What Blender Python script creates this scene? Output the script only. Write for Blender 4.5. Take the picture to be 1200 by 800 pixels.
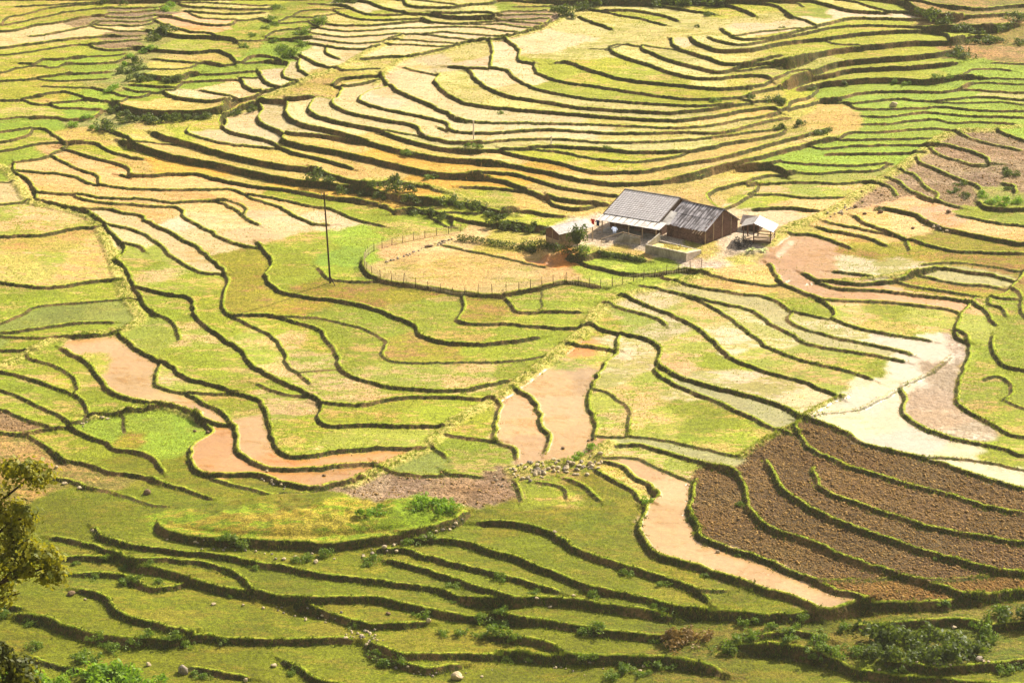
import bpy, bmesh, math, random
import numpy as np
from mathutils import Vector, Matrix
R_ = math.radians
scene = bpy.context.scene
for o in list(bpy.data.objects): bpy.data.objects.remove(o)
COL = scene.collection
# ------------------------------------------------------------------ camera
CZ, PITCH, HALF = 110.693, R_(19), R_(11)
cam = bpy.data.cameras.new('camera'); cam.sensor_width = 36; cam.lens = 18/math.tan(HALF)
cam.clip_start = 1; cam.clip_end = 20000
camo = bpy.data.objects.new('camera', cam); COL.objects.link(camo)
camo.location = (0, 0, CZ); camo.rotation_euler = (math.pi/2-PITCH, 0, 0)
scene.camera = camo
# ------------------------------------------------------------------ daylight
SUN_EL, SUN_AZ = R_(38), R_(42)          # azimuth measured from +Y (away from the camera) towards +X
world = bpy.data.worlds.new('World'); scene.world = world; world.use_nodes = True
wn = world.node_tree; bg = wn.nodes['Background']
sky = wn.nodes.new('ShaderNodeTexSky'); sky.sky_type = 'NISHITA'; sky.sun_disc = False
sky.sun_elevation = SUN_EL; sky.sun_rotation = SUN_AZ; sky.dust_density = 3.0; sky.air_density = 1.0
hs = wn.nodes.new('ShaderNodeHueSaturation'); hs.inputs['Saturation'].default_value = .5   # hazy, milky sky
wn.links.new(sky.outputs[0], hs.inputs['Color']); wn.links.new(hs.outputs[0], bg.inputs[0]); bg.inputs[1].default_value = 0.085
sl = bpy.data.lights.new('sun', 'SUN'); sl.energy = 5.0; sl.angle = R_(0.5); sl.color = (1.0, .9, .72)
so = bpy.data.objects.new('sun', sl); COL.objects.link(so)
sd = Vector((math.sin(SUN_AZ)*math.cos(SUN_EL), math.cos(SUN_AZ)*math.cos(SUN_EL), math.sin(SUN_EL)))
so.rotation_euler = sd.to_track_quat('Z', 'Y').to_euler(); so.location = sd*900
scene.view_settings.view_transform = 'Standard'; scene.view_settings.look = 'None'
scene.view_settings.gamma = 1; scene.view_settings.use_curve_mapping = False
scene.view_settings.exposure = 1.24
scene.cycles.max_bounces = 5; scene.cycles.diffuse_bounces = 2; scene.cycles.volume_bounces = 0
scene.cycles.transparent_max_bounces = 4
scene.render.film_transparent = False
HAZE = .00007
rng = np.random.default_rng(7); random.seed(7)

def s2l(*c):
    return tuple((v/255/12.92 if v <= 10 else ((v/255+.055)/1.055)**2.4) for v in c)

def tag(o, label=None, cat=None, group=None, kind=None):
    if label: o['label'] = label
    if cat: o['category'] = cat
    if group: o['group'] = group
    if kind: o['kind'] = kind
    return o
def mesh_np(name, co, faces, mat=None, smooth=False):
    """co (n,3), faces (m,k) all the same size"""
    me = bpy.data.meshes.new(name); n, k = faces.shape
    me.vertices.add(len(co)); me.vertices.foreach_set('co', np.ascontiguousarray(co, np.float32).ravel())
    me.loops.add(n*k); me.loops.foreach_set('vertex_index', np.ascontiguousarray(faces, np.int32).ravel())
    me.polygons.add(n); me.polygons.foreach_set('loop_start', np.arange(0, n*k, k, dtype=np.int32))
    me.polygons.foreach_set('loop_total', np.full(n, k, np.int32))
    if smooth: me.polygons.foreach_set('use_smooth', np.ones(n, bool))
    me.update(calc_edges=True)
    if mat: me.materials.append(mat)
    return me
def link(name, me, parent=None, loc=(0, 0, 0), rz=0):
    o = bpy.data.objects.new(name, me); COL.objects.link(o); o.location = loc; o.rotation_euler = (0, 0, rz)
    if parent: o.parent = parent
    return o
def attr4(me, name, a):
    at = me.attributes.new(name, 'FLOAT_COLOR', 'POINT')
    at.data.foreach_set('color', np.ascontiguousarray(a, np.float32).ravel())

# node helper --------------------------------------------------------------
class NT:
    def __init__(s, name):
        s.m = bpy.data.materials.new(name); s.m.use_nodes = True; s.t = s.m.node_tree
        s.b = s.t.nodes['Principled BSDF']
    def n(s, kind, **kw):
        x = s.t.nodes.new('ShaderNode'+kind)
        for k, v in kw.items(): setattr(x, k, v)
        return x
    def set(s, sock, v):
        if isinstance(v, bpy.types.NodeSocket): s.t.links.new(v, sock)
        elif isinstance(v, (tuple, list)) and len(v) == 3 and sock.type == 'RGBA': sock.default_value = (*v, 1)
        else: sock.default_value = v
    def math(s, op, a, b=0.0, clamp=False):
        x = s.n('Math', operation=op, use_clamp=clamp); s.set(x.inputs[0], a); s.set(x.inputs[1], b); return x.outputs[0]
    def mix(s, f, a, b, mode='MIX'):
        x = s.n('Mix', data_type='RGBA', blend_type=mode, clamp_factor=True)
        s.set(x.inputs[0], f); s.set(x.inputs[6], a); s.set(x.inputs[7], b); return x.outputs[2]
    def ramp(s, v, lo, hi, a=0.0, b=1.0):
        x = s.n('MapRange', interpolation_type='SMOOTHSTEP')
        for i, q in enumerate((v, lo, hi, a, b)): s.set(x.inputs[i], q)
        return x.outputs[0]
    def pos(s, scale=(1, 1, 1), obj=False):
        if obj: p = s.n('TexCoord').outputs['Object']
        else: p = s.n('NewGeometry').outputs['Position']
        m = s.n('Mapping'); m.inputs['Scale'].default_value = scale; s.t.links.new(p, m.inputs[0]); return m.outputs[0]
    def noise(s, vec, scale, detail=3, rough=.55):
        x = s.n('TexNoise'); s.set(x.inputs['Vector'], vec); x.inputs['Scale'].default_value = scale
        x.inputs['Detail'].default_value = detail; x.inputs['Roughness'].default_value = rough; return x.outputs[0]
    def voro(s, vec, scale, out='Distance', feature='F1'):
        x = s.n('TexVoronoi', feature=feature); s.set(x.inputs['Vector'], vec); x.inputs['Scale'].default_value = scale
        return x.outputs[out]
    def bump(s, h, dist, strength=1.0):
        x = s.n('Bump'); s.set(x.inputs['Height'], h); x.inputs['Distance'].default_value = dist
        x.inputs['Strength'].default_value = strength; s.t.links.new(x.outputs[0], s.b.inputs['Normal']); return x.outputs[0]
    def base(s, c, rough=.85, spec=.2):
        s.set(s.b.inputs['Base Color'], c); s.set(s.b.inputs['Roughness'], rough)
        s.set(s.b.inputs['Specular IOR Level'], spec); return s.m

# terrace edges as surveyed: height|width|taper at start|taper at end, then x,y in metres (uphill on the left)
LINES_TXT = """
0.24|0.42|1|0 -93.4,485.6 -86.3,486.8 -81.6,487.8 -75.7,488.7 -27.7,489.5
0.24|0.42|1|0 -93.2,472.4 -92.9,477.6 -90.0,480.3 -86.1,485.6 -80.0,487.8 -75.6,488.4 -27.7,490.1
0.24|0.42|0|1 -137.2,463.1 -93.3,472.8 -90.6,474.7 -86.6,479.1 -82.5,482.9 -76.5,485.2 -74.6,486.0
0.34|0.42|0|1 -137.1,462.5 -92.7,469.1 -90.3,469.9 -87.3,473.6 -83.0,476.1 -78.8,479.8 -76.8,480.8 -75.1,480.8
0.23|0.42|1|1 -87.5,466.1 -85.2,467.0 -82.0,469.6 -76.4,475.8 -76.0,477.9
0.33|0.42|0|1 -133.5,449.5 -90.9,459.0 -88.1,460.3 -83.9,462.8 -79.8,465.4 -75.4,466.8 -72.5,468.4 -70.7,467.5
0.23|0.42|0|1 -132.3,445.1 -90.1,454.9 -85.9,456.7 -81.9,459.7 -77.8,462.3 -74.7,462.3 -72.3,464.1
0.33|0.42|1|1 -86.6,450.4 -83.3,449.8 -82.3,452.5 -79.2,452.5 -77.2,453.7 -74.6,455.3
0.23|0.42|0|1 -124.1,420.1 -88.3,444.4 -85.9,447.8 -82.5,449.4 -80.0,447.8 -78.2,450.2 -76.4,451.7
0.32|0.42|0|1 -130.1,436.0 -87.6,440.5 -84.0,441.1 -81.3,442.4 -77.9,443.8 -76.6,444.7 -75.5,445.2
0.22|0.42|1|1 -81.9,442.7 -80.5,441.6 -77.4,440.9 -73.1,441.3 -68.8,441.8
0.33|0.42|1|1 -78.6,449.8 -76.8,451.3 -73.0,450.8 -68.8,452.4 -67.8,457.4
0.32|0.42|1|1 -77.3,444.2 -76.3,444.9 -73.0,445.2 -69.0,445.7
0.22|0.42|1|1 -80.4,437.8 -75.4,437.2 -70.7,436.8
0.32|0.42|1|1 -80.9,432.0 -79.3,432.9 -76.5,435.3 -74.4,434.2 -72.5,432.5 -71.6,430.9
0.32|0.42|0|1 -127.3,425.6 -85.7,430.2 -82.3,430.8 -80.4,432.3 -78.8,433.2
0.31|0.42|1|1 -82.5,431.2 -79.3,428.4 -76.3,429.1 -73.6,430.4 -71.9,431.4 -68.8,430.1
0.31|0.42|1|1 -77.5,429.3 -75.2,426.9 -72.4,426.9 -69.4,425.9 -66.0,427.0 -64.8,426.2
0.41|0.42|1|1 -79.6,421.6 -77.7,422.3 -75.2,422.2 -72.9,420.8 -69.6,422.3 -68.4,423.9 -68.1,427.1
0.22|0.42|0|1 -123.3,411.4 -84.0,420.5 -81.4,421.7 -79.1,421.8 -77.2,422.6
0.31|0.42|0|1 -120.5,401.6 -82.9,414.2 -80.4,415.8 -76.5,417.0 -74.2,413.4 -71.8,409.6 -71.1,408.8
0.30|0.42|0|1 -118.5,395.0 -82.1,409.5 -80.0,410.9 -78.2,413.5 -78.3,417.4
0.30|0.42|0|1 -116.8,389.2 -81.4,405.6 -79.0,407.3 -75.9,409.6 -72.6,410.1 -71.7,409.5 -68.8,410.6
0.30|0.42|1|1 -78.9,400.0 -76.0,401.8 -73.3,404.5 -71.9,407.5 -71.5,409.2 -71.9,410.0
0.24|0.42|1|1 -77.0,485.0 -75.1,485.8 -71.7,484.9 -68.2,485.4 -65.4,486.2 -64.2,489.0
0.24|0.42|1|1 -75.6,480.2 -74.9,481.8 -70.5,482.3 -67.5,483.4 -64.6,484.4
0.24|0.42|1|1 -77.4,480.8 -75.7,480.8 -72.5,479.3 -69.3,479.0 -65.6,480.8 -62.5,479.4
0.24|0.42|1|1 -77.4,474.5 -76.1,477.3 -73.0,477.3 -68.9,476.3 -66.1,478.4 -65.4,481.4
0.24|0.42|1|1 -76.8,476.3 -75.5,474.8 -72.6,474.7 -69.4,473.8 -66.6,476.0 -66.0,479.0
0.23|0.42|1|1 -77.6,475.4 -75.7,473.5 -73.3,472.0 -71.3,470.7 -68.2,470.9 -65.8,471.3
0.23|0.42|1|1 -74.0,468.2 -72.8,468.1 -69.3,467.6 -66.6,468.8
0.23|0.42|1|1 -75.2,461.9 -72.8,463.8 -70.5,464.6 -66.1,465.9
0.33|0.42|1|1 -75.7,462.8 -73.4,459.4 -70.4,458.8 -67.1,460.4 -63.7,459.1
0.23|0.42|1|1 -77.7,453.4 -75.1,455.0 -71.4,455.3 -67.3,457.1
0.24|0.42|0|1 -109.7,491.8 -60.9,488.1 -54.3,487.1 -47.7,484.7 -44.0,485.1
0.34|0.42|1|1 -62.8,489.0 -60.9,485.8 -57.3,484.4 -51.5,482.8 -45.7,482.7 -44.3,485.6
0.34|0.42|1|1 -61.5,483.7 -57.7,481.3 -52.0,479.8 -45.2,481.0
0.23|0.42|1|1 -60.1,483.3 -59.4,481.1 -57.4,478.1 -53.3,476.4 -48.6,476.4 -46.3,477.2 -43.3,473.3
0.34|0.42|1|1 -66.1,481.0 -63.1,479.7 -60.4,477.1 -56.8,473.3 -53.6,472.4 -51.4,473.1 -50.4,476.9
0.33|0.42|1|1 -66.4,478.9 -64.1,475.6 -61.4,471.9 -57.8,468.3 -54.7,467.5 -53.1,465.2
0.69|0.42|1|1 -66.9,471.5 -62.4,468.7 -59.2,466.5 -55.3,466.4 -52.1,464.9 -50.1,463.8 -48.9,461.3
0.55|0.42|1|1 -67.7,460.6 -64.3,459.3 -60.4,457.2 -56.5,456.3 -52.4,457.3 -49.7,453.6 -48.0,448.8
0.32|0.42|1|1 -63.9,453.7 -59.7,451.7 -55.8,450.2 -53.7,450.9 -49.9,448.2
0.23|0.42|1|1 -64.6,447.2 -60.5,445.7 -56.8,446.2 -55.6,447.9 -55.0,451.1
0.80|0.42|1|1 -64.3,443.6 -60.6,440.7 -57.5,439.4 -55.5,443.2 -53.9,444.5
0.42|0.42|1|1 -65.6,437.7 -61.6,436.8 -56.5,435.1
0.31|0.42|1|1 -66.2,436.3 -63.3,433.7 -59.7,433.8 -57.0,434.9 -56.2,440.3
0.31|0.42|1|1 -71.7,437.2 -67.5,433.8 -65.2,431.3 -62.3,431.1 -60.7,434.0
0.22|0.42|1|1 -72.5,431.6 -69.3,430.3 -67.4,429.7 -65.4,427.2 -64.1,431.6
0.32|0.42|1|1 -58.6,439.5 -57.3,439.2 -53.2,440.1 -48.2,441.2 -46.0,441.3 -42.6,441.7
0.31|0.42|1|1 -53.0,434.2 -50.1,431.4 -46.7,428.9 -45.6,428.5
0.52|0.42|1|1 -59.1,434.4 -57.0,430.4 -54.1,428.3 -50.2,425.7 -47.1,426.9 -45.8,429.2
1.33|0.87|1|1 -66.8,429.2 -65.9,427.2 -62.7,423.9 -59.7,422.4 -56.1,421.4 -51.2,421.4 -47.9,423.2 -47.0,427.4
0.32|0.42|1|1 -55.9,442.8 -54.4,444.1 -50.0,444.0 -43.7,445.8
0.32|0.42|1|1 -54.1,451.2 -50.4,448.5 -47.5,449.4 -42.9,451.2 -39.9,450.2
0.23|0.42|1|1 -43.0,473.2 -40.8,477.6 -36.1,477.2 -33.9,479.4 -31.8,481.5
0.24|0.42|1|1 -40.4,477.3 -38.8,482.0 -32.5,482.9 -29.7,483.5
0.24|0.42|1|1 -38.9,486.9 -32.7,485.5 -29.9,482.9
0.23|0.42|1|1 -46.7,477.7 -43.6,473.8 -39.8,474.3 -35.2,476.4 -34.6,479.0
0.23|0.42|1|1 -44.4,462.9 -43.1,467.9 -38.7,470.3 -34.4,470.2
0.56|0.42|1|1 -43.9,464.1 -42.8,463.4 -38.9,463.3 -35.7,464.5
0.23|0.42|1|1 -50.1,462.2 -45.8,462.6 -42.8,463.8 -41.4,463.0
0.43|0.42|1|1 -47.3,449.2 -45.4,453.2 -43.1,453.3 -40.1,449.9
0.33|0.42|1|1 -33.4,483.5 -32.6,481.4 -30.6,478.0 -28.1,474.8 -24.2,473.8 -19.0,474.5 -16.5,474.9 -14.6,472.6
0.34|0.42|1|1 -33.1,485.9 -30.3,483.3 -27.5,478.4 -25.1,476.8 -20.7,476.8 -19.3,478.0
0.33|0.42|1|1 -36.1,476.7 -34.2,472.5 -31.0,470.9 -24.8,470.9 -20.2,473.1 -17.2,474.5 -16.0,474.6
0.23|0.42|1|1 -37.6,476.0 -35.0,470.2 -30.8,467.3 -26.8,467.3 -21.6,469.3 -15.5,469.9 -9.3,470.4 -5.4,469.8 -1.5,466.3 0.5,465.3 1.8,463.2
0.23|0.42|1|1 -39.1,470.7 -35.5,466.2 -32.9,464.9 -29.8,463.3 -24.5,464.4 -19.9,465.8 -15.8,465.9 -12.3,467.0 -9.2,465.7 -4.6,463.9 -1.2,462.2 -0.1,461.7
0.23|0.42|1|1 -39.5,463.0 -36.3,464.3 -33.5,462.0 -29.5,459.3 -25.7,459.3 -22.8,460.7 -19.9,464.5 -19.4,466.5
0.33|0.42|1|1 -39.4,463.6 -36.0,460.8 -33.6,459.2 -30.9,456.2 -25.6,455.4 -22.9,458.5
0.32|0.42|1|1 -32.8,458.9 -32.9,457.7 -32.8,454.2 -31.8,451.3 -29.6,448.3
0.42|0.42|1|1 -37.9,454.0 -35.7,449.5 -33.9,446.2 -31.7,444.3 -30.0,443.0
0.43|0.42|1|1 -39.1,452.9 -37.4,451.1 -37.2,446.1 -36.1,441.9 -34.5,438.9
0.43|0.42|1|1 -43.5,451.4 -40.5,450.4 -39.1,449.2 -39.6,443.1 -38.5,438.8 -36.2,435.9
0.53|0.42|1|1 -44.4,446.2 -43.4,443.0 -42.5,438.8 -40.6,434.3 -38.2,434.5 -36.2,436.8
0.53|0.42|1|1 -46.9,441.8 -46.5,441.1 -45.4,436.1 -43.6,432.2 -41.6,432.2 -39.2,434.5
0.52|0.42|1|1 -47.7,425.0 -46.7,428.3 -44.9,428.9 -42.6,430.8 -41.9,432.5
0.77|0.42|1|1 -46.9,414.9 -47.5,421.9 -42.7,428.3 -37.6,427.7 -32.9,429.0
0.43|0.42|1|1 -26.7,448.6 -21.6,450.8 -17.1,450.7 -14.2,453.9 -12.1,456.5 -9.1,459.3 -6.7,460.8 -2.3,461.4 0.0,462.4 3.1,465.4 6.2,469.6 7.1,475.1
0.22|0.42|1|1 -30.8,443.6 -28.5,442.1 -25.6,442.6 -22.1,443.4
0.53|0.42|1|1 -30.2,434.2 -29.0,437.8 -25.4,438.9 -22.0,440.0
0.42|0.42|1|1 -30.8,435.0 -28.0,433.8 -26.0,435.3 -23.9,437.1 -21.9,438.0
0.23|0.42|1|1 -22.7,460.6 -21.9,461.8 -18.3,462.4 -15.2,461.0 -10.6,459.6 -9.6,458.2
0.23|0.42|1|1 -23.1,459.7 -22.4,459.2 -18.2,459.2 -14.3,457.7 -12.1,457.4 -10.8,457.1
0.23|0.42|1|1 -16.5,466.1 -15.3,465.7 -12.2,463.7 -8.4,461.7 -7.3,459.9
0.45|0.42|0|1 -77.8,518.8 -27.9,486.7 -25.4,483.2 -20.7,478.0 -13.8,476.3 -5.3,476.4 -3.1,474.5
0.70|0.42|1|1 -15.1,477.0 -14.1,475.9 -9.3,474.0 -5.0,474.3 -3.0,475.1
0.45|0.42|1|1 -20.4,487.5 -20.1,483.4 -18.9,480.7 -15.8,479.8 -11.0,479.5 -7.9,481.4 -4.0,483.5 -2.3,486.5
0.24|0.42|0|1 -65.5,501.9 -16.4,484.5 -13.5,482.3 -11.1,481.5 -9.9,479.3
0.33|0.42|1|1 -17.2,475.4 -16.5,474.6 -14.0,472.4 -8.5,471.8 -3.1,473.7 -2.3,474.6
0.23|0.42|1|1 -2.6,474.8 -1.1,478.2 3.1,478.9 6.9,480.7
0.23|0.42|1|1 -5.5,474.1 -3.6,474.9 0.0,476.4 8.1,477.8
0.23|0.42|1|1 -5.6,474.3 -3.6,474.4 0.0,473.2 7.6,474.7
0.23|0.42|1|1 -0.9,473.8 0.0,473.0 3.9,470.9 5.6,470.2 6.6,469.1
0.23|0.42|1|1 -8.1,472.0 -7.0,472.0 -2.3,471.7 0.8,469.0 3.4,467.3 4.6,466.2
0.24|0.42|1|1 -0.6,481.3 6.3,483.4 9.0,485.8
0.45|0.42|0|1 -32.1,489.5 15.9,484.6 20.6,484.0 26.9,482.7 31.5,479.3 35.2,476.2 37.3,474.3
0.45|0.42|1|1 13.8,481.7 17.7,480.1 22.1,480.2 25.9,477.0 28.8,473.0 30.2,469.1
0.34|0.42|1|1 16.8,480.7 17.7,479.9 19.6,477.1 23.4,473.9 28.0,466.6
0.44|0.42|1|1 12.1,476.6 14.0,472.6 16.2,469.3 18.0,465.0
0.58|0.42|0|1 -11.0,498.9 36.1,482.4 39.5,481.6 42.1,477.8 44.0,471.0
0.45|0.42|0|1 -7.9,486.5 39.5,482.2 44.3,481.7 47.3,480.5 49.3,476.9 49.8,472.5 50.6,467.9
0.24|0.42|0|1 3.7,493.5 50.5,480.7 52.8,480.2 53.6,476.0
0.57|0.42|0|1 3.2,486.5 50.5,481.0 55.2,480.6 57.3,478.0 59.3,475.0 62.0,471.9 66.5,470.9 71.6,471.9 73.0,470.1
0.34|0.42|0|1 14.8,498.3 60.7,480.4 63.5,478.0 65.4,474.4 67.8,471.4 68.5,470.7
0.34|0.42|0|1 22.2,493.4 68.2,478.1 70.4,476.9 72.1,475.5 73.8,474.4
0.33|0.42|1|1 49.7,473.1 50.5,468.5 52.7,465.5 54.1,459.8
0.23|0.42|1|1 37.8,451.1 39.0,451.4 43.5,455.2 47.9,457.6 50.2,459.2 51.8,457.7
0.44|0.42|1|1 37.1,461.2 37.7,454.4 38.9,450.2 41.4,448.7 45.4,451.5 50.4,457.3 55.5,461.8 61.2,467.3 66.1,467.6 72.8,466.4 75.5,466.1
0.43|0.42|1|1 34.2,454.1 35.6,449.7 38.5,445.7 42.0,447.3 47.0,453.0 52.0,457.3 57.7,461.6 61.7,463.1 65.5,463.2 75.9,461.0 78.3,461.1
0.67|0.42|1|1 31.1,455.5 31.9,449.8 33.8,445.6 35.8,442.8 38.7,442.9 41.8,444.1 45.9,449.3 50.7,452.6 55.4,454.3 60.2,457.1 65.1,459.3 71.3,460.8 76.4,460.4 77.0,453.7
0.23|0.42|1|1 54.9,454.8 56.7,451.2 60.2,450.2 61.2,449.0
0.53|0.42|1|1 27.8,456.4 28.2,449.1 30.5,444.1 33.4,439.0 36.0,434.9 38.8,434.9 41.9,437.0 46.3,440.4
0.95|0.51|1|1 45.8,436.7 47.0,437.0 52.8,444.3 56.9,447.8 60.8,449.5 65.5,451.4 70.3,453.6 77.3,454.5 80.3,457.9
0.53|0.42|1|1 22.6,452.2 22.7,448.9 24.9,444.2 27.6,438.8 30.9,434.8 33.6,431.8 35.4,431.8 38.1,434.2 41.8,436.4 45.5,437.0 47.0,436.7
0.53|0.42|1|1 17.0,451.6 17.6,447.8 19.8,443.5 23.2,439.0 26.5,433.1 29.9,429.4 33.0,428.8 35.6,429.8 38.6,431.3 41.8,431.9 43.7,429.3
0.52|0.42|1|1 7.2,441.7 9.5,442.3 11.6,438.5 14.4,434.4 18.5,429.6 22.7,427.3 26.8,425.8 31.0,424.2 34.4,423.8 38.8,425.4 40.1,426.1
0.22|0.42|1|1 16.1,450.6 19.2,453.8 21.6,452.4 25.2,449.5 28.1,448.4 29.1,447.2
0.14|0.42|1|1 12.8,451.8 17.1,451.0 19.5,454.2
0.41|0.42|1|1 3.5,442.8 3.6,439.9 4.3,435.7 6.4,431.4 9.2,428.5 14.1,425.7 19.6,422.3 24.4,419.5 28.4,417.8 33.3,418.3 37.7,420.1 39.4,418.4
0.41|0.42|1|1 -8.1,441.3 -5.1,441.1 -1.2,439.0 0.0,434.1 2.1,428.7 4.9,424.3 9.1,420.9 13.9,418.3 19.4,416.8 23.5,415.8 28.3,414.8 33.2,415.6 39.0,418.8 42.4,420.7
0.51|0.42|1|1 -11.2,443.7 -7.7,441.6 -6.8,436.6 -5.0,429.3 -2.8,424.6 0.0,420.8 5.6,417.8 11.0,414.4 16.5,413.0 21.9,412.0 26.0,411.7 31.7,414.3 35.4,416.5 36.1,417.5
0.43|0.42|1|1 -1.7,462.2 -0.3,458.1 1.0,452.4 1.0,444.6 2.5,443.0 4.3,441.5
0.32|0.42|1|1 -4.0,461.9 -3.6,455.4 -3.7,448.0 -4.0,440.1
0.51|0.42|1|1 -13.0,439.8 -12.8,438.1 -13.3,434.8 -12.4,430.6 -10.7,424.0 -7.6,418.3 -4.1,416.0 0.0,414.8 6.9,412.8 13.7,410.9 19.1,409.4 24.5,408.4 27.2,408.6 30.3,410.3 32.9,411.6 37.3,415.1 41.6,417.1 44.0,415.9
0.30|0.42|1|1 -9.3,410.1 -8.4,408.7 -5.4,407.5 -1.4,407.3 2.7,407.7 8.1,407.3 13.6,407.0 19.0,406.2 24.3,405.3 28.4,405.8 32.6,407.4 36.9,410.9 41.3,413.5 43.5,416.5
0.39|0.42|1|1 -11.9,406.7 -9.4,403.5 -6.7,402.2 -3.4,402.3 0.0,403.3 5.4,404.8 10.8,403.8 16.1,402.9 21.5,403.2 26.9,403.8 30.3,403.3 33.7,403.8 38.1,408.2 42.6,413.0 45.3,414.5
0.22|0.42|1|1 -19.4,444.2 -16.1,441.4 -12.5,438.9
0.52|0.42|1|1 -22.7,440.3 -22.2,438.7 -21.3,434.9 -20.0,430.5 -17.5,425.0 -13.9,419.3 -11.0,414.1 -8.7,409.0 -7.8,408.0
0.40|0.42|1|1 -20.2,433.1 -22.2,432.1 -24.5,429.5 -25.5,424.5 -24.1,420.8 -20.8,417.0 -16.5,413.8 -13.0,411.3 -10.8,408.6 -10.1,403.6
0.50|0.42|1|1 -28.8,435.0 -29.1,427.9 -30.0,423.6 -29.0,419.9 -27.0,416.3 -23.4,413.2 -20.5,411.0 -17.0,409.2 -15.2,407.2 -14.0,402.4 -11.3,399.7 -8.6,398.1 -5.6,398.0 -4.3,398.7
0.61|0.42|1|1 -28.9,425.3 -32.4,427.8 -33.5,423.6 -33.4,419.6 -31.8,415.6 -28.8,411.9 -24.5,408.8 -21.7,406.9 -19.9,405.1 -17.5,402.2 -13.3,398.2 -10.6,396.2 -6.9,395.4 -5.8,395.1
0.21|0.42|1|1 -21.3,406.0 -19.8,405.8 -17.5,404.5 -14.8,403.2 -13.6,402.1
0.73|0.42|1|1 -38.1,428.4 -37.5,425.6 -37.4,421.2 -35.7,415.0 -32.9,410.7 -29.2,407.8 -25.7,404.8 -22.8,402.1 -19.3,398.7 -16.6,396.8 -14.5,395.3 -11.2,393.1 -7.2,392.3 -4.2,391.4 -2.7,391.0
0.62|0.42|1|1 -42.4,428.9 -41.5,424.7 -41.9,419.9 -40.0,414.3 -37.7,410.9 -36.1,408.3 -34.0,407.8 -29.9,406.8 -25.6,403.9 -23.5,403.1
0.85|0.51|1|1 -35.9,408.8 -36.6,408.1 -36.5,405.3 -34.3,403.2 -30.8,400.8 -27.6,398.8 -24.5,396.3 -20.1,393.3 -15.7,389.9 -12.4,387.8 -9.1,386.9 -5.2,387.4 -4.0,387.3
0.50|0.42|1|1 -47.6,422.5 -47.0,419.5 -47.0,415.0 -45.6,411.9 -42.3,409.0 -38.7,406.8 -37.1,403.8 -34.2,400.5 -30.6,397.5 -27.0,393.9 -24.1,391.3
0.30|0.42|1|1 -52.6,415.5 -52.3,411.7 -50.5,409.2 -47.6,406.9 -44.7,405.3 -40.5,404.3 -38.0,403.7 -36.6,404.0
0.86|0.51|1|1 -58.4,412.5 -55.3,408.8 -52.3,406.9 -50.1,405.2 -47.1,402.4 -42.7,398.8 -38.5,395.9 -34.3,393.8 -30.9,393.0 -29.6,390.9
1.05|0.69|1|1 -63.4,410.7 -59.8,406.8 -56.8,404.4 -53.8,401.9 -50.9,400.1 -46.6,397.9 -42.4,394.9 -38.1,391.5 -33.3,388.8 -27.9,386.4 -21.9,383.3 -21.0,382.2
0.48|0.42|1|1 -61.1,394.6 -58.7,393.4 -55.5,393.8 -53.0,394.9 -49.0,395.3 -46.1,392.8 -41.9,390.0 -37.8,387.7 -35.1,386.8 -31.0,384.3 -27.6,382.3 -24.4,381.4 -22.4,380.3 -21.5,379.1
0.29|0.42|1|1 -6.1,397.7 -4.8,398.4 0.0,399.7 6.0,400.3 10.7,399.3 14.9,398.4 18.6,398.7 22.7,399.3 26.7,400.3 30.8,401.3 33.6,402.8 37.8,404.9 41.3,406.4 44.0,408.3
0.49|0.42|1|1 -7.4,395.5 -6.3,395.2 -3.3,395.7 0.0,395.8 5.3,397.3 9.3,396.9 13.2,396.2 15.2,395.3 18.5,394.3 22.4,394.3 26.4,394.8 30.5,396.9 34.7,399.9 38.9,402.3 42.5,404.8 43.7,408.5
0.29|0.42|1|1 2.4,397.0 3.3,396.7 6.6,395.8 10.5,393.1 13.8,391.3 17.0,390.4 20.3,390.5 23.6,391.8 26.1,393.7 27.1,395.5
0.49|0.42|1|1 -1.9,396.3 -1.1,394.9 1.3,393.4 3.3,392.3 7.2,390.2 10.4,387.1 12.9,385.4 16.2,385.8 20.1,386.3 23.4,388.4 26.8,390.1 31.5,392.3 35.7,395.4 40.8,400.5 45.2,404.0 51.1,408.9
0.59|0.42|1|1 -4.8,391.6 -3.3,391.2 -1.0,390.4 2.0,388.6 5.2,386.7 10.3,382.9 15.4,381.6 21.9,383.0 25.8,385.1 31.3,389.7 36.8,392.9 41.2,397.1 45.5,400.9 49.1,403.0 51.2,404.6
0.48|0.42|1|1 -7.0,387.0 -5.1,387.8 -2.6,387.8 0.0,387.2 3.4,384.2 8.2,379.9 12.7,377.7 16.3,377.2
0.58|0.42|1|1 -6.1,387.4 -4.8,387.4 -1.6,385.2 1.2,382.1 3.2,379.7 6.3,376.2 10.1,374.4 14.7,374.3
0.38|0.42|1|1 -8.2,383.3 -3.9,383.1 1.0,381.6 2.4,381.1
0.47|0.42|1|1 5.0,378.0 6.0,374.3 8.2,372.5 10.5,372.3 13.0,374.7
0.46|0.42|1|1 -1.6,371.2 0.0,372.5 2.5,372.4 5.2,370.2 8.1,369.6
0.20|0.42|1|1 -19.3,386.0 -14.2,383.3 -9.7,380.2
0.69|0.42|1|1 -17.2,379.2 -15.0,377.6 -12.1,377.4 -8.9,376.4 -5.0,373.9 -1.9,371.2 0.0,372.2 1.2,373.2
0.57|0.42|1|1 -17.9,374.7 -15.0,376.3 -12.6,374.9 -10.0,372.6 -8.8,370.9 -8.8,367.7
0.28|0.42|1|1 -10.7,372.4 -8.8,373.3 -5.9,372.2 -3.4,373.2
0.46|0.42|1|1 -9.3,371.2 -5.6,368.8 -3.1,367.3 -1.2,367.5 1.2,366.3 4.3,364.8 5.2,364.2
0.20|0.42|1|1 -11.9,374.8 -11.9,372.9 -10.6,370.6 -7.7,366.6
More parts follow.
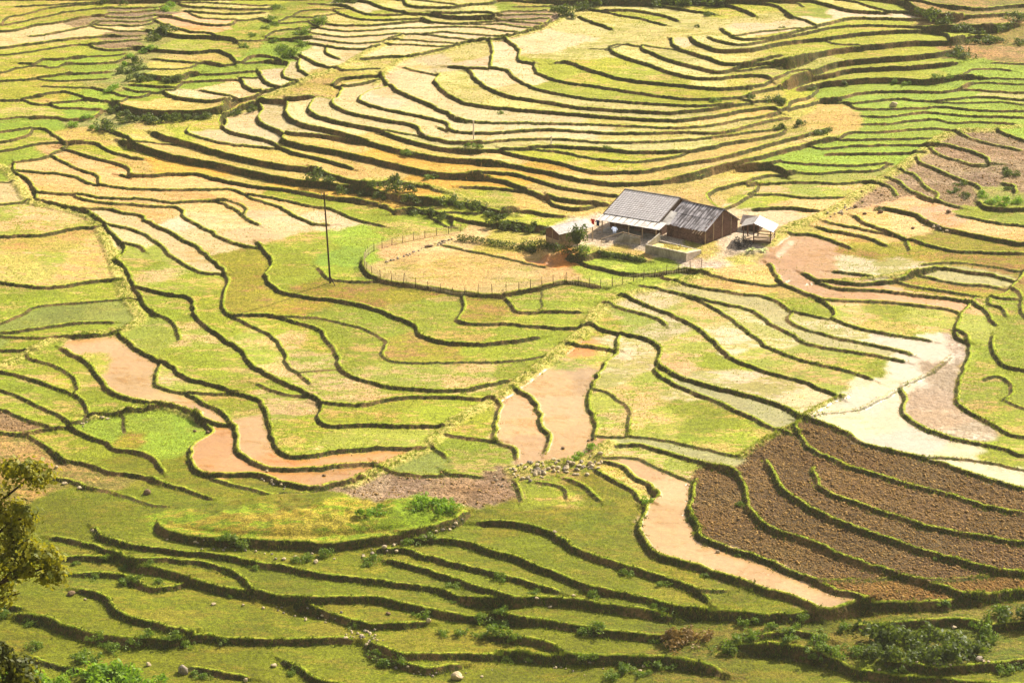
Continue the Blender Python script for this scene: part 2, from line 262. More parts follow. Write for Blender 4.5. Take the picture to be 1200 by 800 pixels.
0.28|0.42|1|1 -26.9,381.9 -25.7,381.9 -22.4,380.1 -19.5,377.6 -18.3,376.8
0.28|0.42|1|1 -19.9,378.0 -18.8,377.1 -17.4,375.0 -15.8,375.4 -13.9,376.4
0.93|0.51|1|1 45.2,436.8 46.9,436.9 50.3,441.1 50.8,442.0
0.94|0.51|1|1 46.5,429.6 47.1,431.1 49.6,434.1 52.1,437.0 55.4,441.0 58.5,442.5 64.0,444.1 70.7,445.7 77.4,450.2
0.79|0.42|1|1 45.1,428.2 46.3,429.5 50.4,434.5 54.3,437.3 58.2,439.8 63.5,440.4 70.0,440.9 76.7,443.3
0.93|0.51|1|1 47.3,429.3 52.5,434.1 55.5,434.7 59.1,435.3 63.5,435.3 70.0,432.8 76.5,435.6 78.5,435.3
0.41|0.42|1|1 50.5,424.6 54.2,425.3 56.8,428.1 60.6,429.4 64.1,429.4 68.9,428.3 73.0,428.3 76.8,432.1 77.9,433.8
0.31|0.42|1|0 50.5,424.7 54.3,424.8 56.3,423.2 59.2,424.2 63.6,425.5 66.9,424.0 70.3,423.3 74.8,424.8 79.0,424.8 84.2,422.3 123.9,414.1
0.22|0.42|1|0 69.4,423.7 70.3,423.0 74.4,422.3 80.0,422.3 83.8,420.1 122.5,409.4
0.31|0.42|1|0 55.2,424.4 56.7,420.0 61.4,419.7 66.3,419.9 70.0,420.9 75.1,418.3 79.1,417.3 83.2,417.0 124.0,414.3
0.31|0.42|1|0 56.2,416.1 60.8,415.4 64.6,417.2 68.2,418.2 73.3,415.6 77.3,414.8 82.7,413.8 122.5,408.7
0.30|0.42|1|1 55.6,411.2 60.4,411.9 64.8,413.8 68.4,414.8 70.8,412.4 75.6,412.7 81.3,410.3
0.30|0.42|1|1 51.5,404.0 54.1,407.4 58.4,407.5 64.1,409.3 68.3,409.8 70.2,408.7 71.1,406.4
0.30|0.42|1|1 48.6,402.6 50.7,404.3 54.0,404.2 59.4,404.3 66.8,404.8
0.30|0.42|1|1 46.4,402.2 48.6,400.3 52.3,401.2 57.7,401.8 61.8,401.8 65.0,401.4 66.8,401.2
0.39|0.42|1|1 48.4,397.7 53.2,397.9 58.6,397.9 62.6,398.3 64.6,398.5
0.29|0.42|1|1 40.9,394.4 44.5,392.8 48.0,392.5 52.5,392.0 59.2,393.5
0.29|0.42|1|1 41.4,388.6 43.3,389.5 46.9,388.9 51.0,389.8 55.7,389.9 58.1,393.7
0.29|0.42|1|1 35.7,384.5 37.4,385.6 41.5,385.9 45.3,385.3 49.0,384.4 53.2,385.0 55.5,384.0
0.28|0.42|1|1 35.1,379.1 36.1,380.4 39.6,380.2 44.5,377.7 49.9,377.8
0.47|0.42|1|1 35.1,372.6 38.4,373.3 40.9,373.3 43.2,372.1 45.4,371.7
0.22|0.42|1|0 81.7,442.8 87.6,441.4 130.3,437.8
0.22|0.42|1|1 75.8,434.9 78.5,439.1 82.1,439.3 85.2,437.8
0.22|0.42|1|0 75.9,435.7 77.9,435.4 81.3,434.3 86.0,432.8 127.9,428.9
0.22|0.42|1|0 75.1,429.8 77.6,433.3 81.6,431.8 85.6,430.3 127.1,425.6
0.31|0.42|1|0 74.6,430.0 75.6,430.0 79.5,427.8 84.8,425.8 125.4,419.7
0.45|0.42|0|1 30.3,499.0 74.4,474.2 76.6,471.3 79.0,469.9 80.8,469.6
1.45|0.87|1|1 72.0,476.1 72.6,470.6 74.4,467.0 77.0,463.7 80.3,465.2
0.57|0.42|1|0 78.4,470.0 80.2,469.7 84.9,470.1 93.5,474.6 142.5,483.6
0.57|0.42|1|0 76.1,463.8 77.8,464.0 84.4,466.9 92.7,470.3 140.2,474.5
1.09|0.60|1|1 75.3,461.0 77.7,461.1 80.5,461.3 83.3,461.0 86.5,462.4
0.83|0.42|1|1 82.8,460.8 85.9,462.2 91.0,464.7
0.69|0.42|1|1 76.9,454.0 79.9,457.4 83.2,459.3 85.9,458.1
0.30|0.42|1|1 70.7,407.3 71.7,405.1 72.7,403.0 74.3,400.9 76.6,398.8 79.3,395.9
0.40|0.42|1|0 77.5,408.5 77.3,406.9 78.8,403.7 80.4,401.1 111.6,375.6
0.39|0.42|1|1 65.7,401.4 67.9,401.0 69.4,399.5 71.6,396.4 73.0,393.3 72.8,389.3
0.29|0.42|1|1 65.3,400.9 65.7,398.4 66.8,395.2 68.4,392.9 70.5,389.8 73.5,389.9
0.38|0.42|1|1 62.6,396.6 62.7,393.5 64.1,390.4 65.5,386.6 66.7,383.7 68.9,380.1 69.8,377.1
0.29|0.42|1|1 59.2,390.7 59.6,389.3 61.1,387.7 61.3,383.0 61.8,379.6 62.7,375.9 62.0,372.6
0.29|0.42|1|1 56.6,386.9 57.0,386.2 58.3,384.1 58.8,380.8 60.3,376.6 62.1,373.3
0.29|0.42|1|1 52.7,385.2 55.0,384.2 56.6,382.9 57.3,377.3
0.21|0.42|1|1 69.9,389.7 72.9,389.9 76.2,389.2
0.48|0.42|1|1 73.0,380.3 74.5,377.7 74.0,373.9
0.57|0.42|1|0 67.9,371.5 68.8,367.9 71.7,366.8 74.1,366.9 112.1,370.2
0.28|0.42|1|1 60.0,377.1 61.8,373.9 63.7,371.2 66.0,368.6
0.28|0.42|1|0 63.6,366.5 66.3,364.1 69.0,361.8 72.9,360.1 107.1,352.4
0.56|0.42|1|0 54.4,371.8 56.6,369.3 58.4,367.2 59.2,364.3 60.9,361.0 64.1,357.8 67.3,355.3 69.9,353.3 71.6,352.8 106.1,348.1
0.36|0.42|1|0 49.2,368.9 50.5,365.2 52.0,362.4 54.0,359.1 55.6,357.2 58.1,354.1 61.5,351.3 65.9,350.3 71.1,349.8 105.9,347.1
0.28|0.42|1|1 44.7,367.1 47.3,364.3 50.2,362.2 53.5,359.8 54.2,358.9
0.36|0.42|1|1 43.5,364.6 45.9,361.9 48.7,360.4 50.9,358.3 52.8,354.4
0.36|0.42|1|1 39.2,361.4 42.7,361.1 44.4,359.4 45.9,357.3 47.8,353.8
0.27|0.42|1|1 56.4,356.9 55.7,356.4 55.3,351.9
0.35|0.42|1|1 43.3,344.0 46.0,342.8 48.5,341.7 48.9,340.4
0.44|0.42|1|1 40.8,340.1 42.3,340.2 45.0,339.2 47.2,338.8 49.6,339.2 52.0,340.2 55.3,342.8 57.8,344.8
0.34|0.42|1|1 39.4,343.7 40.8,340.9 42.1,339.3 44.2,337.7 47.1,337.3 50.4,336.7 54.8,335.2 58.1,334.2 60.6,333.3 61.4,332.7
0.26|0.42|1|1 40.3,334.5 41.3,333.8 43.7,333.2 46.6,333.3 50.0,333.2 54.3,331.7 57.5,330.7 58.7,329.6 58.9,327.8
0.34|0.42|1|1 35.3,348.4 35.7,344.5 36.2,341.0 38.0,338.0 40.5,334.6 41.9,332.1 42.2,329.1 41.5,325.9
0.19|0.42|1|0 55.7,345.2 60.0,346.8 64.5,345.7 69.8,342.7 102.3,334.9
0.35|0.42|1|1 54.8,342.4 57.3,344.4 59.7,344.9 62.9,343.1 65.6,341.7 68.2,338.8
0.26|0.42|1|1 54.8,342.9 55.9,342.6 57.9,340.9 61.1,338.7 64.1,338.1 66.8,335.9
0.26|0.42|1|1 51.7,340.6 53.1,339.1 56.3,337.4 59.5,335.7 62.6,334.1 64.5,332.1 67.7,331.8
0.26|0.42|1|1 22.9,346.2 25.4,345.1 29.1,342.6 32.4,340.4 34.7,339.5 37.1,340.4
0.26|0.42|1|1 20.2,345.3 21.2,343.0 25.1,339.8 28.7,337.7 32.6,336.3 34.8,334.6 37.1,329.7 41.3,326.8 44.2,323.4 48.3,320.6 51.9,319.2 54.0,318.0
0.25|0.42|1|1 16.9,341.7 21.9,338.2 25.1,335.4 28.4,333.0 31.6,330.8 33.4,326.1 35.8,321.5 37.1,318.6 39.6,316.3 43.2,314.7 46.2,313.2 49.6,310.6
0.25|0.42|1|1 37.1,330.5 36.1,327.5 36.6,324.7 38.6,322.3 41.1,320.0 42.8,318.7 46.7,316.5 50.7,313.0
0.25|0.42|1|1 23.5,337.0 24.3,336.1 26.9,331.6 29.5,325.7 31.6,319.7 32.6,316.8 34.5,314.2 37.4,311.3 40.9,308.8 44.8,304.7
0.33|0.42|1|1 14.0,338.6 18.2,333.3 21.2,329.4 23.9,325.2 25.9,319.9 26.6,316.2 28.4,312.3 31.8,308.2 34.8,305.8 37.1,303.3 40.1,298.9
0.26|0.42|1|1 11.9,335.2 15.9,331.9 19.1,329.1 20.2,326.1
0.40|0.42|1|1 9.6,327.6 13.3,324.5 17.6,321.2 18.8,317.2 18.1,312.6 19.7,309.0 22.1,306.0 25.1,303.3 28.1,301.2 31.0,298.8 32.8,296.1 34.5,293.1 35.1,292.7
0.31|0.42|1|1 18.3,312.6 17.8,310.3 19.0,307.2 21.0,304.2 23.9,300.9 25.8,298.0 28.1,295.0 30.3,291.5 31.7,290.0 34.0,288.9
0.33|0.42|1|1 6.8,321.4 9.9,320.3 12.4,319.1 13.7,318.2
0.32|0.42|1|1 14.0,324.6 13.5,322.6 13.2,318.5 11.6,313.7 10.3,309.2 9.7,305.6 9.2,301.5 9.5,297.0 9.8,292.9 9.4,288.7
0.17|0.42|1|1 9.3,305.9 10.1,304.8 12.0,302.8 13.5,299.6 14.1,296.6 13.7,292.0 13.5,288.8
0.31|0.42|1|1 -0.1,306.9 0.4,305.5 2.1,302.8 3.1,298.7 3.4,293.6 4.2,290.4 3.6,285.3
0.24|0.42|1|1 -2.6,303.3 -1.6,300.5 -2.2,294.1 -2.2,290.1 0.0,287.3 0.5,283.9
0.17|0.42|1|1 8.9,289.9 11.5,289.3 14.1,289.3 17.0,288.2 19.9,286.5 23.2,284.3 26.8,282.0
0.30|0.42|1|1 11.6,286.6 14.5,287.1 16.4,285.7 18.8,283.8 21.1,282.0 23.4,280.1 25.5,278.3
0.17|0.42|1|1 9.8,283.7 12.8,283.8 14.6,283.3 16.2,281.3 18.3,278.9 20.3,277.0 20.8,275.9
0.30|0.42|1|1 9.8,283.0 12.3,281.7 13.6,278.6 15.4,276.3 16.0,274.4 16.1,272.7
0.63|0.55|1|1 16.0,275.0 16.1,273.3 15.0,271.6 14.2,268.4 13.7,264.7 14.0,261.0 14.7,258.4 16.3,256.3 19.1,254.8 21.4,252.8 24.4,250.6 26.5,248.9 28.5,247.7 30.7,245.4 31.4,244.7
0.51|0.42|1|1 20.9,277.9 19.8,272.8 19.4,268.0 19.9,263.9 20.0,261.0 21.9,259.3 24.5,257.2 27.0,255.1 29.0,252.7 31.0,250.7 33.4,248.2 35.9,246.4 36.4,246.2
0.38|0.42|1|0 34.1,293.3 35.2,292.7 37.2,290.5 38.8,288.3 40.7,284.5 44.1,281.9 47.7,279.6 50.7,276.9 53.7,274.0 57.0,271.7 82.4,263.5
0.37|0.42|1|0 34.4,293.3 33.3,291.1 33.8,286.0 34.7,283.2 36.6,280.1 38.2,277.7 40.9,275.7 44.0,273.0 48.4,270.2 51.5,267.3 55.9,265.6 82.1,260.6
0.43|0.42|1|0 34.0,278.8 34.1,273.1 35.8,269.7 38.0,267.8 39.6,266.1 41.7,264.3 43.8,262.4 46.7,260.8 50.2,259.5 54.5,258.2 80.9,255.4
0.61|0.51|1|0 28.6,281.5 29.2,277.5 29.8,273.2 31.2,269.8 33.0,266.6 35.6,263.2 39.3,259.8 43.0,256.7 47.0,253.9 50.3,251.9 53.3,251.3 79.5,249.8
0.63|0.55|1|1 23.0,280.5 25.1,278.7 25.9,274.7 25.8,269.8 26.2,266.5 27.7,262.6 30.8,260.0 33.5,257.1 35.9,254.6 38.0,253.0 41.0,250.8 43.3,249.3 45.2,247.6 46.7,247.1 47.4,247.0
0.13|0.42|1|1 30.9,250.1 32.3,250.4 35.4,250.3 39.1,251.3 40.4,251.9
0.13|0.42|1|1 42.1,249.6 43.3,249.9 46.5,250.4 50.3,251.6 51.1,251.9
0.98|1.05|1|0 34.2,245.4 35.9,246.3 40.2,246.0 43.7,246.1 46.5,247.1 49.6,247.4 52.8,248.5 80.5,253.9
0.97|1.05|1|1 16.9,246.7 19.2,246.1 22.7,245.3 26.1,244.6 30.5,245.1 33.1,245.0 35.8,246.2 36.6,246.6
0.31|0.42|1|0 47.6,302.8 47.2,302.0 47.4,299.3 46.5,294.0 47.3,290.6 48.9,287.9 52.0,285.1 55.6,283.2 58.6,280.6 83.6,269.6
0.31|0.42|1|0 56.9,322.0 58.0,319.1 57.5,313.6 55.7,307.2 54.2,302.1 53.3,297.5 53.7,294.8 55.1,292.1 56.6,289.3 57.7,286.9 59.5,285.7 85.9,276.5
0.11|0.42|1|1 34.7,292.3 37.2,294.2 39.7,294.6 42.5,296.2 45.5,299.7 47.4,302.3 50.2,305.2 53.1,309.0 55.4,313.3
0.17|0.42|1|0 46.6,279.8 48.0,280.2 51.1,279.8 53.5,279.2 55.7,278.1 57.9,276.9 84.6,270.2
0.41|0.42|1|0 61.5,319.1 60.7,316.5 60.5,312.1 61.2,308.2 63.3,306.7 91.3,296.0
0.34|0.42|1|1 60.5,333.5 61.8,329.4 62.3,325.4 62.5,322.0
0.26|0.42|1|1 63.3,334.1 62.9,330.4 64.2,328.9 64.5,324.9
0.26|0.42|1|0 66.5,337.3 67.4,333.5 66.6,327.3 66.6,325.1 73.5,282.2
0.43|0.42|1|1 69.8,343.5 68.0,339.1 64.8,333.9 61.3,333.2 58.4,327.0 56.9,320.4 58.1,317.1
0.25|0.42|1|1 57.3,303.7 59.9,305.3 60.6,303.1 60.4,299.9 58.8,296.8
0.17|0.42|1|0 58.7,297.8 61.1,294.3 85.3,278.8
0.20|0.42|0|1 -113.5,374.6 -77.0,381.3 -75.2,381.9 -73.4,382.9 -72.5,383.9
0.13|0.42|0|1 -117.5,388.9 -78.9,391.8 -76.7,392.2 -76.0,392.5
0.47|0.42|1|1 -78.5,400.9 -77.6,396.2 -75.1,392.8 -72.9,387.5 -72.0,383.8 -69.4,381.8 -66.3,379.9 -64.0,378.5 -62.1,375.7 -60.1,372.7 -58.2,368.1 -56.1,363.5 -55.6,360.1 -56.2,356.5 -54.1,352.5 -53.0,347.9 -51.4,343.2 -49.3,337.4 -48.4,336.0 -47.8,334.2
0.29|0.42|1|1 -77.9,396.3 -73.2,395.8 -68.1,394.4 -65.7,391.4 -63.5,389.8 -59.9,387.8 -54.7,387.3 -46.9,387.8 -43.1,388.3 -40.9,385.8 -37.2,384.0 -33.4,381.4 -30.0,378.8 -27.0,377.5 -23.7,373.1 -21.9,371.4 -18.2,368.7
0.30|0.42|1|1 -73.5,405.1 -72.1,403.4 -69.6,399.8 -67.2,397.0 -64.4,394.1 -63.3,389.2
0.40|0.42|1|1 -72.3,408.2 -70.8,407.2 -67.6,404.4 -63.8,401.3 -60.6,398.3 -59.0,393.0
0.40|0.42|1|1 -72.2,409.3 -69.3,410.4 -66.8,409.7 -64.1,406.1 -62.2,404.4 -58.0,401.9
0.51|0.42|1|1 -66.3,416.6 -63.9,413.9 -62.0,410.9 -60.4,407.4
0.21|0.42|1|1 -61.9,408.9 -60.6,407.9 -57.9,407.7 -54.8,407.3 -52.7,407.5
0.29|0.42|1|1 -73.1,387.8 -72.3,386.1 -66.3,385.3 -60.8,383.2 -54.9,383.0 -51.4,381.6 -48.9,382.3 -44.5,383.3 -42.6,383.6
0.28|0.42|1|1 -66.7,385.9 -65.9,384.2 -63.7,382.5 -60.3,381.3 -56.4,380.8 -53.5,380.4 -50.3,380.3 -49.2,377.3 -48.6,374.6 -46.4,371.2 -44.1,367.8 -41.6,364.0 -39.4,361.7 -38.0,360.7 -35.5,360.1
0.28|0.42|1|1 -45.6,383.3 -44.5,383.2 -41.5,379.1 -39.0,373.3 -36.8,370.2
0.20|0.42|1|1 -45.3,383.2 -43.2,383.5 -41.4,381.7 -40.0,379.0 -40.0,375.0
0.28|0.42|1|1 -40.4,385.9 -39.8,383.9 -36.5,380.8 -34.4,378.6 -32.9,375.5 -30.8,372.9 -28.7,370.3 -26.3,370.2
0.34|0.42|1|1 -65.1,378.8 -63.8,378.8 -60.8,379.4 -58.0,377.4 -55.6,376.8 -54.2,373.4 -50.3,368.5 -47.4,364.1 -45.2,361.2 -42.9,356.2 -40.9,352.1 -39.5,346.5 -39.4,339.4 -38.7,334.4 -37.2,332.2 -34.0,332.3 -31.5,331.8 -28.7,329.8 -25.7,327.1 -23.9,321.9 -22.4,316.8 -21.8,312.3 -20.0,309.3 -15.8,306.1 -11.6,304.7 -6.6,304.7 -3.2,306.6 0.2,308.5
0.27|0.42|1|1 -60.7,373.0 -59.3,372.3 -54.9,369.2 -51.1,363.8 -49.3,359.2 -46.3,354.2 -42.8,350.1 -40.5,349.8 -39.5,348.8
0.28|0.42|1|1 -57.0,364.9 -55.6,363.8 -54.0,362.7 -52.2,359.8
0.37|0.42|0|1 -110.4,362.6 -74.4,366.7 -71.4,367.3 -68.4,367.9 -65.7,370.2 -63.4,371.9 -61.8,371.9 -60.4,372.6
0.35|0.42|0|1 -107.9,354.2 -70.8,347.2 -65.8,345.4 -61.8,345.9 -58.5,347.8 -55.1,348.7 -53.8,349.0
0.19|0.42|0|1 -94.6,313.0 -68.0,331.3 -66.0,334.5 -64.0,338.0 -57.9,339.9 -52.4,341.7 -50.2,341.4
0.26|0.42|0|1 -99.3,322.4 -67.3,327.9 -62.1,330.0 -58.1,332.0 -52.6,332.3
0.26|0.42|0|1 -101.3,329.0 -67.3,327.3 -60.2,326.7 -54.7,327.3 -51.2,329.1
0.41|0.42|1|1 -52.6,345.2 -51.0,344.3 -47.2,341.9 -43.8,340.2 -42.6,334.4 -40.5,329.2 -37.5,324.2 -34.9,320.1 -33.0,314.3 -28.5,308.1 -25.8,304.9 -23.4,301.1 -23.5,296.2 -21.9,293.7 -19.2,294.1 -15.3,294.2 -7.9,294.0
0.26|0.42|1|1 -48.6,336.5 -48.0,334.8 -45.7,332.4 -44.3,328.5 -43.5,324.5
0.40|0.42|1|1 -52.7,329.2 -50.5,325.4 -48.6,321.7 -45.3,317.7 -43.4,315.3 -41.2,310.9 -38.3,309.1 -34.7,306.4 -31.5,303.8 -30.1,299.8 -29.2,294.7 -28.1,289.1 -26.6,285.3 -24.3,284.6 -19.9,286.6 -15.0,287.8 -11.3,287.6 -9.7,288.0
0.25|0.42|1|1 -45.2,318.0 -45.1,317.2 -45.0,311.4 -43.6,308.2 -40.2,306.7 -37.0,306.2 -34.6,306.1 -33.6,306.1
0.32|0.42|1|1 -40.3,307.3 -40.4,306.5 -37.7,302.9 -35.0,299.4 -33.9,296.5 -33.8,295.7
0.38|0.42|1|1 -38.4,300.3 -37.8,298.9 -35.8,296.8 -33.9,296.2 -32.8,292.6 -32.2,287.4 -29.6,283.1 -28.0,282.1 -23.4,281.7 -18.5,283.2 -15.2,283.7
0.46|0.42|1|1 -38.3,300.3 -38.0,299.2 -36.2,295.7 -36.7,293.6 -38.1,290.4 -37.6,285.9 -36.7,282.9 -34.3,281.2 -29.4,281.0 -26.0,278.2 -23.0,276.7 -21.1,277.2 -18.8,278.6 -16.7,280.5
0.23|0.42|1|1 -34.9,281.8 -34.3,280.8 -32.1,278.9 -29.1,277.3 -27.0,275.7 -22.7,275.9 -21.4,277.3
0.40|0.42|1|1 -58.9,323.4 -54.7,318.1 -51.8,311.6 -49.6,307.1 -46.3,304.8 -43.2,303.7 -40.6,302.6 -38.2,299.8 -37.5,298.4
0.40|0.42|1|1 -52.7,301.0 -50.0,301.0 -47.0,301.9 -43.4,303.3 -42.6,303.9
0.25|0.42|1|1 -63.0,322.3 -62.1,320.0 -58.4,317.4 -55.6,313.4 -54.4,309.6 -55.1,307.5
0.32|0.42|0|1 -100.3,329.9 -65.2,316.0 -59.7,312.2 -55.1,308.4 -52.6,304.2 -51.9,301.7 -51.5,300.3
0.25|0.42|0|1 -98.8,328.4 -64.2,310.2 -60.4,306.6 -57.1,303.0 -54.8,300.7 -53.3,298.2
0.25|0.42|0|1 -97.1,321.9 -63.1,304.1 -59.9,301.2 -56.4,298.6 -55.5,297.9
0.34|0.42|0|1 -99.7,322.8 -66.5,322.9 -62.8,322.9
0.32|0.42|0|1 -93.1,298.6 -61.9,297.3 -58.7,296.8 -56.3,298.2 -52.8,298.9 -51.9,301.5
0.31|0.42|1|1 -59.2,297.2 -58.3,296.5 -56.1,293.6 -54.4,290.9 -52.4,287.9
0.39|0.42|1|1 -54.3,299.3 -53.1,297.4 -51.2,295.2 -48.6,293.0 -47.3,290.9 -44.3,289.7 -42.0,287.2 -40.3,282.9
0.38|0.42|1|1 -54.8,291.3 -52.7,288.4 -50.0,287.2 -46.6,284.3 -44.0,283.4 -41.7,282.2 -40.7,280.7
0.30|0.42|1|1 -42.0,282.7 -41.0,281.2 -37.7,278.4 -33.5,274.9
0.18|0.42|1|1 -48.2,302.2 -47.3,299.9 -46.5,295.0
0.31|0.42|1|1 -54.0,284.1 -51.4,283.0 -49.3,281.0 -48.4,280.3
0.17|0.42|1|1 -49.9,281.7 -49.0,280.8 -44.8,278.3 -40.9,274.7 -38.3,273.6
0.43|0.42|1|1 -36.9,362.4 -34.0,353.8 -34.1,347.0 -31.7,341.0 -25.9,337.8 -22.4,336.4 -18.8,334.1 -15.8,330.7 -12.9,327.2 -12.0,323.2 -8.8,320.7 -4.2,320.3 0.0,321.4 3.8,323.6
0.18|0.42|1|1 -31.7,332.0 -30.6,331.4 -25.4,330.6 -21.1,327.9 -18.4,325.1 -16.5,321.7 -16.7,317.1 -15.1,314.3 -10.8,313.8 -4.1,314.4 0.0,314.8 4.3,317.1
0.25|0.42|1|1 -37.3,332.6 -36.8,331.6 -33.6,327.7 -31.8,325.7 -30.8,323.2 -29.4,319.3 -28.5,314.1 -26.7,310.4 -24.9,306.8
0.27|0.42|1|1 -27.3,350.6 -25.9,346.5 -24.6,344.9 -19.9,344.3 -18.2,345.2
0.53|0.42|1|1 -21.1,353.3 -20.9,349.7 -19.4,345.6 -16.3,343.3 -11.6,341.3 -7.5,339.3 -4.6,337.8 -1.2,337.8 1.2,338.9 4.6,341.1 7.0,343.3 9.3,342.7 12.4,340.9
0.33|0.42|1|1 -6.5,339.2 -6.8,337.8 -6.6,333.4 -7.3,329.1 -5.6,327.3 0.0,327.3 3.6,326.4 7.8,326.2 10.6,327.5
0.34|0.42|1|1 -1.3,338.4 -0.2,334.5 0.7,331.4 4.2,331.7 9.7,331.9
0.12|0.42|1|1 3.7,341.1 4.2,340.1 3.9,333.4 3.8,331.1
0.44|0.42|1|1 9.0,352.2 9.5,350.9 11.8,348.2 15.8,345.3 20.5,344.8 23.5,345.9 26.0,344.8
0.55|0.42|1|1 11.6,353.5 14.9,352.3 18.9,349.6
0.86|0.60|1|1 1.6,357.1 6.0,353.3 10.1,351.3 12.6,353.8
0.19|0.42|1|1 -10.5,359.9 -6.0,356.6 0.0,352.7 5.2,348.5
0.32|0.42|1|1 -24.1,301.8 -23.2,301.2 -18.7,300.2 -15.6,301.9 -11.8,303.2 -7.3,303.2 -3.7,302.7 -1.8,302.7
0.24|0.42|1|1 -32.3,308.7 -28.4,305.2 -26.0,304.2 -24.6,304.0
0.12|0.42|1|1 -27.5,310.6 -25.7,311.3 -22.0,312.4 -21.3,311.3
0.24|0.42|1|1 -8.2,291.8 -4.8,290.8 -2.3,289.7 -1.2,289.4
0.23|0.42|1|1 -9.8,288.7 -7.3,284.6
0.23|0.42|1|1 -16.3,284.2 -15.2,282.1 -11.7,280.5 -8.3,280.0 -7.2,280.8
0.23|0.42|1|1 -8.7,281.7 -7.6,280.4 -5.4,280.0 -2.9,279.0
0.93|0.92|1|1 -39.4,269.2 -38.4,266.3 -34.8,264.1 -31.5,263.4 -27.8,263.2 -23.1,262.4 -19.8,262.1 -17.6,262.5 -12.1,263.7 -9.3,264.6 -6.1,267.3 -4.6,269.5
0.51|0.42|1|1 -46.8,269.6 -45.2,266.5 -42.8,264.6 -40.3,263.1 -37.0,262.2 -32.2,261.3 -27.4,259.2 -22.7,257.5 -20.4,256.2 -15.8,255.2 -11.2,254.3 -7.9,253.1 -5.8,251.2 -3.4,250.1 -0.7,249.5
0.41|0.42|1|1 -51.1,267.6 -48.3,266.3 -46.2,265.3 -44.1,263.5 -43.0,262.5 -40.9,260.7 -39.9,260.2
0.40|0.42|1|1 -41.7,261.1 -40.6,260.5 -38.6,260.7 -36.3,260.6 -33.3,260.0 -30.1,257.9 -28.5,255.8 -27.8,254.5 -27.2,253.3
0.82|0.80|1|1 -42.1,261.8 -40.7,260.1 -38.5,259.2 -36.0,257.7 -34.1,256.7 -31.7,255.4 -29.3,254.2 -27.0,253.6 -24.6,252.1 -21.7,251.1 -20.6,250.1
0.71|0.67|1|1 -22.5,251.3 -21.2,251.2 -17.8,251.6 -14.3,251.6 -11.1,250.2 -7.8,248.7 -5.6,248.0 -3.3,247.8 -1.8,248.1 0.5,246.7
0.53|0.42|1|1 -49.3,262.9 -46.3,262.7 -44.0,262.7 -42.6,262.6
0.41|0.42|1|1 -47.6,259.1 -44.8,259.7 -42.2,259.2 -41.1,258.3 -39.4,256.6
0.40|0.42|1|1 -41.5,258.7 -39.8,257.1 -38.0,255.4 -35.4,256.3 -34.0,257.1
0.61|0.55|1|1 -46.2,256.0 -43.2,254.1 -41.6,250.5 -39.8,248.7 -36.9,247.2 -34.6,245.7 -33.2,245.3 -30.6,244.9 -26.1,244.2 -21.8,244.2 -16.2,244.5
0.98|1.05|1|1 -52.2,250.6 -48.6,249.5 -45.8,247.2 -41.5,245.2 -37.1,244.5 -34.3,244.5 -32.7,245.6
0.61|0.55|1|1 -23.0,251.7 -22.1,251.1 -18.9,249.1 -16.5,247.2 -14.0,246.3 -8.6,247.2
0.51|0.42|1|1 -14.9,261.7 -11.5,261.7 -9.2,259.7 -4.5,256.7 0.0,253.7 2.2,252.1 5.0,250.4
0.51|0.42|1|1 -14.3,260.1 -11.4,258.6 -8.0,256.1 -4.5,253.2 -1.2,249.9 0.0,249.5 0.3,249.1
0.63|0.55|1|1 -12.2,263.9 -11.1,263.7 -6.9,263.2 -4.1,261.8 -1.6,259.4 0.0,258.3 3.3,255.1 6.0,252.7 8.0,250.7 9.0,250.5
0.50|0.42|1|1 7.4,250.7 8.4,250.6 12.1,249.2 15.4,247.7 17.5,246.5 19.8,246.0
0.63|0.55|1|1 -4.2,267.3 0.0,266.7 3.4,264.5 5.1,262.3 6.9,259.3 11.3,255.6 15.6,252.7 18.8,250.2 20.1,247.4
0.20|0.42|1|1 18.5,250.0 19.9,249.6 22.7,249.6
0.89|0.92|1|1 -4.0,250.2 -1.3,249.6 0.0,249.4 4.4,249.7 8.8,248.3 13.2,246.9 16.7,245.8
0.70|0.67|1|1 -2.3,248.4 0.0,247.0 3.2,246.1 6.5,244.8 9.7,243.6 13.4,242.7 16.6,242.1
0.78|0.80|1|1 -2.8,244.3 0.0,243.6 2.2,242.7 4.8,240.6
1.04|1.18|1|1 -0.9,241.2 0.0,241.2 5.3,239.8 9.6,239.2 14.9,238.6 18.0,237.6 20.6,235.9
0.60|0.55|1|1 -15.2,243.6 -12.9,241.3 -11.0,240.0 -6.4,240.2 0.0,241.2 0.9,241.1
0.69|0.67|1|1 -14.3,243.1 -14.1,241.5 -11.8,239.6 -8.5,237.7 -5.0,239.1
0.49|0.42|1|0 -23.6,240.7 -21.3,238.4 -19.7,236.4 1.9,223.7
0.49|0.42|1|1 -32.4,239.3 -29.1,237.8 -26.2,236.8
0.39|0.42|1|1 -48.9,242.0 -45.5,239.6 -42.6,238.4
0.86|0.92|1|0 23.4,239.7 25.7,240.2 28.8,239.6 31.0,237.8 33.7,235.1 36.9,234.1 60.8,229.6
0.23|0.42|1|1 2.3,277.8 5.5,276.6 6.2,272.9
0.30|0.42|1|1 5.4,278.9 7.9,276.8 9.8,272.1
0.30|0.42|1|1 9.2,281.3 10.9,278.4 13.5,275.2 14.3,272.7 15.5,271.2
0.23|0.42|1|1 -0.1,278.8 0.6,275.9 0.8,272.1
0.79|0.80|1|0 34.9,242.9 39.8,243.3 45.1,243.9 48.3,242.4 51.9,242.9 78.5,245.7
0.77|0.80|1|0 36.5,235.9 41.9,234.2 47.1,234.9 50.6,235.6 76.7,239.1
0.49|0.42|1|1 23.5,241.1 28.5,242.2 31.9,240.8
0.60|0.55|1|1 21.7,240.3 26.6,240.2 30.7,238.3 31.4,237.2
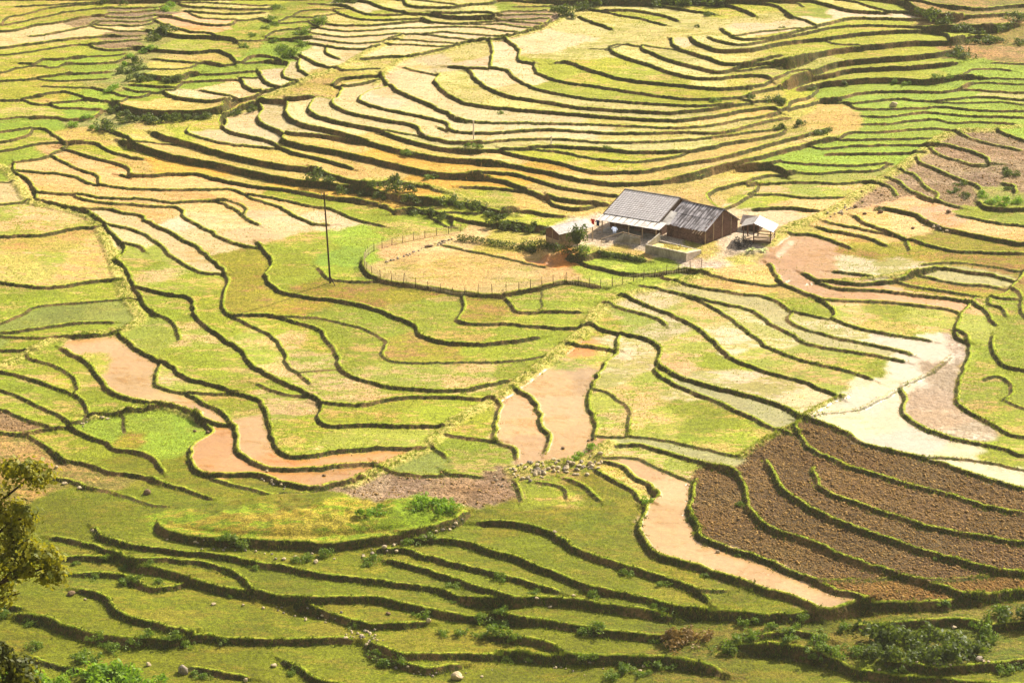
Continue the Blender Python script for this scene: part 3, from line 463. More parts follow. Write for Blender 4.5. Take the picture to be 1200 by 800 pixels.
0.59|0.42|1|1 -31.2,393.5 -30.2,391.8 -26.0,387.2 -21.9,383.8 -18.1,385.2 -17.5,385.5
0.69|0.42|1|1 -22.5,383.8 -21.9,383.1 -16.6,378.8 -12.7,377.3 -11.6,377.4
0.67|0.42|1|1 -2.7,367.2 -0.6,367.8 3.7,365.1 6.7,363.6
0.51|0.42|0|1 -81.8,257.9 -53.7,252.2 -51.2,251.3
0.48|0.42|1|1 24.0,384.2 25.8,384.7 28.5,386.6 32.7,390.2 40.0,392.9 41.9,394.6
0.38|0.42|1|1 31.5,372.0 30.2,373.7 29.5,377.8 30.5,381.0 34.3,384.2 36.2,384.8 37.9,385.9
0.28|0.42|1|1 30.8,372.0 33.7,376.0 36.7,382.0 37.5,386.1
0.84|0.51|1|1 34.1,390.8 35.1,391.3 36.8,391.8 40.2,392.5 42.0,388.6
0.38|0.42|1|1 35.4,383.9 36.9,387.3 39.9,389.8 42.0,388.9 43.9,389.7
0.41|0.42|1|1 44.8,417.1 45.9,421.2 49.5,425.7 51.4,432.9 50.9,433.3
0.41|0.42|1|1 40.9,413.0 43.2,416.0 48.5,421.6 51.1,424.7 54.8,425.4
0.41|0.42|1|1 37.4,419.6 40.3,424.5 45.5,428.6 49.4,433.9 50.3,435.2
0.31|0.42|1|1 36.7,433.6 38.8,433.7 42.5,435.9 47.0,437.1 48.0,438.1
0.31|0.42|1|1 38.3,425.1 39.5,425.8 44.2,430.3 48.3,435.2 51.2,435.3
0.46|0.42|0|0 -164.4,491.8 -117.0,495.9 -110.7,496.9 -103.9,495.7 -97.1,493.8 -90.2,491.3 -83.6,490.3 -77.2,490.8 -70.9,491.8 -64.5,491.8 -57.9,490.4 -51.4,490.0 -45.1,491.4 -38.7,492.7 -32.2,491.0 -25.7,490.0 -19.2,488.0 -12.8,487.3 -6.4,486.6 0.0,487.0 6.4,486.5 12.7,485.8 19.1,484.6 25.4,484.0 31.7,483.8 38.2,485.3 44.6,486.0 50.8,484.4 57.0,483.4 63.1,481.5 69.6,482.8 76.1,483.8 82.4,483.4 88.5,481.9 94.5,480.4 100.8,480.3 107.4,481.8 114.1,483.3 163.1,488.6
0.46|0.42|0|0 -167.0,500.3 -117.5,498.3 -110.9,497.8 -104.0,495.9 -97.2,494.3 -90.7,494.3 -84.5,495.9 -78.3,497.9 -71.8,498.5 -65.2,497.9 -58.6,496.9 -52.1,496.9 -45.5,496.8 -38.9,494.9 -32.3,492.7 -25.7,490.3 -19.2,488.3 -12.8,487.8 -6.4,488.9 0.0,490.4 6.4,490.5 12.8,489.9 19.2,488.3 25.6,489.1 32.1,490.4 38.5,489.7 44.7,487.8 51.0,486.3 57.1,484.2 63.4,483.9 69.9,484.9 76.2,484.8 82.4,483.8 88.7,483.3 95.2,484.4 102.1,487.0 109.0,489.7 115.6,490.5 164.5,492.9
0.46|0.42|0|0 -168.1,503.8 -118.1,501.4 -111.5,500.9 -104.8,500.3 -98.3,500.9 -92.1,502.9 -85.8,504.8 -79.2,504.5 -72.3,502.4 -65.5,500.6 -58.8,499.3 -52.2,498.8 -45.6,497.9 -38.9,495.4 -32.3,493.0 -25.8,491.8 -19.4,492.8 -13.0,495.2 -6.5,497.0 0.0,495.3 6.5,493.3 12.9,492.7 19.4,493.4 25.8,493.7 32.2,492.3 38.5,490.3 44.7,488.0 51.0,486.8 57.2,485.8 63.9,488.3 70.5,489.4 76.9,489.6 83.3,489.5 89.9,490.8 96.8,493.3 103.7,495.4 110.2,495.4 116.2,493.5 162.8,487.7
0.47|0.42|0|0 -170.3,511.4 -119.7,508.8 -112.9,507.9 -106.2,507.8 -99.7,508.6 -93.2,509.3 -86.4,508.3 -79.3,505.5 -72.4,502.9 -65.6,501.8 -59.1,502.3 -52.6,502.4 -45.9,501.4 -39.3,500.4 -32.7,499.8 -26.2,500.8 -19.7,502.8 -13.2,503.4 -6.6,501.4 0.0,498.5 6.5,496.3 13.0,495.8 19.5,496.3 25.9,494.8 32.3,493.8 38.6,492.2 44.9,490.8 51.5,492.4 58.3,495.8 65.1,497.8 71.6,497.8 77.9,496.8 84.4,496.4 91.1,497.7 97.8,498.8 104.2,498.2 110.3,496.0 116.3,493.9 162.9,488.2
0.47|0.42|0|0 -171.9,516.8 -120.6,512.9 -113.6,511.4 -106.9,511.3 -100.3,511.7 -93.4,510.9 -86.5,509.0 -79.6,507.3 -72.9,507.3 -66.5,509.2 -59.9,509.3 -53.3,510.3 -46.6,509.3 -39.8,507.8 -33.1,507.4 -26.5,508.0 -19.9,507.9 -13.2,505.8 -6.6,501.9 0.0,499.2 6.5,498.8 13.1,499.9 19.6,500.8 26.1,500.4 32.6,498.7 39.1,498.8 45.8,501.0 52.6,503.5 59.3,504.4 65.6,502.7 71.9,500.5 78.3,499.3 84.9,499.6 91.6,500.8 98.1,500.8 104.5,499.8 110.8,498.8 117.6,499.8 167.4,502.5
0.47|0.42|0|0 -170.8,513.0 -120.8,513.9 -114.2,514.5 -107.8,516.1 -101.2,516.8 -94.3,516.1 -87.4,515.3 -80.8,515.8 -74.2,516.9 -67.6,517.9 -60.8,517.6 -53.8,515.4 -46.8,512.8 -40.0,510.9 -33.3,510.8 -26.7,510.8 -19.9,509.4 -13.2,507.2 -6.6,505.3 0.0,505.8 6.6,508.1 13.3,509.9 20.0,509.9 26.5,508.3 33.1,506.9 39.7,507.2 46.4,508.3 53.0,507.9 59.4,505.8 65.7,503.1 72.1,501.8 78.8,503.0 85.7,505.4 92.6,506.8 99.2,506.9 105.8,506.8 112.6,507.4 119.6,509.4 171.5,516.2
0.48|0.42|0|0 -170.8,513.4 -122.4,521.6 -116.0,523.5 -109.4,524.7 -102.5,524.4 -95.5,523.5 -88.6,523.0 -81.9,523.4 -75.1,523.6 -68.1,522.6 -61.0,520.3 -54.0,517.5 -47.1,516.2 -40.4,516.9 -33.8,518.1 -27.0,518.1 -20.2,517.2 -13.5,516.3 -6.7,516.9 0.0,518.4 6.8,519.0 13.5,518.0 20.1,515.2 26.7,512.2 33.3,511.3 40.0,511.8 46.7,511.9 53.3,510.8 59.8,509.2 66.4,509.2 73.3,511.4 80.5,514.8 87.5,516.8 94.2,516.4 100.7,514.9 107.3,514.4 114.1,515.1 121.0,515.8 172.1,518.0
0.77|0.80|0|0 -86.8,237.2 -60.8,235.3 -56.6,235.0 -52.2,234.6 -47.9,234.1 -43.7,233.6 -39.4,233.3 -35.2,233.4 -31.1,233.8 -27.0,234.5 -22.8,235.0 -18.6,235.4 -14.3,234.8 -10.1,234.7 -5.9,234.2 -1.7,233.5 2.5,232.8 6.7,232.4 10.9,232.2 15.0,232.3 19.2,232.6 23.4,232.9 27.6,233.3 31.8,233.3 36.0,233.2 40.2,233.0 44.2,232.3 48.3,231.6 52.3,231.0 56.3,230.4 81.0,229.8
0.76|0.80|0|0 -85.2,232.2 -59.8,230.4 -55.6,230.0 -51.4,229.8 -47.3,230.0 -43.2,230.4 -39.1,231.0 -35.0,231.6 -30.9,232.0 -26.7,232.1 -22.5,231.8 -18.3,231.4 -14.1,230.8 -10.0,230.3 -5.8,229.1 -1.7,229.0 2.5,229.3 6.6,229.8 10.8,230.2 14.9,230.6 19.1,230.5 23.2,230.2 27.3,229.6 31.4,229.0 35.4,228.3 39.5,227.9 43.5,227.7 47.7,227.9 51.8,228.3 56.1,228.7 80.7,229.0
0.75|0.80|0|0 -82.9,224.4 -58.9,226.1 -54.9,226.5 -50.9,227.1 -46.9,227.6 -42.9,228.0 -38.7,228.1 -34.6,227.8 -30.4,227.3 -26.2,226.8 -22.1,226.3 -18.0,226.0 -13.9,226.1 -9.8,226.3 -5.7,226.8 -1.6,226.5 2.5,226.9 6.6,227.1 10.7,226.8 14.7,226.3 18.8,225.6 22.8,224.8 26.8,224.3 30.8,224.2 34.9,224.3 39.0,224.7 43.2,225.2 47.3,225.6 51.4,225.7 55.4,225.6 79.2,223.5
"""
PATHS_TXT = """
1.3 27.0,345.2 23.3,342.2 16.1,338.1 11.9,333.4 10.1,326.8 7.2,321.0 4.3,314.9 0.4,306.8 -3.1,301.4 -6.2,296.9 -8.6,291.8 -10.0,288.1 -11.9,285.9 -15.7,281.4 -18.4,278.0
1.4 80.5,409.2 74.8,407.6 70.0,407.4 63.9,398.3 58.7,389.2 54.1,383.2 49.2,374.4 44.8,368.9 39.9,364.0 36.1,355.5
1.2 -65.5,317.5 -63.0,321.7 -60.1,326.1 -56.1,328.0 -51.8,328.9 -49.6,333.4 -52.4,341.5 -54.7,349.9 -56.6,357.7 -60.5,371.7 -63.7,377.7 -69.3,381.0 -72.9,383.4 -75.1,389.0 -78.1,395.8 -80.2,399.0
0.7 26.3,282.3 30.6,288.9 34.5,293.0 38.7,298.7 40.3,299.6
1.1 -49.7,420.4 -42.7,428.6 -36.2,436.4 -29.4,444.4 -24.1,456.5 -19.9,464.1
1.0 -23.1,435.4 -19.3,448.5 -12.0,454.8 -7.6,460.4 0.0,462.2 6.2,469.3 9.4,475.8
1.0 -22.0,385.0 -16.8,385.3 -10.2,381.2 -5.1,375.5 1.3,370.9
1.2 0.0,281.1 3.9,282.5 8.9,283.4 11.5,287.8
1.0 -51.5,300.6 -48.0,302.0 -43.0,303.6 -38.4,300.3
0.8 43.9,339.9 51.0,341.2 55.4,343.3
"""
SEEDS_TXT = """
W -82.9,465.6 -88.4,462.2 -76.2,472.5 -77.2,468.9 -70.1,473.0 -53.6,430.7 -50.6,436.0 -48.2,426.5 -44.2,429.5 -44.8,436.0 -40.9,440.9 -37.1,439.6 -34.6,445.7 -33.8,449.1 -30.7,453.4 -28.5,454.9 -31.8,459.3 -32.0,462.8 -30.7,465.8 -30.9,469.8 -28.4,480.9 -40.4,435.3 -43.0,431.7 -18.6,471.9 -12.3,468.2 -19.9,463.6 -18.2,460.9 -19.5,454.7 -10.7,462.6 -6.1,462.7 -6.2,469.0 -24.3,461.5 -15.0,456.0 -6.2,471.6 -39.5,424.2 -47.2,409.8 -34.5,415.0 -39.8,411.7 -29.0,415.6 -23.7,419.8 -16.9,424.0 -17.7,446.5 -14.9,449.5 0.0,443.4 -3.6,435.4 -5.5,411.9 2.7,411.0 2.7,405.6 -5.4,406.1 -43.5,414.4 -21.3,427.8 -15.2,416.1 5.4,401.8 13.5,405.0 28.3,452.0 38.8,453.6 48.7,462.5 43.9,460.1 -52.2,367.6 -54.5,366.2 -46.8,374.8 -41.9,370.5 -35.1,371.4 -28.8,370.7 -44.6,367.0 -33.4,373.2 -76.8,387.5
GY -87.7,485.9 -84.9,478.3 -79.4,483.3 -90.0,471.2 -77.8,462.6 -84.8,458.6 -86.9,453.6 -76.4,458.5 -83.6,442.8 -85.3,436.1 -79.6,445.2 -78.7,439.7 -80.5,433.3 -76.0,432.1 -76.2,424.1 -75.3,488.0 -72.1,488.0 -57.9,462.3 -48.1,488.3 -25.0,475.6 -21.9,476.8 -50.1,417.7 -52.4,419.6 21.9,475.8 7.2,435.8 14.6,440.9 14.2,430.0 16.8,422.5 39.4,479.5 45.2,474.8 53.4,478.1 68.7,475.3 31.6,482.0 23.0,434.8 25.6,428.5 28.0,421.5 30.5,417.2 61.2,464.7 60.7,460.6 66.2,456.2 65.2,448.6 64.5,443.4 63.8,438.2 52.0,450.0 44.1,445.3 47.6,451.0 47.9,424.1 13.0,389.4 13.2,393.7 9.2,390.6 -2.6,379.4 2.5,370.2 -5.1,379.3 -66.8,407.8 -61.3,407.7 -79.2,408.8 38.8,377.7 36.9,377.9 81.9,460.2
GB -74.0,452.1 -71.9,443.3 -69.8,428.7 -72.0,424.4 -80.9,418.8 -72.9,449.5 -73.0,431.1 -76.4,443.8 -60.6,435.3 -64.6,432.7 -65.7,429.8 -44.7,450.2 -51.5,444.8 -43.7,456.3 -51.2,441.9 -52.3,438.2 61.7,432.6 64.0,428.2 64.6,422.6 62.1,424.7 70.1,421.7 69.5,417.7 81.6,440.7 80.9,436.5 80.4,433.0 79.8,429.8 78.7,423.2 78.1,419.4 76.3,416.6 64.0,417.9 63.5,414.4 63.0,411.0 59.6,406.1 57.9,403.0 54.8,399.5 52.9,395.2 49.8,391.3 75.1,426.7 -77.3,405.3 -79.8,412.4 -20.5,355.2 -22.9,355.5 -22.1,363.5 -48.5,298.0 -42.3,297.7 -40.2,297.8 -43.6,292.2
BP -70.8,484.1 -71.1,480.8 -70.8,478.2 -70.4,475.6 -69.6,469.2 -69.1,466.1 -70.0,461.6 -3.1,467.9 1.5,470.1 1.6,475.0 0.0,477.5 -12.5,276.2 -6.8,276.0 -1.9,274.7 -15.5,277.2 56.0,378.2 58.8,380.5 61.1,383.0 64.1,382.0 67.6,388.0 67.4,394.8 72.2,391.9 73.9,402.4 77.9,402.5 70.6,382.8 76.5,386.7 77.4,395.8 66.9,375.7 53.4,378.4 70.5,406.3 75.2,379.6 -60.9,300.4
G -71.0,457.5 -72.1,454.5 -62.5,438.8 -60.4,432.9 -46.1,466.5 -47.0,459.2 -39.7,483.7 -35.8,473.3 -40.0,466.8 -42.2,474.9 -35.0,485.2 3.2,481.9 -1.6,484.2 6.4,485.1 55.6,470.2 -78.3,395.8 -65.4,343.1 -58.7,345.1 -64.8,339.5 -58.7,329.7 -51.7,354.5 -44.8,347.0 -46.0,337.3 -40.4,317.9 -32.5,327.7 -32.5,355.8 -29.2,359.6 -20.1,373.2 -16.1,367.3 -23.5,346.1 -45.6,343.3 -42.4,336.3 -11.4,334.5 -4.4,324.5 0.0,323.0 -19.2,330.2 -2.2,319.1 -18.6,319.0 -24.3,322.7 4.6,337.0 2.2,329.1 6.9,338.9 9.2,337.2 6.2,329.2 -10.5,304.0 -17.5,297.8 -10.4,299.6 -25.5,294.3 -29.8,308.5 -35.7,304.0 -4.1,294.3 -6.0,286.8 0.0,310.1 -1.1,318.5 23.3,292.2 20.6,297.8 42.6,309.8 44.3,306.7 38.7,333.5 48.8,324.7 25.1,289.4 13.5,328.2 24.6,311.0 70.0,364.4 68.0,366.7 49.6,330.0 59.4,308.7 56.5,297.4 63.5,316.6 57.3,284.3 55.6,280.2 66.8,332.2 57.8,311.7 61.0,299.7 58.6,291.7 -59.5,314.6 -53.9,306.0 -57.8,310.6 -51.0,308.2 -58.9,304.0 -59.4,320.2 -50.5,290.6 -55.1,293.7 8.7,275.6 1.9,272.1 4.8,273.5 -56.3,314.4 1.9,276.9
P -54.3,486.2 -54.8,483.4 -52.1,480.6 -56.7,479.1 -51.9,478.3 -61.1,469.7 -56.1,488.3 -32.8,475.1 -23.7,481.7 -17.4,482.1 -18.8,476.1 -12.6,478.5 -7.8,473.2 -12.7,483.4 -6.3,481.5 -24.9,472.6 -20.4,478.7 -7.5,452.0 -8.6,430.8 2.8,423.2 0.0,417.9 6.9,416.5 13.7,413.0 19.0,407.9 -5.6,424.7 13.9,471.0 15.7,476.8 25.4,482.8 24.3,461.2 13.3,447.5 20.7,448.2 23.3,441.3 33.7,465.8 30.2,459.1 19.0,483.4 30.6,440.5 46.2,468.2 62.5,475.9 33.8,444.9 39.7,446.1 36.4,440.7 33.1,435.8 34.0,427.3 46.6,472.7 34.0,448.0 79.1,425.6 81.3,421.6 18.9,404.6 21.4,401.3 21.2,397.2 29.3,398.3
SM -56.2,474.8 -57.4,471.2 -60.1,474.9 61.6,365.5 57.7,372.9 59.6,368.7
Y -57.7,453.7 -58.6,448.8 -57.9,442.7 -42.7,427.9 -32.2,441.8 -38.8,432.6 -25.2,449.2 -29.0,437.5 -35.8,431.8 50.4,434.3 49.3,438.1 44.4,403.1 36.7,391.5 36.9,393.6 39.2,390.0 52.0,435.9 41.1,427.4 42.3,425.1 37.0,429.5 40.3,434.7 45.9,418.5 41.1,411.0 -61.6,410.1 -66.1,413.0 -59.0,411.2 0.0,281.1 8.8,282.3 27.8,340.1 25.8,344.7 40.4,362.3 31.0,351.7 27.4,351.7 12.0,355.2 4.9,358.5
K -65.6,475.0 -66.4,457.0 -66.3,445.4 -68.6,435.4 -67.5,422.1 -64.9,488.0 -66.8,483.9 -65.4,467.0 -67.1,440.4 71.5,373.0 73.6,370.7 70.6,375.1
T -58.1,426.6 -52.1,423.5 -46.8,426.0 36.1,401.0 32.8,391.8 28.6,387.1 32.1,382.7 34.8,384.5 26.2,390.8 23.0,379.9 35.4,391.1 49.7,414.2 49.2,423.5 41.6,416.6 35.8,413.6 -33.5,400.9 -31.0,403.5 7.7,385.1 12.9,383.2 5.1,380.8 7.6,375.9 17.9,379.4 -42.5,396.1 -60.0,398.3 -39.5,392.0 -40.1,399.4 -25.5,401.8 -13.2,395.4 -23.8,395.1 -2.6,393.2 2.6,379.4 5.1,375.4 20.7,385.9 14.4,354.3 16.7,353.2
WP 6.0,457.7 0.0,453.3 -21.0,421.6 -4.4,444.8 -15.9,435.6 -24.0,425.6 53.5,464.7 59.5,470.5 49.6,456.6 -39.6,366.1 -37.9,374.2 -49.0,372.4 39.9,369.5 37.5,371.0
O -19.8,395.2 -15.8,393.0 -10.5,390.0 -2.6,388.7 -5.2,385.8 0.0,385.9 -53.6,400.3 -46.6,397.0 -35.3,389.5 6.5,388.3
S -71.1,392.3 -72.7,401.9 -65.9,401.8 -70.3,387.6 -59.0,390.3 -58.1,384.3 -66.8,381.9 -60.0,379.3 -53.1,375.2 -46.0,379.5 -38.5,381.1 -33.1,378.2 -64.0,397.9 -61.0,386.0 -47.9,385.0 -44.1,386.1 -67.0,391.3 -80.8,410.4 -73.6,407.6 4.8,352.6 7.1,346.2 31.2,340.2 30.4,344.6 26.5,338.8 32.6,342.9 28.9,340.1 45.0,371.1 51.2,360.4 49.3,365.3 56.6,364.3 67.9,359.0 52.8,364.2 46.6,363.3 47.4,359.2 43.0,375.9 40.4,375.0
PG -69.7,376.0 -65.7,359.1 -70.5,373.0 -64.6,375.4 -49.8,358.4 -47.2,328.2 -40.2,326.0 -29.9,322.8 -27.2,316.3 -53.3,348.1 -48.8,350.7 -12.8,309.7 -4.3,310.0 -18.9,304.4 -18.1,290.2 -28.0,300.0 -39.3,308.0 -27.8,310.6 -29.3,315.4 -21.4,310.3 7.6,314.0 4.3,312.7 10.9,316.5 10.3,298.1 14.5,300.6 18.4,295.0 21.4,311.0 22.0,320.7 14.6,329.2 22.5,329.7 26.1,333.1 32.1,311.9 38.1,307.2 38.7,313.0 44.8,327.8 10.6,292.6 11.8,295.4 16.9,306.6 48.1,387.7 44.9,382.0 53.7,327.8 47.5,382.3 38.7,383.6 60.9,323.8 58.1,320.2 60.9,330.7 18.6,281.1 16.7,282.9 -53.7,319.3 -54.1,311.0
SG -66.4,363.1 -69.8,355.0 -60.9,359.5 -58.8,353.6
GD -59.6,335.9 -64.5,330.7 -55.2,336.7 -10.9,284.5
OL -36.8,349.5 -36.8,337.0 -10.9,318.8 -3.4,332.3 -19.7,339.5 -32.3,338.1 -13.9,339.6 -4.6,335.7 49.5,357.1 61.4,348.0 56.3,337.8 62.7,356.7 50.2,352.8 52.4,351.4 59.7,352.9 56.8,349.3 -44.1,292.2
GF 10.6,347.7 15.3,347.0 20.0,345.8 18.7,343.0
EN -4.8,351.0 -11.9,351.0 0.0,347.1 -15.5,350.9 -16.9,355.8 -13.4,361.0
YD 12.7,356.1 19.2,355.4 28.5,350.6 31.0,352.1 26.6,348.8 12.1,358.7 14.6,359.3 10.9,357.5 7.9,360.9 17.5,357.3
OR 4.8,351.8 6.5,351.1 9.8,318.1
M1 -49.4,319.4 -47.0,310.2 -37.6,301.7 -30.3,291.1 -42.1,305.2 -54.2,322.6 -36.2,298.6 1.0,294.0 6.2,298.8 2.0,288.9 0.0,299.4 7.1,290.8 5.1,293.4 5.8,308.8 8.5,310.3 14.7,280.7 17.2,273.1 16.9,268.6 16.6,261.7 22.5,255.4 29.2,249.5 33.2,246.0 18.1,257.2 25.9,252.4
MO -35.1,288.1 -22.7,284.2 -20.5,280.2 -26.6,282.8 -32.6,283.9 -35.6,284.1 -25.4,280.2
PW 15.2,315.5 20.9,303.6 27.4,319.9 18.3,334.6 34.1,298.8 38.9,325.1 12.8,309.5 31.2,301.8 47.1,346.9 54.0,346.3 16.1,338.1 20.0,324.0 30.9,322.7 25.4,307.9 33.1,322.8
GW 27.7,297.0 58.3,343.4 42.6,318.7 60.0,339.5 23.5,281.8
M2 41.7,351.4 38.2,340.8 43.3,334.1 43.6,347.1 37.9,349.5 40.2,337.7 51.3,334.8 45.7,335.5
R 76.5,465.9 85.6,474.3 84.8,469.5 84.1,465.1 83.4,450.9 87.6,458.4 76.4,454.3 81.1,465.1 -57.4,289.4 -57.5,284.3
WH 44.6,293.0 40.6,292.9 47.5,284.7 55.6,274.9 48.6,306.7 54.1,315.6 51.0,282.1 43.0,295.8 46.1,303.9
W2 50.4,298.0 50.6,292.3 56.3,315.6 53.8,306.7 54.7,286.9
B 23.5,268.0 21.9,272.6 28.1,266.9 30.8,275.6 30.7,264.8 38.1,272.8 46.1,275.1 46.6,266.1 37.0,263.9 45.4,257.6 36.4,258.3 44.6,252.3 31.7,257.1 25.5,258.9 35.7,252.9 53.4,261.9 52.1,254.9 31.6,283.7 36.0,288.2 40.9,280.0 23.3,278.0 27.0,276.7 51.8,269.3 27.3,269.3 29.5,258.1 54.2,267.0
BO 38.7,248.2 49.3,248.7 35.1,247.5 43.0,247.3
F 26.2,246.0 23.6,245.8 -44.9,286.4 -38.3,281.6 -32.6,274.0 -26.2,277.6 -46.8,278.7 -35.3,281.3 -28.7,273.7 -50.6,265.9 -37.2,264.6 -46.4,263.4 -36.6,259.4 -32.0,258.7 -40.9,256.4 -31.1,249.8 -46.2,250.2 -43.5,244.0 -22.5,253.7 -18.3,259.1 -13.5,254.0 -4.5,257.8 0.0,261.4 9.3,265.0 4.5,256.8 8.9,252.6 17.8,250.9 -4.5,252.9 -15.9,247.9 -22.8,246.1 -8.7,243.6 4.4,247.5 8.6,240.9 -21.5,240.2 0.0,237.8 29.6,236.2 11.4,272.2 3.8,269.7 -51.7,273.2 -34.3,271.6 0.0,269.8 -4.7,265.1 -1.9,263.8 -9.1,257.0 -44.0,265.9 -46.1,261.1 -45.5,257.2 -37.3,257.2 3.6,251.4 8.8,248.5 -3.4,239.6 -10.3,238.8 -30.1,240.6 -38.8,241.1 23.8,248.6 -26.2,245.1 -18.0,253.7 12.8,260.5 14.4,255.0 -23.9,272.9 46.2,234.7 38.0,236.0 49.5,234.3
KG -28.3,268.6 -18.8,268.0 -9.4,269.5 -35.9,269.0 -32.7,266.2 -14.0,265.1 -23.3,264.8
KB 25.9,241.8 34.6,242.7 43.2,242.8 21.6,242.4 47.6,243.2 49.4,238.6 30.3,243.4 18.9,240.3
"""
BOULDERS_TXT = """-32.91,238.67,1.15,0|tall grey boulder standing on the bank at the lower left
-36.60,240.11,.55,1|rounded pale rock left of the tall grey boulder
-26.49,236.79,.5,1|pale rock right of the tall grey boulder at the bottom edge
-41.60,278.00,1.0,2|big brown boulder sunk in the green field at the left
-46.75,255.17,.95,2|dark boulder wedged in the bank beside the yellow tree
-45.07,254.17,.4,1|white stone beside the dark boulder by the yellow tree
-49.77,280.98,.7,1|flat pale slab on the field edge at the far left
-51.66,282.32,.7,1|light slab leaning left of the flat pale slab
-53.37,286.86,.5,1|whitish stone at the corner of the brown field on the left
-31.31,252.07,.55,1|white block on the dark bank below the looped terrace
-28.16,251.92,.4,1|small pale block right of the white block on the dark bank
-46.35,268.66,.5,1|small pale stone at the upper end of a foreground terrace edge
-23.93,239.70,.7,1|pink-grey boulder at the foot of the lower left bank
-5.43,236.79,1.3,1|wide pale boulder at the bottom centre of the terraces
-8.62,247.35,.6,1|upright pale stone in the lower centre bank
-12.83,248.97,.55,2|tan stone lying in the narrow lower centre terrace
3.98,249.21,.45,1|pale stone on the lip of the long lower terrace
6.38,249.91,.45,1|white stone in the olive field above the lower bank
2.57,249.79,.45,1|white stone at the left end of the lower bank
4.63,263.75,.5,1|pale stone where two foreground terrace edges part
21.91,257.98,.5,1|white stone in the brown water channel
44.88,243.39,.6,1|pale rock on the weedy slope below the ploughed fields
46.10,235.68,1.0,0|grey rock half hidden by shrubs at the lower right
36.17,234.87,.45,1|pale stone on the lower right path
50.44,372.54,.75,2|round dark boulder by the stone heap near the right path
51.87,374.96,.55,2|dark rock behind the round dark boulder
51.35,368.83,.6,2|brown rock in front of the round dark boulder
53.83,369.79,.95,2|biggest dark rock at the end of the brown field bank
63.37,367.30,.75,2|lone dark boulder in the tan field on the right
62.55,420.88,1.5,1|pinkish boulder alone in the bright green strip at the upper right
55.08,378.29,.5,2|low brown rock in the dry field by the right path
9.03,288.99,.45,2|dark stone at the end of the muddy pond
5.98,286.78,.55,2|brown rock at the lower edge of the muddy pond
-38.20,296.17,.5,2|brown rock under the bank of the green hollow
-36.59,295.56,.6,2|dark rock beside the pond corner on the left
-21.50,280.17,.5,2|brown clod of rock in the lower strip of muddy water
-28.17,281.63,.4,1|white stone on the bund between two muddy ponds
59.61,363.48,.7,2|brown rock at the left of the stone heap on the dark bank
57.35,361.32,.6,2|flat brown rock below the dark bank on the right
-11.91,358.93,.9,2|dark log-like rock beside the round enclosure"""
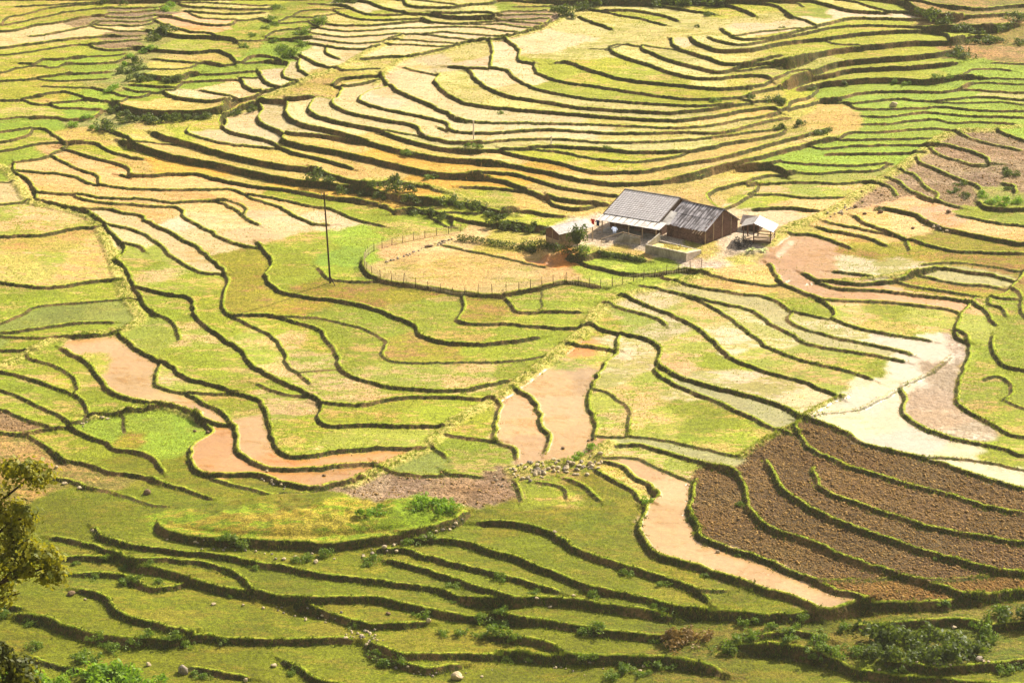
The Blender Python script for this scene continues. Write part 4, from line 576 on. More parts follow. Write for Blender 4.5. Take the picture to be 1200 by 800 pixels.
RUBBLE_TXT = """stones of the long rubble heap|pale stone in the rubble heap beside the centre path|2.2,281.0,0.35 6.1,281.6,0.38 0.3,280.9,0.33 2.8,280.7,0.47 8.2,281.6,0.54 1.1,282.1,0.40 5.4,282.8,0.33 0.7,281.7,0.34 3.7,280.4,0.40 4.8,283.3,0.49 7.7,281.9,0.58 7.6,280.8,0.40 9.2,281.6,0.59 2.6,280.9,0.50 6.3,280.2,0.42 3.7,280.0,0.40 6.4,282.2,0.44 10.2,284.1,0.54 7.2,279.6,0.42 10.3,282.8,0.53 7.5,279.6,0.43 5.9,281.0,0.36 8.9,281.8,0.46 8.1,281.4,0.53 3.1,282.9,0.33 0.4,280.5,0.42 7.1,279.6,0.42 9.0,282.4,0.63 3.5,280.2,0.66 0.4,279.2,0.40 6.3,281.1,0.64 8.6,279.6,0.58 9.0,281.3,0.36 5.1,282.4,0.43 5.2,283.0,0.33 4.8,280.6,0.59 2.1,278.0,0.52 5.3,281.3,0.63 4.2,281.2,0.58 6.3,281.6,0.52 6.0,281.0,0.55 3.5,282.6,0.47 0.7,279.6,0.33 9.9,281.0,0.48 6.0,280.4,0.32 2.9,279.9,0.34 2.7,279.6,0.57 -0.2,281.0,0.32 3.3,279.1,0.33 2.6,279.7,0.33 7.4,280.9,0.63 3.6,281.9,0.34 8.9,281.2,0.32 7.0,282.1,0.61 2.6,279.8,0.33 2.2,282.4,0.61 1.8,278.7,0.52 6.7,282.2,0.61 1.2,278.6,0.67 2.6,279.9,0.48 3.7,279.9,0.59 2.3,280.4,0.32 9.4,281.9,0.57 10.0,282.5,0.45 8.0,282.7,0.54 5.3,280.4,0.33 2.7,280.1,0.56 3.0,281.1,0.66 9.1,283.9,0.32 9.6,282.8,0.38 0.1,280.8,0.47 2.9,281.9,0.60 4.7,281.6,0.36 3.5,278.9,0.34 5.0,282.2,0.36 1.5,281.1,0.50 2.0,282.8,0.56 8.3,281.8,0.41 6.5,281.6,0.40 2.7,279.5,0.41 3.8,280.9,0.39 0.2,279.9,0.41 2.0,279.2,0.33 9.1,281.3,0.45 3.1,280.0,0.68 6.4,281.9,0.41
stones on the knoll's rocky edge|stone on the rocky rim of the bright green knoll|-12.5,261.8,0.53 -12.6,263.2,0.25 -21.6,261.3,0.37 -32.3,262.5,0.29 -7.6,265.6,0.48 -13.5,261.7,0.32 -31.1,262.9,0.31 -30.1,263.2,0.33 -27.7,262.0,0.38 -9.5,264.1,0.48 -30.0,262.2,0.32 -24.5,259.9,0.52 -26.7,261.4,0.26 -5.5,267.9,0.29 -21.6,261.3,0.26 -19.1,260.0,0.26 -9.5,263.8,0.48 -6.2,266.9,0.46 -29.8,263.0,0.27 -6.0,267.3,0.27 -31.2,262.2,0.34 -13.8,262.5,0.47 -28.9,262.3,0.50 -23.3,260.5,0.47 -34.5,263.9,0.40 -25.9,261.3,0.27 -37.7,265.2,0.33 -21.0,259.2,0.28 -6.4,266.6,0.38 -33.6,262.5,0.39 -33.5,263.8,0.28 -34.2,263.8,0.29 -11.9,263.5,0.49 -15.2,262.0,0.25 -28.7,263.1,0.50 -15.1,261.4,0.54 -21.0,259.2,0.57 -15.0,261.5,0.33 -16.0,261.0,0.39 -8.3,265.1,0.40 -6.8,265.9,0.42 -13.8,262.1,0.59 -16.0,260.6,0.44 -31.3,262.3,0.30 -12.8,262.8,0.52 -25.4,260.0,0.36
stones of the heap by the right path|pale stone in the heap beside the right-hand path|48.2,370.6,0.49 49.0,372.4,0.37 47.7,370.2,0.32 48.2,370.0,0.55 48.0,370.1,0.48 50.1,372.0,0.36 49.1,371.4,0.36 47.1,369.6,0.41 48.2,370.8,0.43 49.5,372.0,0.33 49.1,373.2,0.30 48.9,372.1,0.32 49.8,372.2,0.50 47.7,371.7,0.31 46.1,369.6,0.39 46.4,368.5,0.32 48.4,371.2,0.32 48.2,369.3,0.32
stones on the dark right bank|pale stone in the cluster on the dark bank at the right|60.9,361.0,0.42 60.4,361.6,0.57 60.4,361.9,0.39 60.9,361.2,0.38 60.8,361.1,0.38 61.9,359.6,0.53 61.1,360.5,0.47 60.8,361.2,0.40 61.3,359.5,0.36
stones along the left path|stone along the path below the left green fields|-49.8,300.5,0.37 -52.2,299.0,0.37 -51.7,299.6,0.40 -50.1,300.5,0.33 -49.3,300.3,0.43 -49.2,300.5,0.29 -51.8,300.6,0.30 -51.9,298.0,0.27 -52.0,299.0,0.38 -50.0,300.4,0.31
stones of the lower centre pile|stone in the pale pile at the lower centre|-15.4,244.2,0.20 -14.6,245.7,0.30 -14.6,243.7,0.35 -17.0,245.3,0.26 -14.0,244.0,0.32 -14.1,246.2,0.31 -14.1,244.2,0.22 -14.1,243.8,0.25 -17.0,244.6,0.45 -16.4,245.7,0.24 -16.5,246.1,0.26 -16.2,244.8,0.20 -14.3,244.7,0.22 -13.1,243.3,0.21 -15.1,246.1,0.42 -14.0,244.9,0.35 -15.4,244.7,0.40 -15.4,245.1,0.44 -15.8,245.6,0.31 -14.8,243.5,0.42 -14.8,246.0,0.29 -13.7,243.4,0.26 -14.5,243.9,0.43 -14.5,245.3,0.41 -15.2,244.6,0.43 -16.5,244.8,0.28
stones along the bottom terrace|pale stone scattered on the bottom centre terrace|-4.9,237.0,0.24 -3.0,237.0,0.35 -9.8,237.8,0.23 -9.3,237.9,0.26 -11.6,239.1,0.37 -7.9,237.3,0.34 -4.6,237.9,0.23 -9.1,237.7,0.22 -10.4,238.7,0.34 -2.0,238.7,0.20 -8.2,237.6,0.21 -7.6,237.8,0.27
stones under the foreground bank|stone scattered at the foot of the foreground bank|-21.6,249.7,0.21 -24.6,251.5,0.21 -17.7,249.3,0.32 -26.0,251.2,0.42 -22.6,249.9,0.28 -21.4,249.4,0.25 -24.1,251.4,0.24 -23.8,250.4,0.26 -21.3,250.7,0.35 -19.3,248.2,0.26 -19.7,249.5,0.41 -19.3,248.8,0.21 -24.4,250.8,0.23 -18.3,248.6,0.28 -20.1,249.6,0.25 -21.4,249.0,0.37
stones under the lowest bank|stone at the foot of the lowest dark bank|11.8,238.6,0.28 1.4,240.6,0.20 7.2,237.0,0.22 12.8,237.7,0.39 5.4,238.7,0.21 13.1,238.5,0.37 12.7,237.7,0.21 11.4,237.8,0.40 13.2,238.5,0.31 6.1,238.0,0.30 4.5,239.2,0.21 4.2,239.0,0.20 7.8,239.2,0.33 9.1,238.3,0.21 4.9,239.1,0.21 4.4,239.1,0.35
stones below the lower right shrubs|stone below the shrubs at the lower right|46.5,235.2,0.31 43.1,234.6,0.32 42.1,234.9,0.30 39.9,235.3,0.32 41.7,235.0,0.40 41.0,236.0,0.27 47.0,235.3,0.34 46.5,235.5,0.43 41.5,235.0,0.40 45.1,235.7,0.26
stones on the pond bank|stone on the bank under the muddy ponds|-25.8,277.8,0.29 -28.4,279.9,0.28 -25.9,277.2,0.29 -28.7,280.3,0.34 -26.3,278.2,0.44 -27.4,279.3,0.43 -27.4,279.1,0.41 -27.2,278.6,0.40
stones of the row inside the enclosure|stone in the straight row inside the fenced enclosure|-15.2,354.6,0.36 -16.9,352.7,0.35 -14.8,355.4,0.47 -9.0,361.7,0.45 -12.8,358.2,0.33 -13.2,357.0,0.35 -17.4,351.6,0.38 -10.5,359.6,0.46 -14.3,355.7,0.32 -16.1,354.0,0.34 -13.9,356.7,0.30 -14.6,354.9,0.40 -14.3,355.3,0.30 -9.8,361.0,0.48 -16.0,353.3,0.37 -16.5,352.7,0.38 -15.2,354.4,0.30 -9.5,361.5,0.32 -10.1,361.2,0.36 -13.9,356.5,0.46 -9.8,360.5,0.37 -9.6,360.7,0.33 -10.3,360.4,0.49 -17.6,351.5,0.40 -10.1,360.0,0.37 -14.4,355.7,0.32 -12.2,358.8,0.33 -16.9,352.4,0.47 -17.3,351.9,0.31 -8.6,362.1,0.37
stones at the brown fields' corner|stone where the small brown fields meet|-1.1,277.1,0.36 -0.0,277.8,0.25 -1.7,278.7,0.28 -1.5,277.5,0.28 -1.7,280.2,0.26 -2.0,279.4,0.27 -1.9,278.7,0.27 -1.5,277.4,0.33"""
SHRUBS_TXT = """steep weedy bank left of the farm|d|-29.4,388.8,1.7 -27.9,387.1,1.3 -25.8,384.4,1.1 -23.9,384.2,1.2 -21.9,382.9,1.3 -19.9,380.8,1.2 -17.3,382.5,1.9 -15.7,380.5,1.5 -15.0,377.8,1.2 -20.6,383.2,1.1
overgrown bank between the hill and the farm|d|-13.9,375.5,1.3 -12.2,374.0,1.2 -10.0,372.1,1.0 -9.5,376.6,1.5 -6.9,375.1,1.4 -5.0,373.6,1.3 -3.1,371.7,1.2 -1.6,370.9,1.0 0.0,367.1,1.3 1.5,366.2,1.2 3.2,365.2,1.2 -2.4,367.5,1.0 -0.7,367.4,1.0 5.0,364.3,1.0
hill terraces|g|-15.9,396.2,0.9 -6.6,396.7,0.9 -5.2,395.7,0.7 -16.4,396.6,0.7 14.8,395.8,0.6 33.0,417.4,0.9 -1.9,412.9,0.5 -12.3,387.0,0.9
dry slope at the hill's right end|d|39.1,420.9,1.0 42.6,420.4,1.5 43.9,419.1,1.0 50.3,431.9,0.9 55.8,434.6,0.9 45.8,410.0,1.0 42.8,407.1,0.9 50.0,407.4,1.2 48.1,406.1,1.0
terrace ends at the upper right|g|64.5,434.5,0.9 66.5,433.4,0.9 71.5,433.4,0.8 73.7,434.3,0.8
scrubby slope at the upper right corner|d|78.1,450.5,1.3 78.6,446.4,1.4 83.7,456.5,1.5 84.8,458.5,1.3 85.8,455.9,1.2 81.3,455.6,1.1 90.5,466.4,1.9 89.2,453.9,1.2 87.7,462.8,1.7 75.8,464.6,1.9 74.0,467.5,1.4 77.1,463.5,1.7 76.6,447.5,1.3 80.5,461.0,1.5 82.7,460.7,1.3 79.2,461.0,1.3
gully at the upper left|d|-63.2,469.2,1.8 -64.2,468.5,1.4 -64.4,465.1,1.3 -65.4,450.8,1.4 -64.2,447.0,1.1 -65.5,445.7,1.1 -66.9,444.9,1.0 -64.5,440.2,1.2 -63.0,440.2,1.2 -58.8,439.3,1.2 -57.4,439.4,1.2 -61.2,440.6,1.1 -66.6,417.3,1.4 -65.4,415.4,1.1 -65.6,425.8,1.2 -63.8,422.4,1.4
gully at the upper left, light green|b|-67.6,455.3,1.0 -67.6,449.2,0.9 -65.1,458.8,1.0 -64.0,459.2,0.9 -67.3,436.5,0.9 -68.0,434.3,0.9 -64.9,484.2,1.2 -63.9,486.8,1.0 -70.2,421.7,1.0 -71.8,418.2,0.9 -68.0,416.4,0.9
dark scarp under the pale terraces|d|-62.6,419.5,1.5 -60.8,420.4,1.4 -58.5,419.1,1.4 -56.4,419.4,1.4 -54.6,420.3,1.4 -52.4,420.5,1.3 -50.7,420.9,1.2 -45.9,424.0,1.0 -43.2,426.2,1.0
green strips below the top edge|g|-43.6,483.3,1.0 -44.1,475.6,1.0 -43.2,472.7,0.9 -34.9,473.0,1.6 -37.5,466.7,1.6 -37.2,460.3,1.3 -39.6,453.8,1.8 -40.8,457.6,1.2 -42.5,463.2,1.0 -47.7,458.7,0.9 -46.8,465.4,0.9 -44.9,470.3,0.9
field corner near the top centre|d|9.6,478.0,1.8 10.6,475.9,1.2 8.7,480.3,1.2 12.8,482.4,1.6 14.0,484.1,1.3
top edge of the hill|d|27.9,483.0,2.0 30.3,483.0,2.0 33.4,482.7,2.1 36.7,482.3,2.0 16.7,484.4,1.5 -31.7,487.6,1.9 -30.2,486.6,1.5 -72.8,487.5,0.9 -76.9,488.4,1.2 39.5,482.2,1.6
lone bush on the hill|d|36.1,473.9,1.1 33.1,463.6,0.6 47.7,458.7,0.6
brown dry fields at the right|d|67.2,380.5,1.0 65.8,377.2,0.8 75.5,383.5,1.3 75.0,385.5,1.0 66.8,373.9,0.8 65.0,376.3,0.7 53.6,371.1,0.7 74.3,377.3,1.0
bright mound at the right edge|b|70.4,370.1,1.2 72.0,368.6,1.2 69.5,373.8,1.0 73.7,369.8,1.1
bright green knoll|b|-10.0,270.9,1.1 -9.0,269.2,1.1 -7.9,268.5,1.1 -10.7,268.6,0.9 -6.6,268.9,0.9 -14.9,267.6,0.9 -16.4,267.1,0.8 -14.1,269.0,0.7 -7.4,270.9,0.9
rocky rim of the bright green knoll|g|-30.6,263.3,1.0 -29.5,263.1,1.0 -31.2,263.7,0.8 -20.2,261.0,0.9 -22.0,260.1,0.8 -15.6,259.3,0.9 -14.6,260.1,0.8 -22.9,259.5,0.7 -11.1,262.9,0.9 -9.3,263.8,0.8
edge of the rubble and the brown channel|b|15.0,272.1,0.8 9.5,286.3,0.8 8.0,284.8,0.7 7.1,283.3,0.6
foreground banks at the lower left|g|-41.1,257.9,0.8 -40.5,257.8,0.7 -37.6,256.7,0.6 -34.8,244.7,0.9 -37.4,244.9,0.8 -40.3,243.5,1.0 -43.6,242.3,1.0 -42.8,240.9,1.2 -48.7,243.8,0.8 -33.1,244.4,0.7
thicket at the bottom left corner|b|-40.7,236.3,2.3 -41.9,237.7,1.6 -38.1,236.7,1.8 -39.2,235.8,2.0 -45.5,235.8,1.6 -48.7,234.9,2.2 -35.9,235.8,1.2
weedy slope below the ploughed fields|g|23.2,241.1,1.0 24.3,241.4,0.9 21.4,240.0,1.1 28.5,242.8,0.9 31.0,241.3,1.2 32.3,237.9,1.1 34.2,238.5,1.0 30.5,239.0,1.0 33.4,242.8,0.9 27.6,240.8,0.9 47.5,242.6,1.0 48.1,241.0,1.2 49.5,244.1,1.2 26.4,242.9,0.8
dense thicket at the lower right|d|37.0,241.1,1.9 38.1,240.0,1.8 39.6,241.0,1.6 36.9,237.1,1.6 41.7,240.8,1.7 40.4,237.8,1.5 43.5,238.7,1.9 44.5,236.7,1.9 42.7,235.8,1.7 45.9,237.5,1.3 38.1,236.0,1.5 40.6,235.8,1.4 51.5,243.0,1.9
brown-leaved clump at the end of the bank|y|19.1,242.2,1.0 16.5,242.3,1.3 16.9,240.7,1.2 17.9,243.3,0.9
lower centre banks|g|8.7,244.0,0.8 11.1,237.5,1.0 14.2,238.2,0.9 7.8,239.5,0.8 13.2,236.9,0.8 9.8,236.4,0.8 -1.3,244.4,1.0 -1.0,247.0,0.8 0.1,243.4,0.8 -11.0,239.5,0.8 -12.8,240.0,0.9 -13.7,241.2,0.8 -5.2,245.0,0.7 -3.4,244.5,0.7 -7.0,244.8,0.7
faces of the foreground banks|g|-41.8,244.9,0.4 -22.1,238.1,0.5 -30.5,237.8,0.6 -2.0,247.9,0.8 -41.7,260.8,0.5 -45.0,259.2,0.8 49.6,235.1,0.8 7.4,244.3,0.8 -50.4,249.7,0.7 44.2,246.1,0.7 -9.4,248.4,0.8 15.9,251.8,0.6 -52.8,250.9,0.5 -29.5,244.4,0.6 -22.0,238.8,0.6 23.5,244.6,0.8 14.8,247.5,0.5 25.0,244.5,0.6 25.4,269.8,0.7 -38.7,244.6,0.8 44.5,255.1,0.5 1.8,240.6,0.4 10.8,238.9,0.6 -44.5,238.6,0.6 -38.8,259.7,0.6 8.7,250.1,0.8 29.1,239.2,0.4 -6.3,253.6,0.8 -41.8,244.7,0.6 -42.7,245.4,0.8 12.0,254.4,0.8 -1.3,247.6,0.6 15.9,247.0,0.8 2.4,251.0,0.6 -53.8,251.8,0.8 -47.4,262.0,0.5 -3.0,247.7,0.8 -27.6,258.7,0.6 16.0,238.1,0.7 -1.0,248.5,0.8 -6.2,250.8,0.4 48.3,234.6,0.8 -44.1,262.7,0.5 14.5,242.2,0.5 29.5,244.7,0.8 38.3,234.5,0.7 -0.5,240.8,0.6 -29.8,254.1,0.5 24.0,257.1,0.4 -12.6,240.0,0.8 20.2,252.8,0.5 -16.3,247.0,0.6 -31.5,238.2,0.7 37.7,242.8,0.7 -53.5,251.2,0.8 37.5,235.0,0.6 30.3,238.3,0.7 -1.1,254.1,0.8"""
FENCE_ENCL = """-7.41,365.77 -11.08,364.14 -14.69,361.86 -17.64,359.53 -19.92,356.36 -20.65,351.91 -20.21,348.16 -18.65,345.16 -16.11,343.40 -13.50,342.08 -9.85,340.34 -6.11,338.25 -2.88,338.00 -0.23,338.55 2.78,340.29 5.35,342.13 7.24,343.32"""
FENCE_YARD = """7.47,343.33 8.86,342.77 10.69,341.65 12.75,340.76 14.89,341.91 16.91,343.09 19.32,344.53 21.68,345.10 24.07,345.78 26.11,346.58"""
HEDGE_ENCL = """-7.83,361.70 -4.88,360.28 -2.43,358.92 0.00,357.62 1.57,357.03"""
HEDGE_SHED = """1.45,357.60 3.01,355.90 5.39,353.79 7.76,352.31 10.48,351.53"""
HEDGE_YARD = """12.32,353.12 14.32,352.14 16.42,350.94 18.38,349.58"""
SLOPE = 0.085
def resample(p, ds):
    """Catmull-Rom through p (n,2 or n,3), then even spacing ds."""
    p = np.asarray(p, float)
    if len(p) < 2: return p
    q = np.vstack([2*p[0]-p[1], p, 2*p[-1]-p[-2]])
    out = []
    for i in range(1, len(q)-2):
        L = np.hypot(*(q[i+1]-q[i])[:2]); n = max(2, int(L/ds*2))
        t = np.linspace(0, 1, n, endpoint=False)[:, None]
        a, b, c, d = q[i-1], q[i], q[i+1], q[i+2]
        # centripetal-like damping: tangents limited by segment length
        m1 = (c-a)*0.5; m2 = (d-b)*0.5
        for m in (m1, m2):
            l = np.hypot(*m[:2])
            if l > L*1.1: m *= L*1.1/l
        t2 = t*t; t3 = t2*t
        out.append((2*t3-3*t2+1)*b+(t3-2*t2+t)*m1+(-2*t3+3*t2)*c+(t3-t2)*m2)
    out.append(q[-2][None]); o = np.vstack(out)
    s = np.r_[0, np.cumsum(np.hypot(*(np.diff(o[:, :2], axis=0)).T))]
    n = max(2, int(round(s[-1]/ds))+1); u = np.linspace(0, s[-1], n)
    return np.stack([np.interp(u, s, o[:, k]) for k in range(o.shape[1])], 1)

def line_field(P, X0, Y0, dx, dy, nx, ny, R, bound):
    """signed distance to polyline P (left +) and arc length on its window; inf outside R."""
    i0 = max(0, int((P[:, 0].min()-R-X0)/dx)); i1 = min(nx, int((P[:, 0].max()+R-X0)/dx)+2)
    j0 = max(0, int((P[:, 1].min()-R-Y0)/dy)); j1 = min(ny, int((P[:, 1].max()+R-Y0)/dy)+2)
    if i1 <= i0 or j1 <= j0: return None
    D = np.full((j1-j0, i1-i0), 1e9); S = np.zeros_like(D)
    s = 0.0; n = len(P)
    for k in range(n-1):
        ax, ay = P[k]; bx, by = P[k+1]; ux, uy = bx-ax, by-ay; L = math.hypot(ux, uy)
        if L < 1e-6: continue
        a0 = max(i0, int((min(ax, bx)-R-X0)/dx)); a1 = min(i1, int((max(ax, bx)+R-X0)/dx)+2)
        b0 = max(j0, int((min(ay, by)-R-Y0)/dy)); b1 = min(j1, int((max(ay, by)+R-Y0)/dy)+2)
        if a1 > a0 and b1 > b0:
            gx = X0+dx*np.arange(a0, a1)[None, :]-ax; gy = Y0+dy*np.arange(b0, b1)[:, None]-ay
            t = (gx*ux+gy*uy)/(L*L); tc = np.clip(t, 0, 1)
            d = np.hypot(gx-tc*ux, gy-tc*uy)
            if bound:
                if k == 0: d = np.where(t < 0, 1e9, d)
                if k == n-2: d = np.where(t > 1, 1e9, d)
            sg = np.where(ux*gy-uy*gx >= 0, 1.0, -1.0)
            w = (slice(b0-j0, b1-j0), slice(a0-i0, a1-i0))
            up = d < np.abs(D[w])
            D[w] = np.where(up, d*sg, D[w]); S[w] = np.where(up, s+tc*L, S[w])
        s += L
    return i0, i1, j0, j1, D, S, s

def sstep(d, w):
    t = np.clip(d/w+0.5, 0, 1); return t*t*(3-2*t)

def poisson(div, dx, dy):
    ny, nx = div.shape
    E = np.concatenate([div, div[:, ::-1]], 1); E = np.concatenate([E, E[::-1]], 0)
    F = np.fft.rfft2(E)
    kx = np.fft.rfftfreq(2*nx)*2*np.pi; ky = np.fft.fftfreq(2*ny)*2*np.pi
    den = ((2*np.cos(kx)-2)/dx**2)[None, :]+((2*np.cos(ky)-2)/dy**2)[:, None]; den[0, 0] = 1
    F /= den; F[0, 0] = 0
    return np.fft.irfft2(F, s=E.shape)[:ny, :nx]

def solve_heights(lines, X0, Y0, dx, dy, nx, ny, want=False):
    """lines: (h, w, taper0, taper1, P). Terrace heights whose only steps are the lines."""
    GX = np.zeros((ny, nx-1), np.float32); GY = np.zeros((ny-1, nx), np.float32)
    R = 1.6
    dist = np.full((ny, nx), 9.0, np.float32); hh = np.zeros((ny, nx), np.float32)
    for h, w, ta, tb, P in lines:
        Rl = max(R, w*0.5+0.7)
        r = line_field(P, X0, Y0, dx, dy, nx, ny, Rl, True)
        if r is None: continue
        i0, i1, j0, j1, D, S, L = r
        H = np.full(D.shape, h)
        tp = min(.9, L*0.25)
        if ta: H = H*np.clip(S/tp, 0, 1)
        if tb: H = H*np.clip((L-S)/tp, 0, 1)
        ok = np.abs(D) < Rl
        q = sstep(np.clip(D, -9, 9), w)
        m = ok[:, 1:] & ok[:, :-1]
        GX[j0:j1, i0:i1-1] += np.where(m, (q[:, 1:]-q[:, :-1])*(H[:, 1:]+H[:, :-1])*.5, 0)
        m = ok[1:] & ok[:-1]
        GY[j0:j1-1, i0:i1] += np.where(m, (q[1:]-q[:-1])*(H[1:]+H[:-1])*.5, 0)
        if want:
            w_ = (slice(j0, j1), slice(i0, i1))
            up = ok & (np.abs(D) < np.abs(dist[w_]))
            dist[w_] = np.where(up, D, dist[w_]); hh[w_] = np.where(up, H, hh[w_])
    # ground beyond the surveyed fan keeps the mean hill slope
    xs = X0+dx*np.arange(nx)[None, :]; ys = Y0+dy*np.arange(ny)[:, None]
    om = np.clip((np.abs(xs)-(0.2*ys+21))/3, 0, 1)
    om = np.maximum(om, np.clip((218-ys)/3, 0, 1)); om = np.maximum(om, np.clip((ys-515)/3, 0, 1))
    GX *= 1-om[:, 1:]; GY = GY*(1-om[1:])+om[1:]*SLOPE*dy
    div = np.zeros((ny, nx))
    div[:, :-1] += GX/dx**2; div[:, 1:] -= GX/dx**2
    div[:-1] += GY/dy**2; div[1:] -= GY/dy**2
    Z = poisson(div, dx, dy)
    return (Z, dist, hh) if want else Z
# ------------------------------------------------------------------ terraced ground
def parse(txt):
    out = []
    for l in txt.strip().split('\n'):
        p = l.split(); out.append((p[0], np.array([[float(v) for v in q.split(',')] for q in p[1:]])))
    return out
DX, DY = 0.16, 0.19
GX0, GX1, GY0, GY1 = -130.0, 130.0, 190.0, 545.0
NX = int((GX1-GX0)/DX)+1; NY = int((GY1-GY0)/DY)+1
lines = []
for k, P in parse(LINES_TXT):
    h, w, a, b = k.split('|'); lines.append((float(h), float(w), a == '1', b == '1', resample(P, .5)))
for L in lines:                                   # hand-dug edges are never quite smooth
    P = L[4]; n = len(P); j = np.interp(np.arange(n), np.arange(0, n+4, 3), rng.normal(0, .11, len(np.arange(0, n+4, 3))))
    j2 = np.interp(np.arange(n), np.arange(0, n+4, 3), rng.normal(0, .11, len(np.arange(0, n+4, 3))))
    P[:, 0] += j; P[:, 1] += j2
Z, DIST, HH = solve_heights(lines, GX0, GY0, DX, DY, NX, NY, True)
xs = GX0+DX*np.arange(NX); ys = GY0+DY*np.arange(NY)
def ix(x, y): return np.clip(int((x-GX0)/DX), 0, NX-1), np.clip(int((y-GY0)/DY), 0, NY-1)
Z -= Z[ix(0, 321.5)[1], ix(0, 321.5)[0]]

def vnoise(cell, seed):                            # smooth value noise on the ground grid, 0..1
    r = np.random.default_rng(seed); gx = int((GX1-GX0)/cell)+3; gy = int((GY1-GY0)/cell)+3
    g = r.random((gy, gx)).astype(np.float32)
    fx = (xs-GX0)/cell; fy = (ys-GY0)/cell; ax = fx.astype(int); ay = fy.astype(int); tx = fx-ax; ty = fy-ay
    tx = (tx*tx*(3-2*tx)).astype(np.float32)[None]; ty = (ty*ty*(3-2*ty)).astype(np.float32)[:, None]
    a = g[ay][:, ax]; b = g[ay][:, ax+1]; c = g[ay+1][:, ax]; d = g[ay+1][:, ax+1]
    return (a*(1-tx)+b*tx)*(1-ty)+(c*(1-tx)+d*tx)*ty
# flat yards and the grassy knoll
def window(cx, cy, r):
    a, b = ix(cx-r, cy-r); c, d = ix(cx+r, cy+r); return slice(b, d+1), slice(a, c+1)
def pad(cx, cy, rx, ry, rz, z, soft=1.2):
    w = window(cx, cy, max(rx, ry)+soft+2); X = xs[w[1]][None]-cx; Y = ys[w[0]][:, None]-cy
    u = X*math.cos(rz)+Y*math.sin(rz); v = -X*math.sin(rz)+Y*math.cos(rz)
    q = np.maximum(np.maximum(np.abs(u)-rx, np.abs(v)-ry), 0); m = 1-np.clip(q/soft, 0, 1); m = m*m*(3-2*m)
    Z[w] = Z[w]*(1-m)+z*m; DIST[w] = np.where(m > .5, 9, DIST[w]); HH[w] = np.where(m > .5, 0, HH[w])
def ground(x, y):
    i, j = ix(x, y); return float(Z[j, i])
KNOLL = (-22.0, 270.0)
pad(20.5, 362, 10.5, 6.5, -.55, 2.65, 2.0)         # farmyard
pad(32, 356.5, 6, 3.5, -.35, 2.62, 1.5)
pad(8.3, 356.6, 4.2, 3.4, .3, 2.45, 1.5)
w = window(-22, 270, 26); X = xs[w[1]][None]; Y = ys[w[0]][:, None]   # the knoll
cxk, cyk = KNOLL; q = ((X-cxk)/17)**2+((Y-cyk)/6.0)**2
Z[w] += 1.1*np.clip(1-q, 0, 1)**.6*(.6+.5*vnoise(2.6, 77)[w]+.35*vnoise(1.0, 78)[w])

N1, N2, N3, N4 = vnoise(.45, 1), vnoise(1.3, 2), vnoise(5.0, 3), vnoise(.24, 4)
EDGE = np.clip(1-np.abs(DIST)/.55, 0, 1)*np.clip(HH*4, 0, 1)
Z += (N2-.5)*.06+(N1-.5)*(.03+.2*EDGE)+(N4-.5)*(.02+.12*EDGE)
hk = np.clip(HH*3.5, 0, 1)
RIM = np.exp(-((DIST-.34)/.19)**2)*hk*(.5+1.0*N2)
Z += .06*RIM
# footpaths: low earth banks that run across the terraces
PATHM = np.zeros_like(Z, dtype=np.float32)
path_lines = []
for k, P in parse(PATHS_TXT):
    w = float(k); Q = resample(P, .5); path_lines.append((w, Q)); r = line_field(Q, GX0, GY0, DX, DY, NX, NY, w+.8, False)
    i0, i1, j0, j1, D, S, L = r; m = np.clip((w-np.abs(D))/.6, 0, 1)
    W = (slice(j0, j1), slice(i0, i1)); PATHM[W] = np.maximum(PATHM[W], m)
Z += PATHM*(.22+.25*(N2-.5)+.18*(N1-.5))
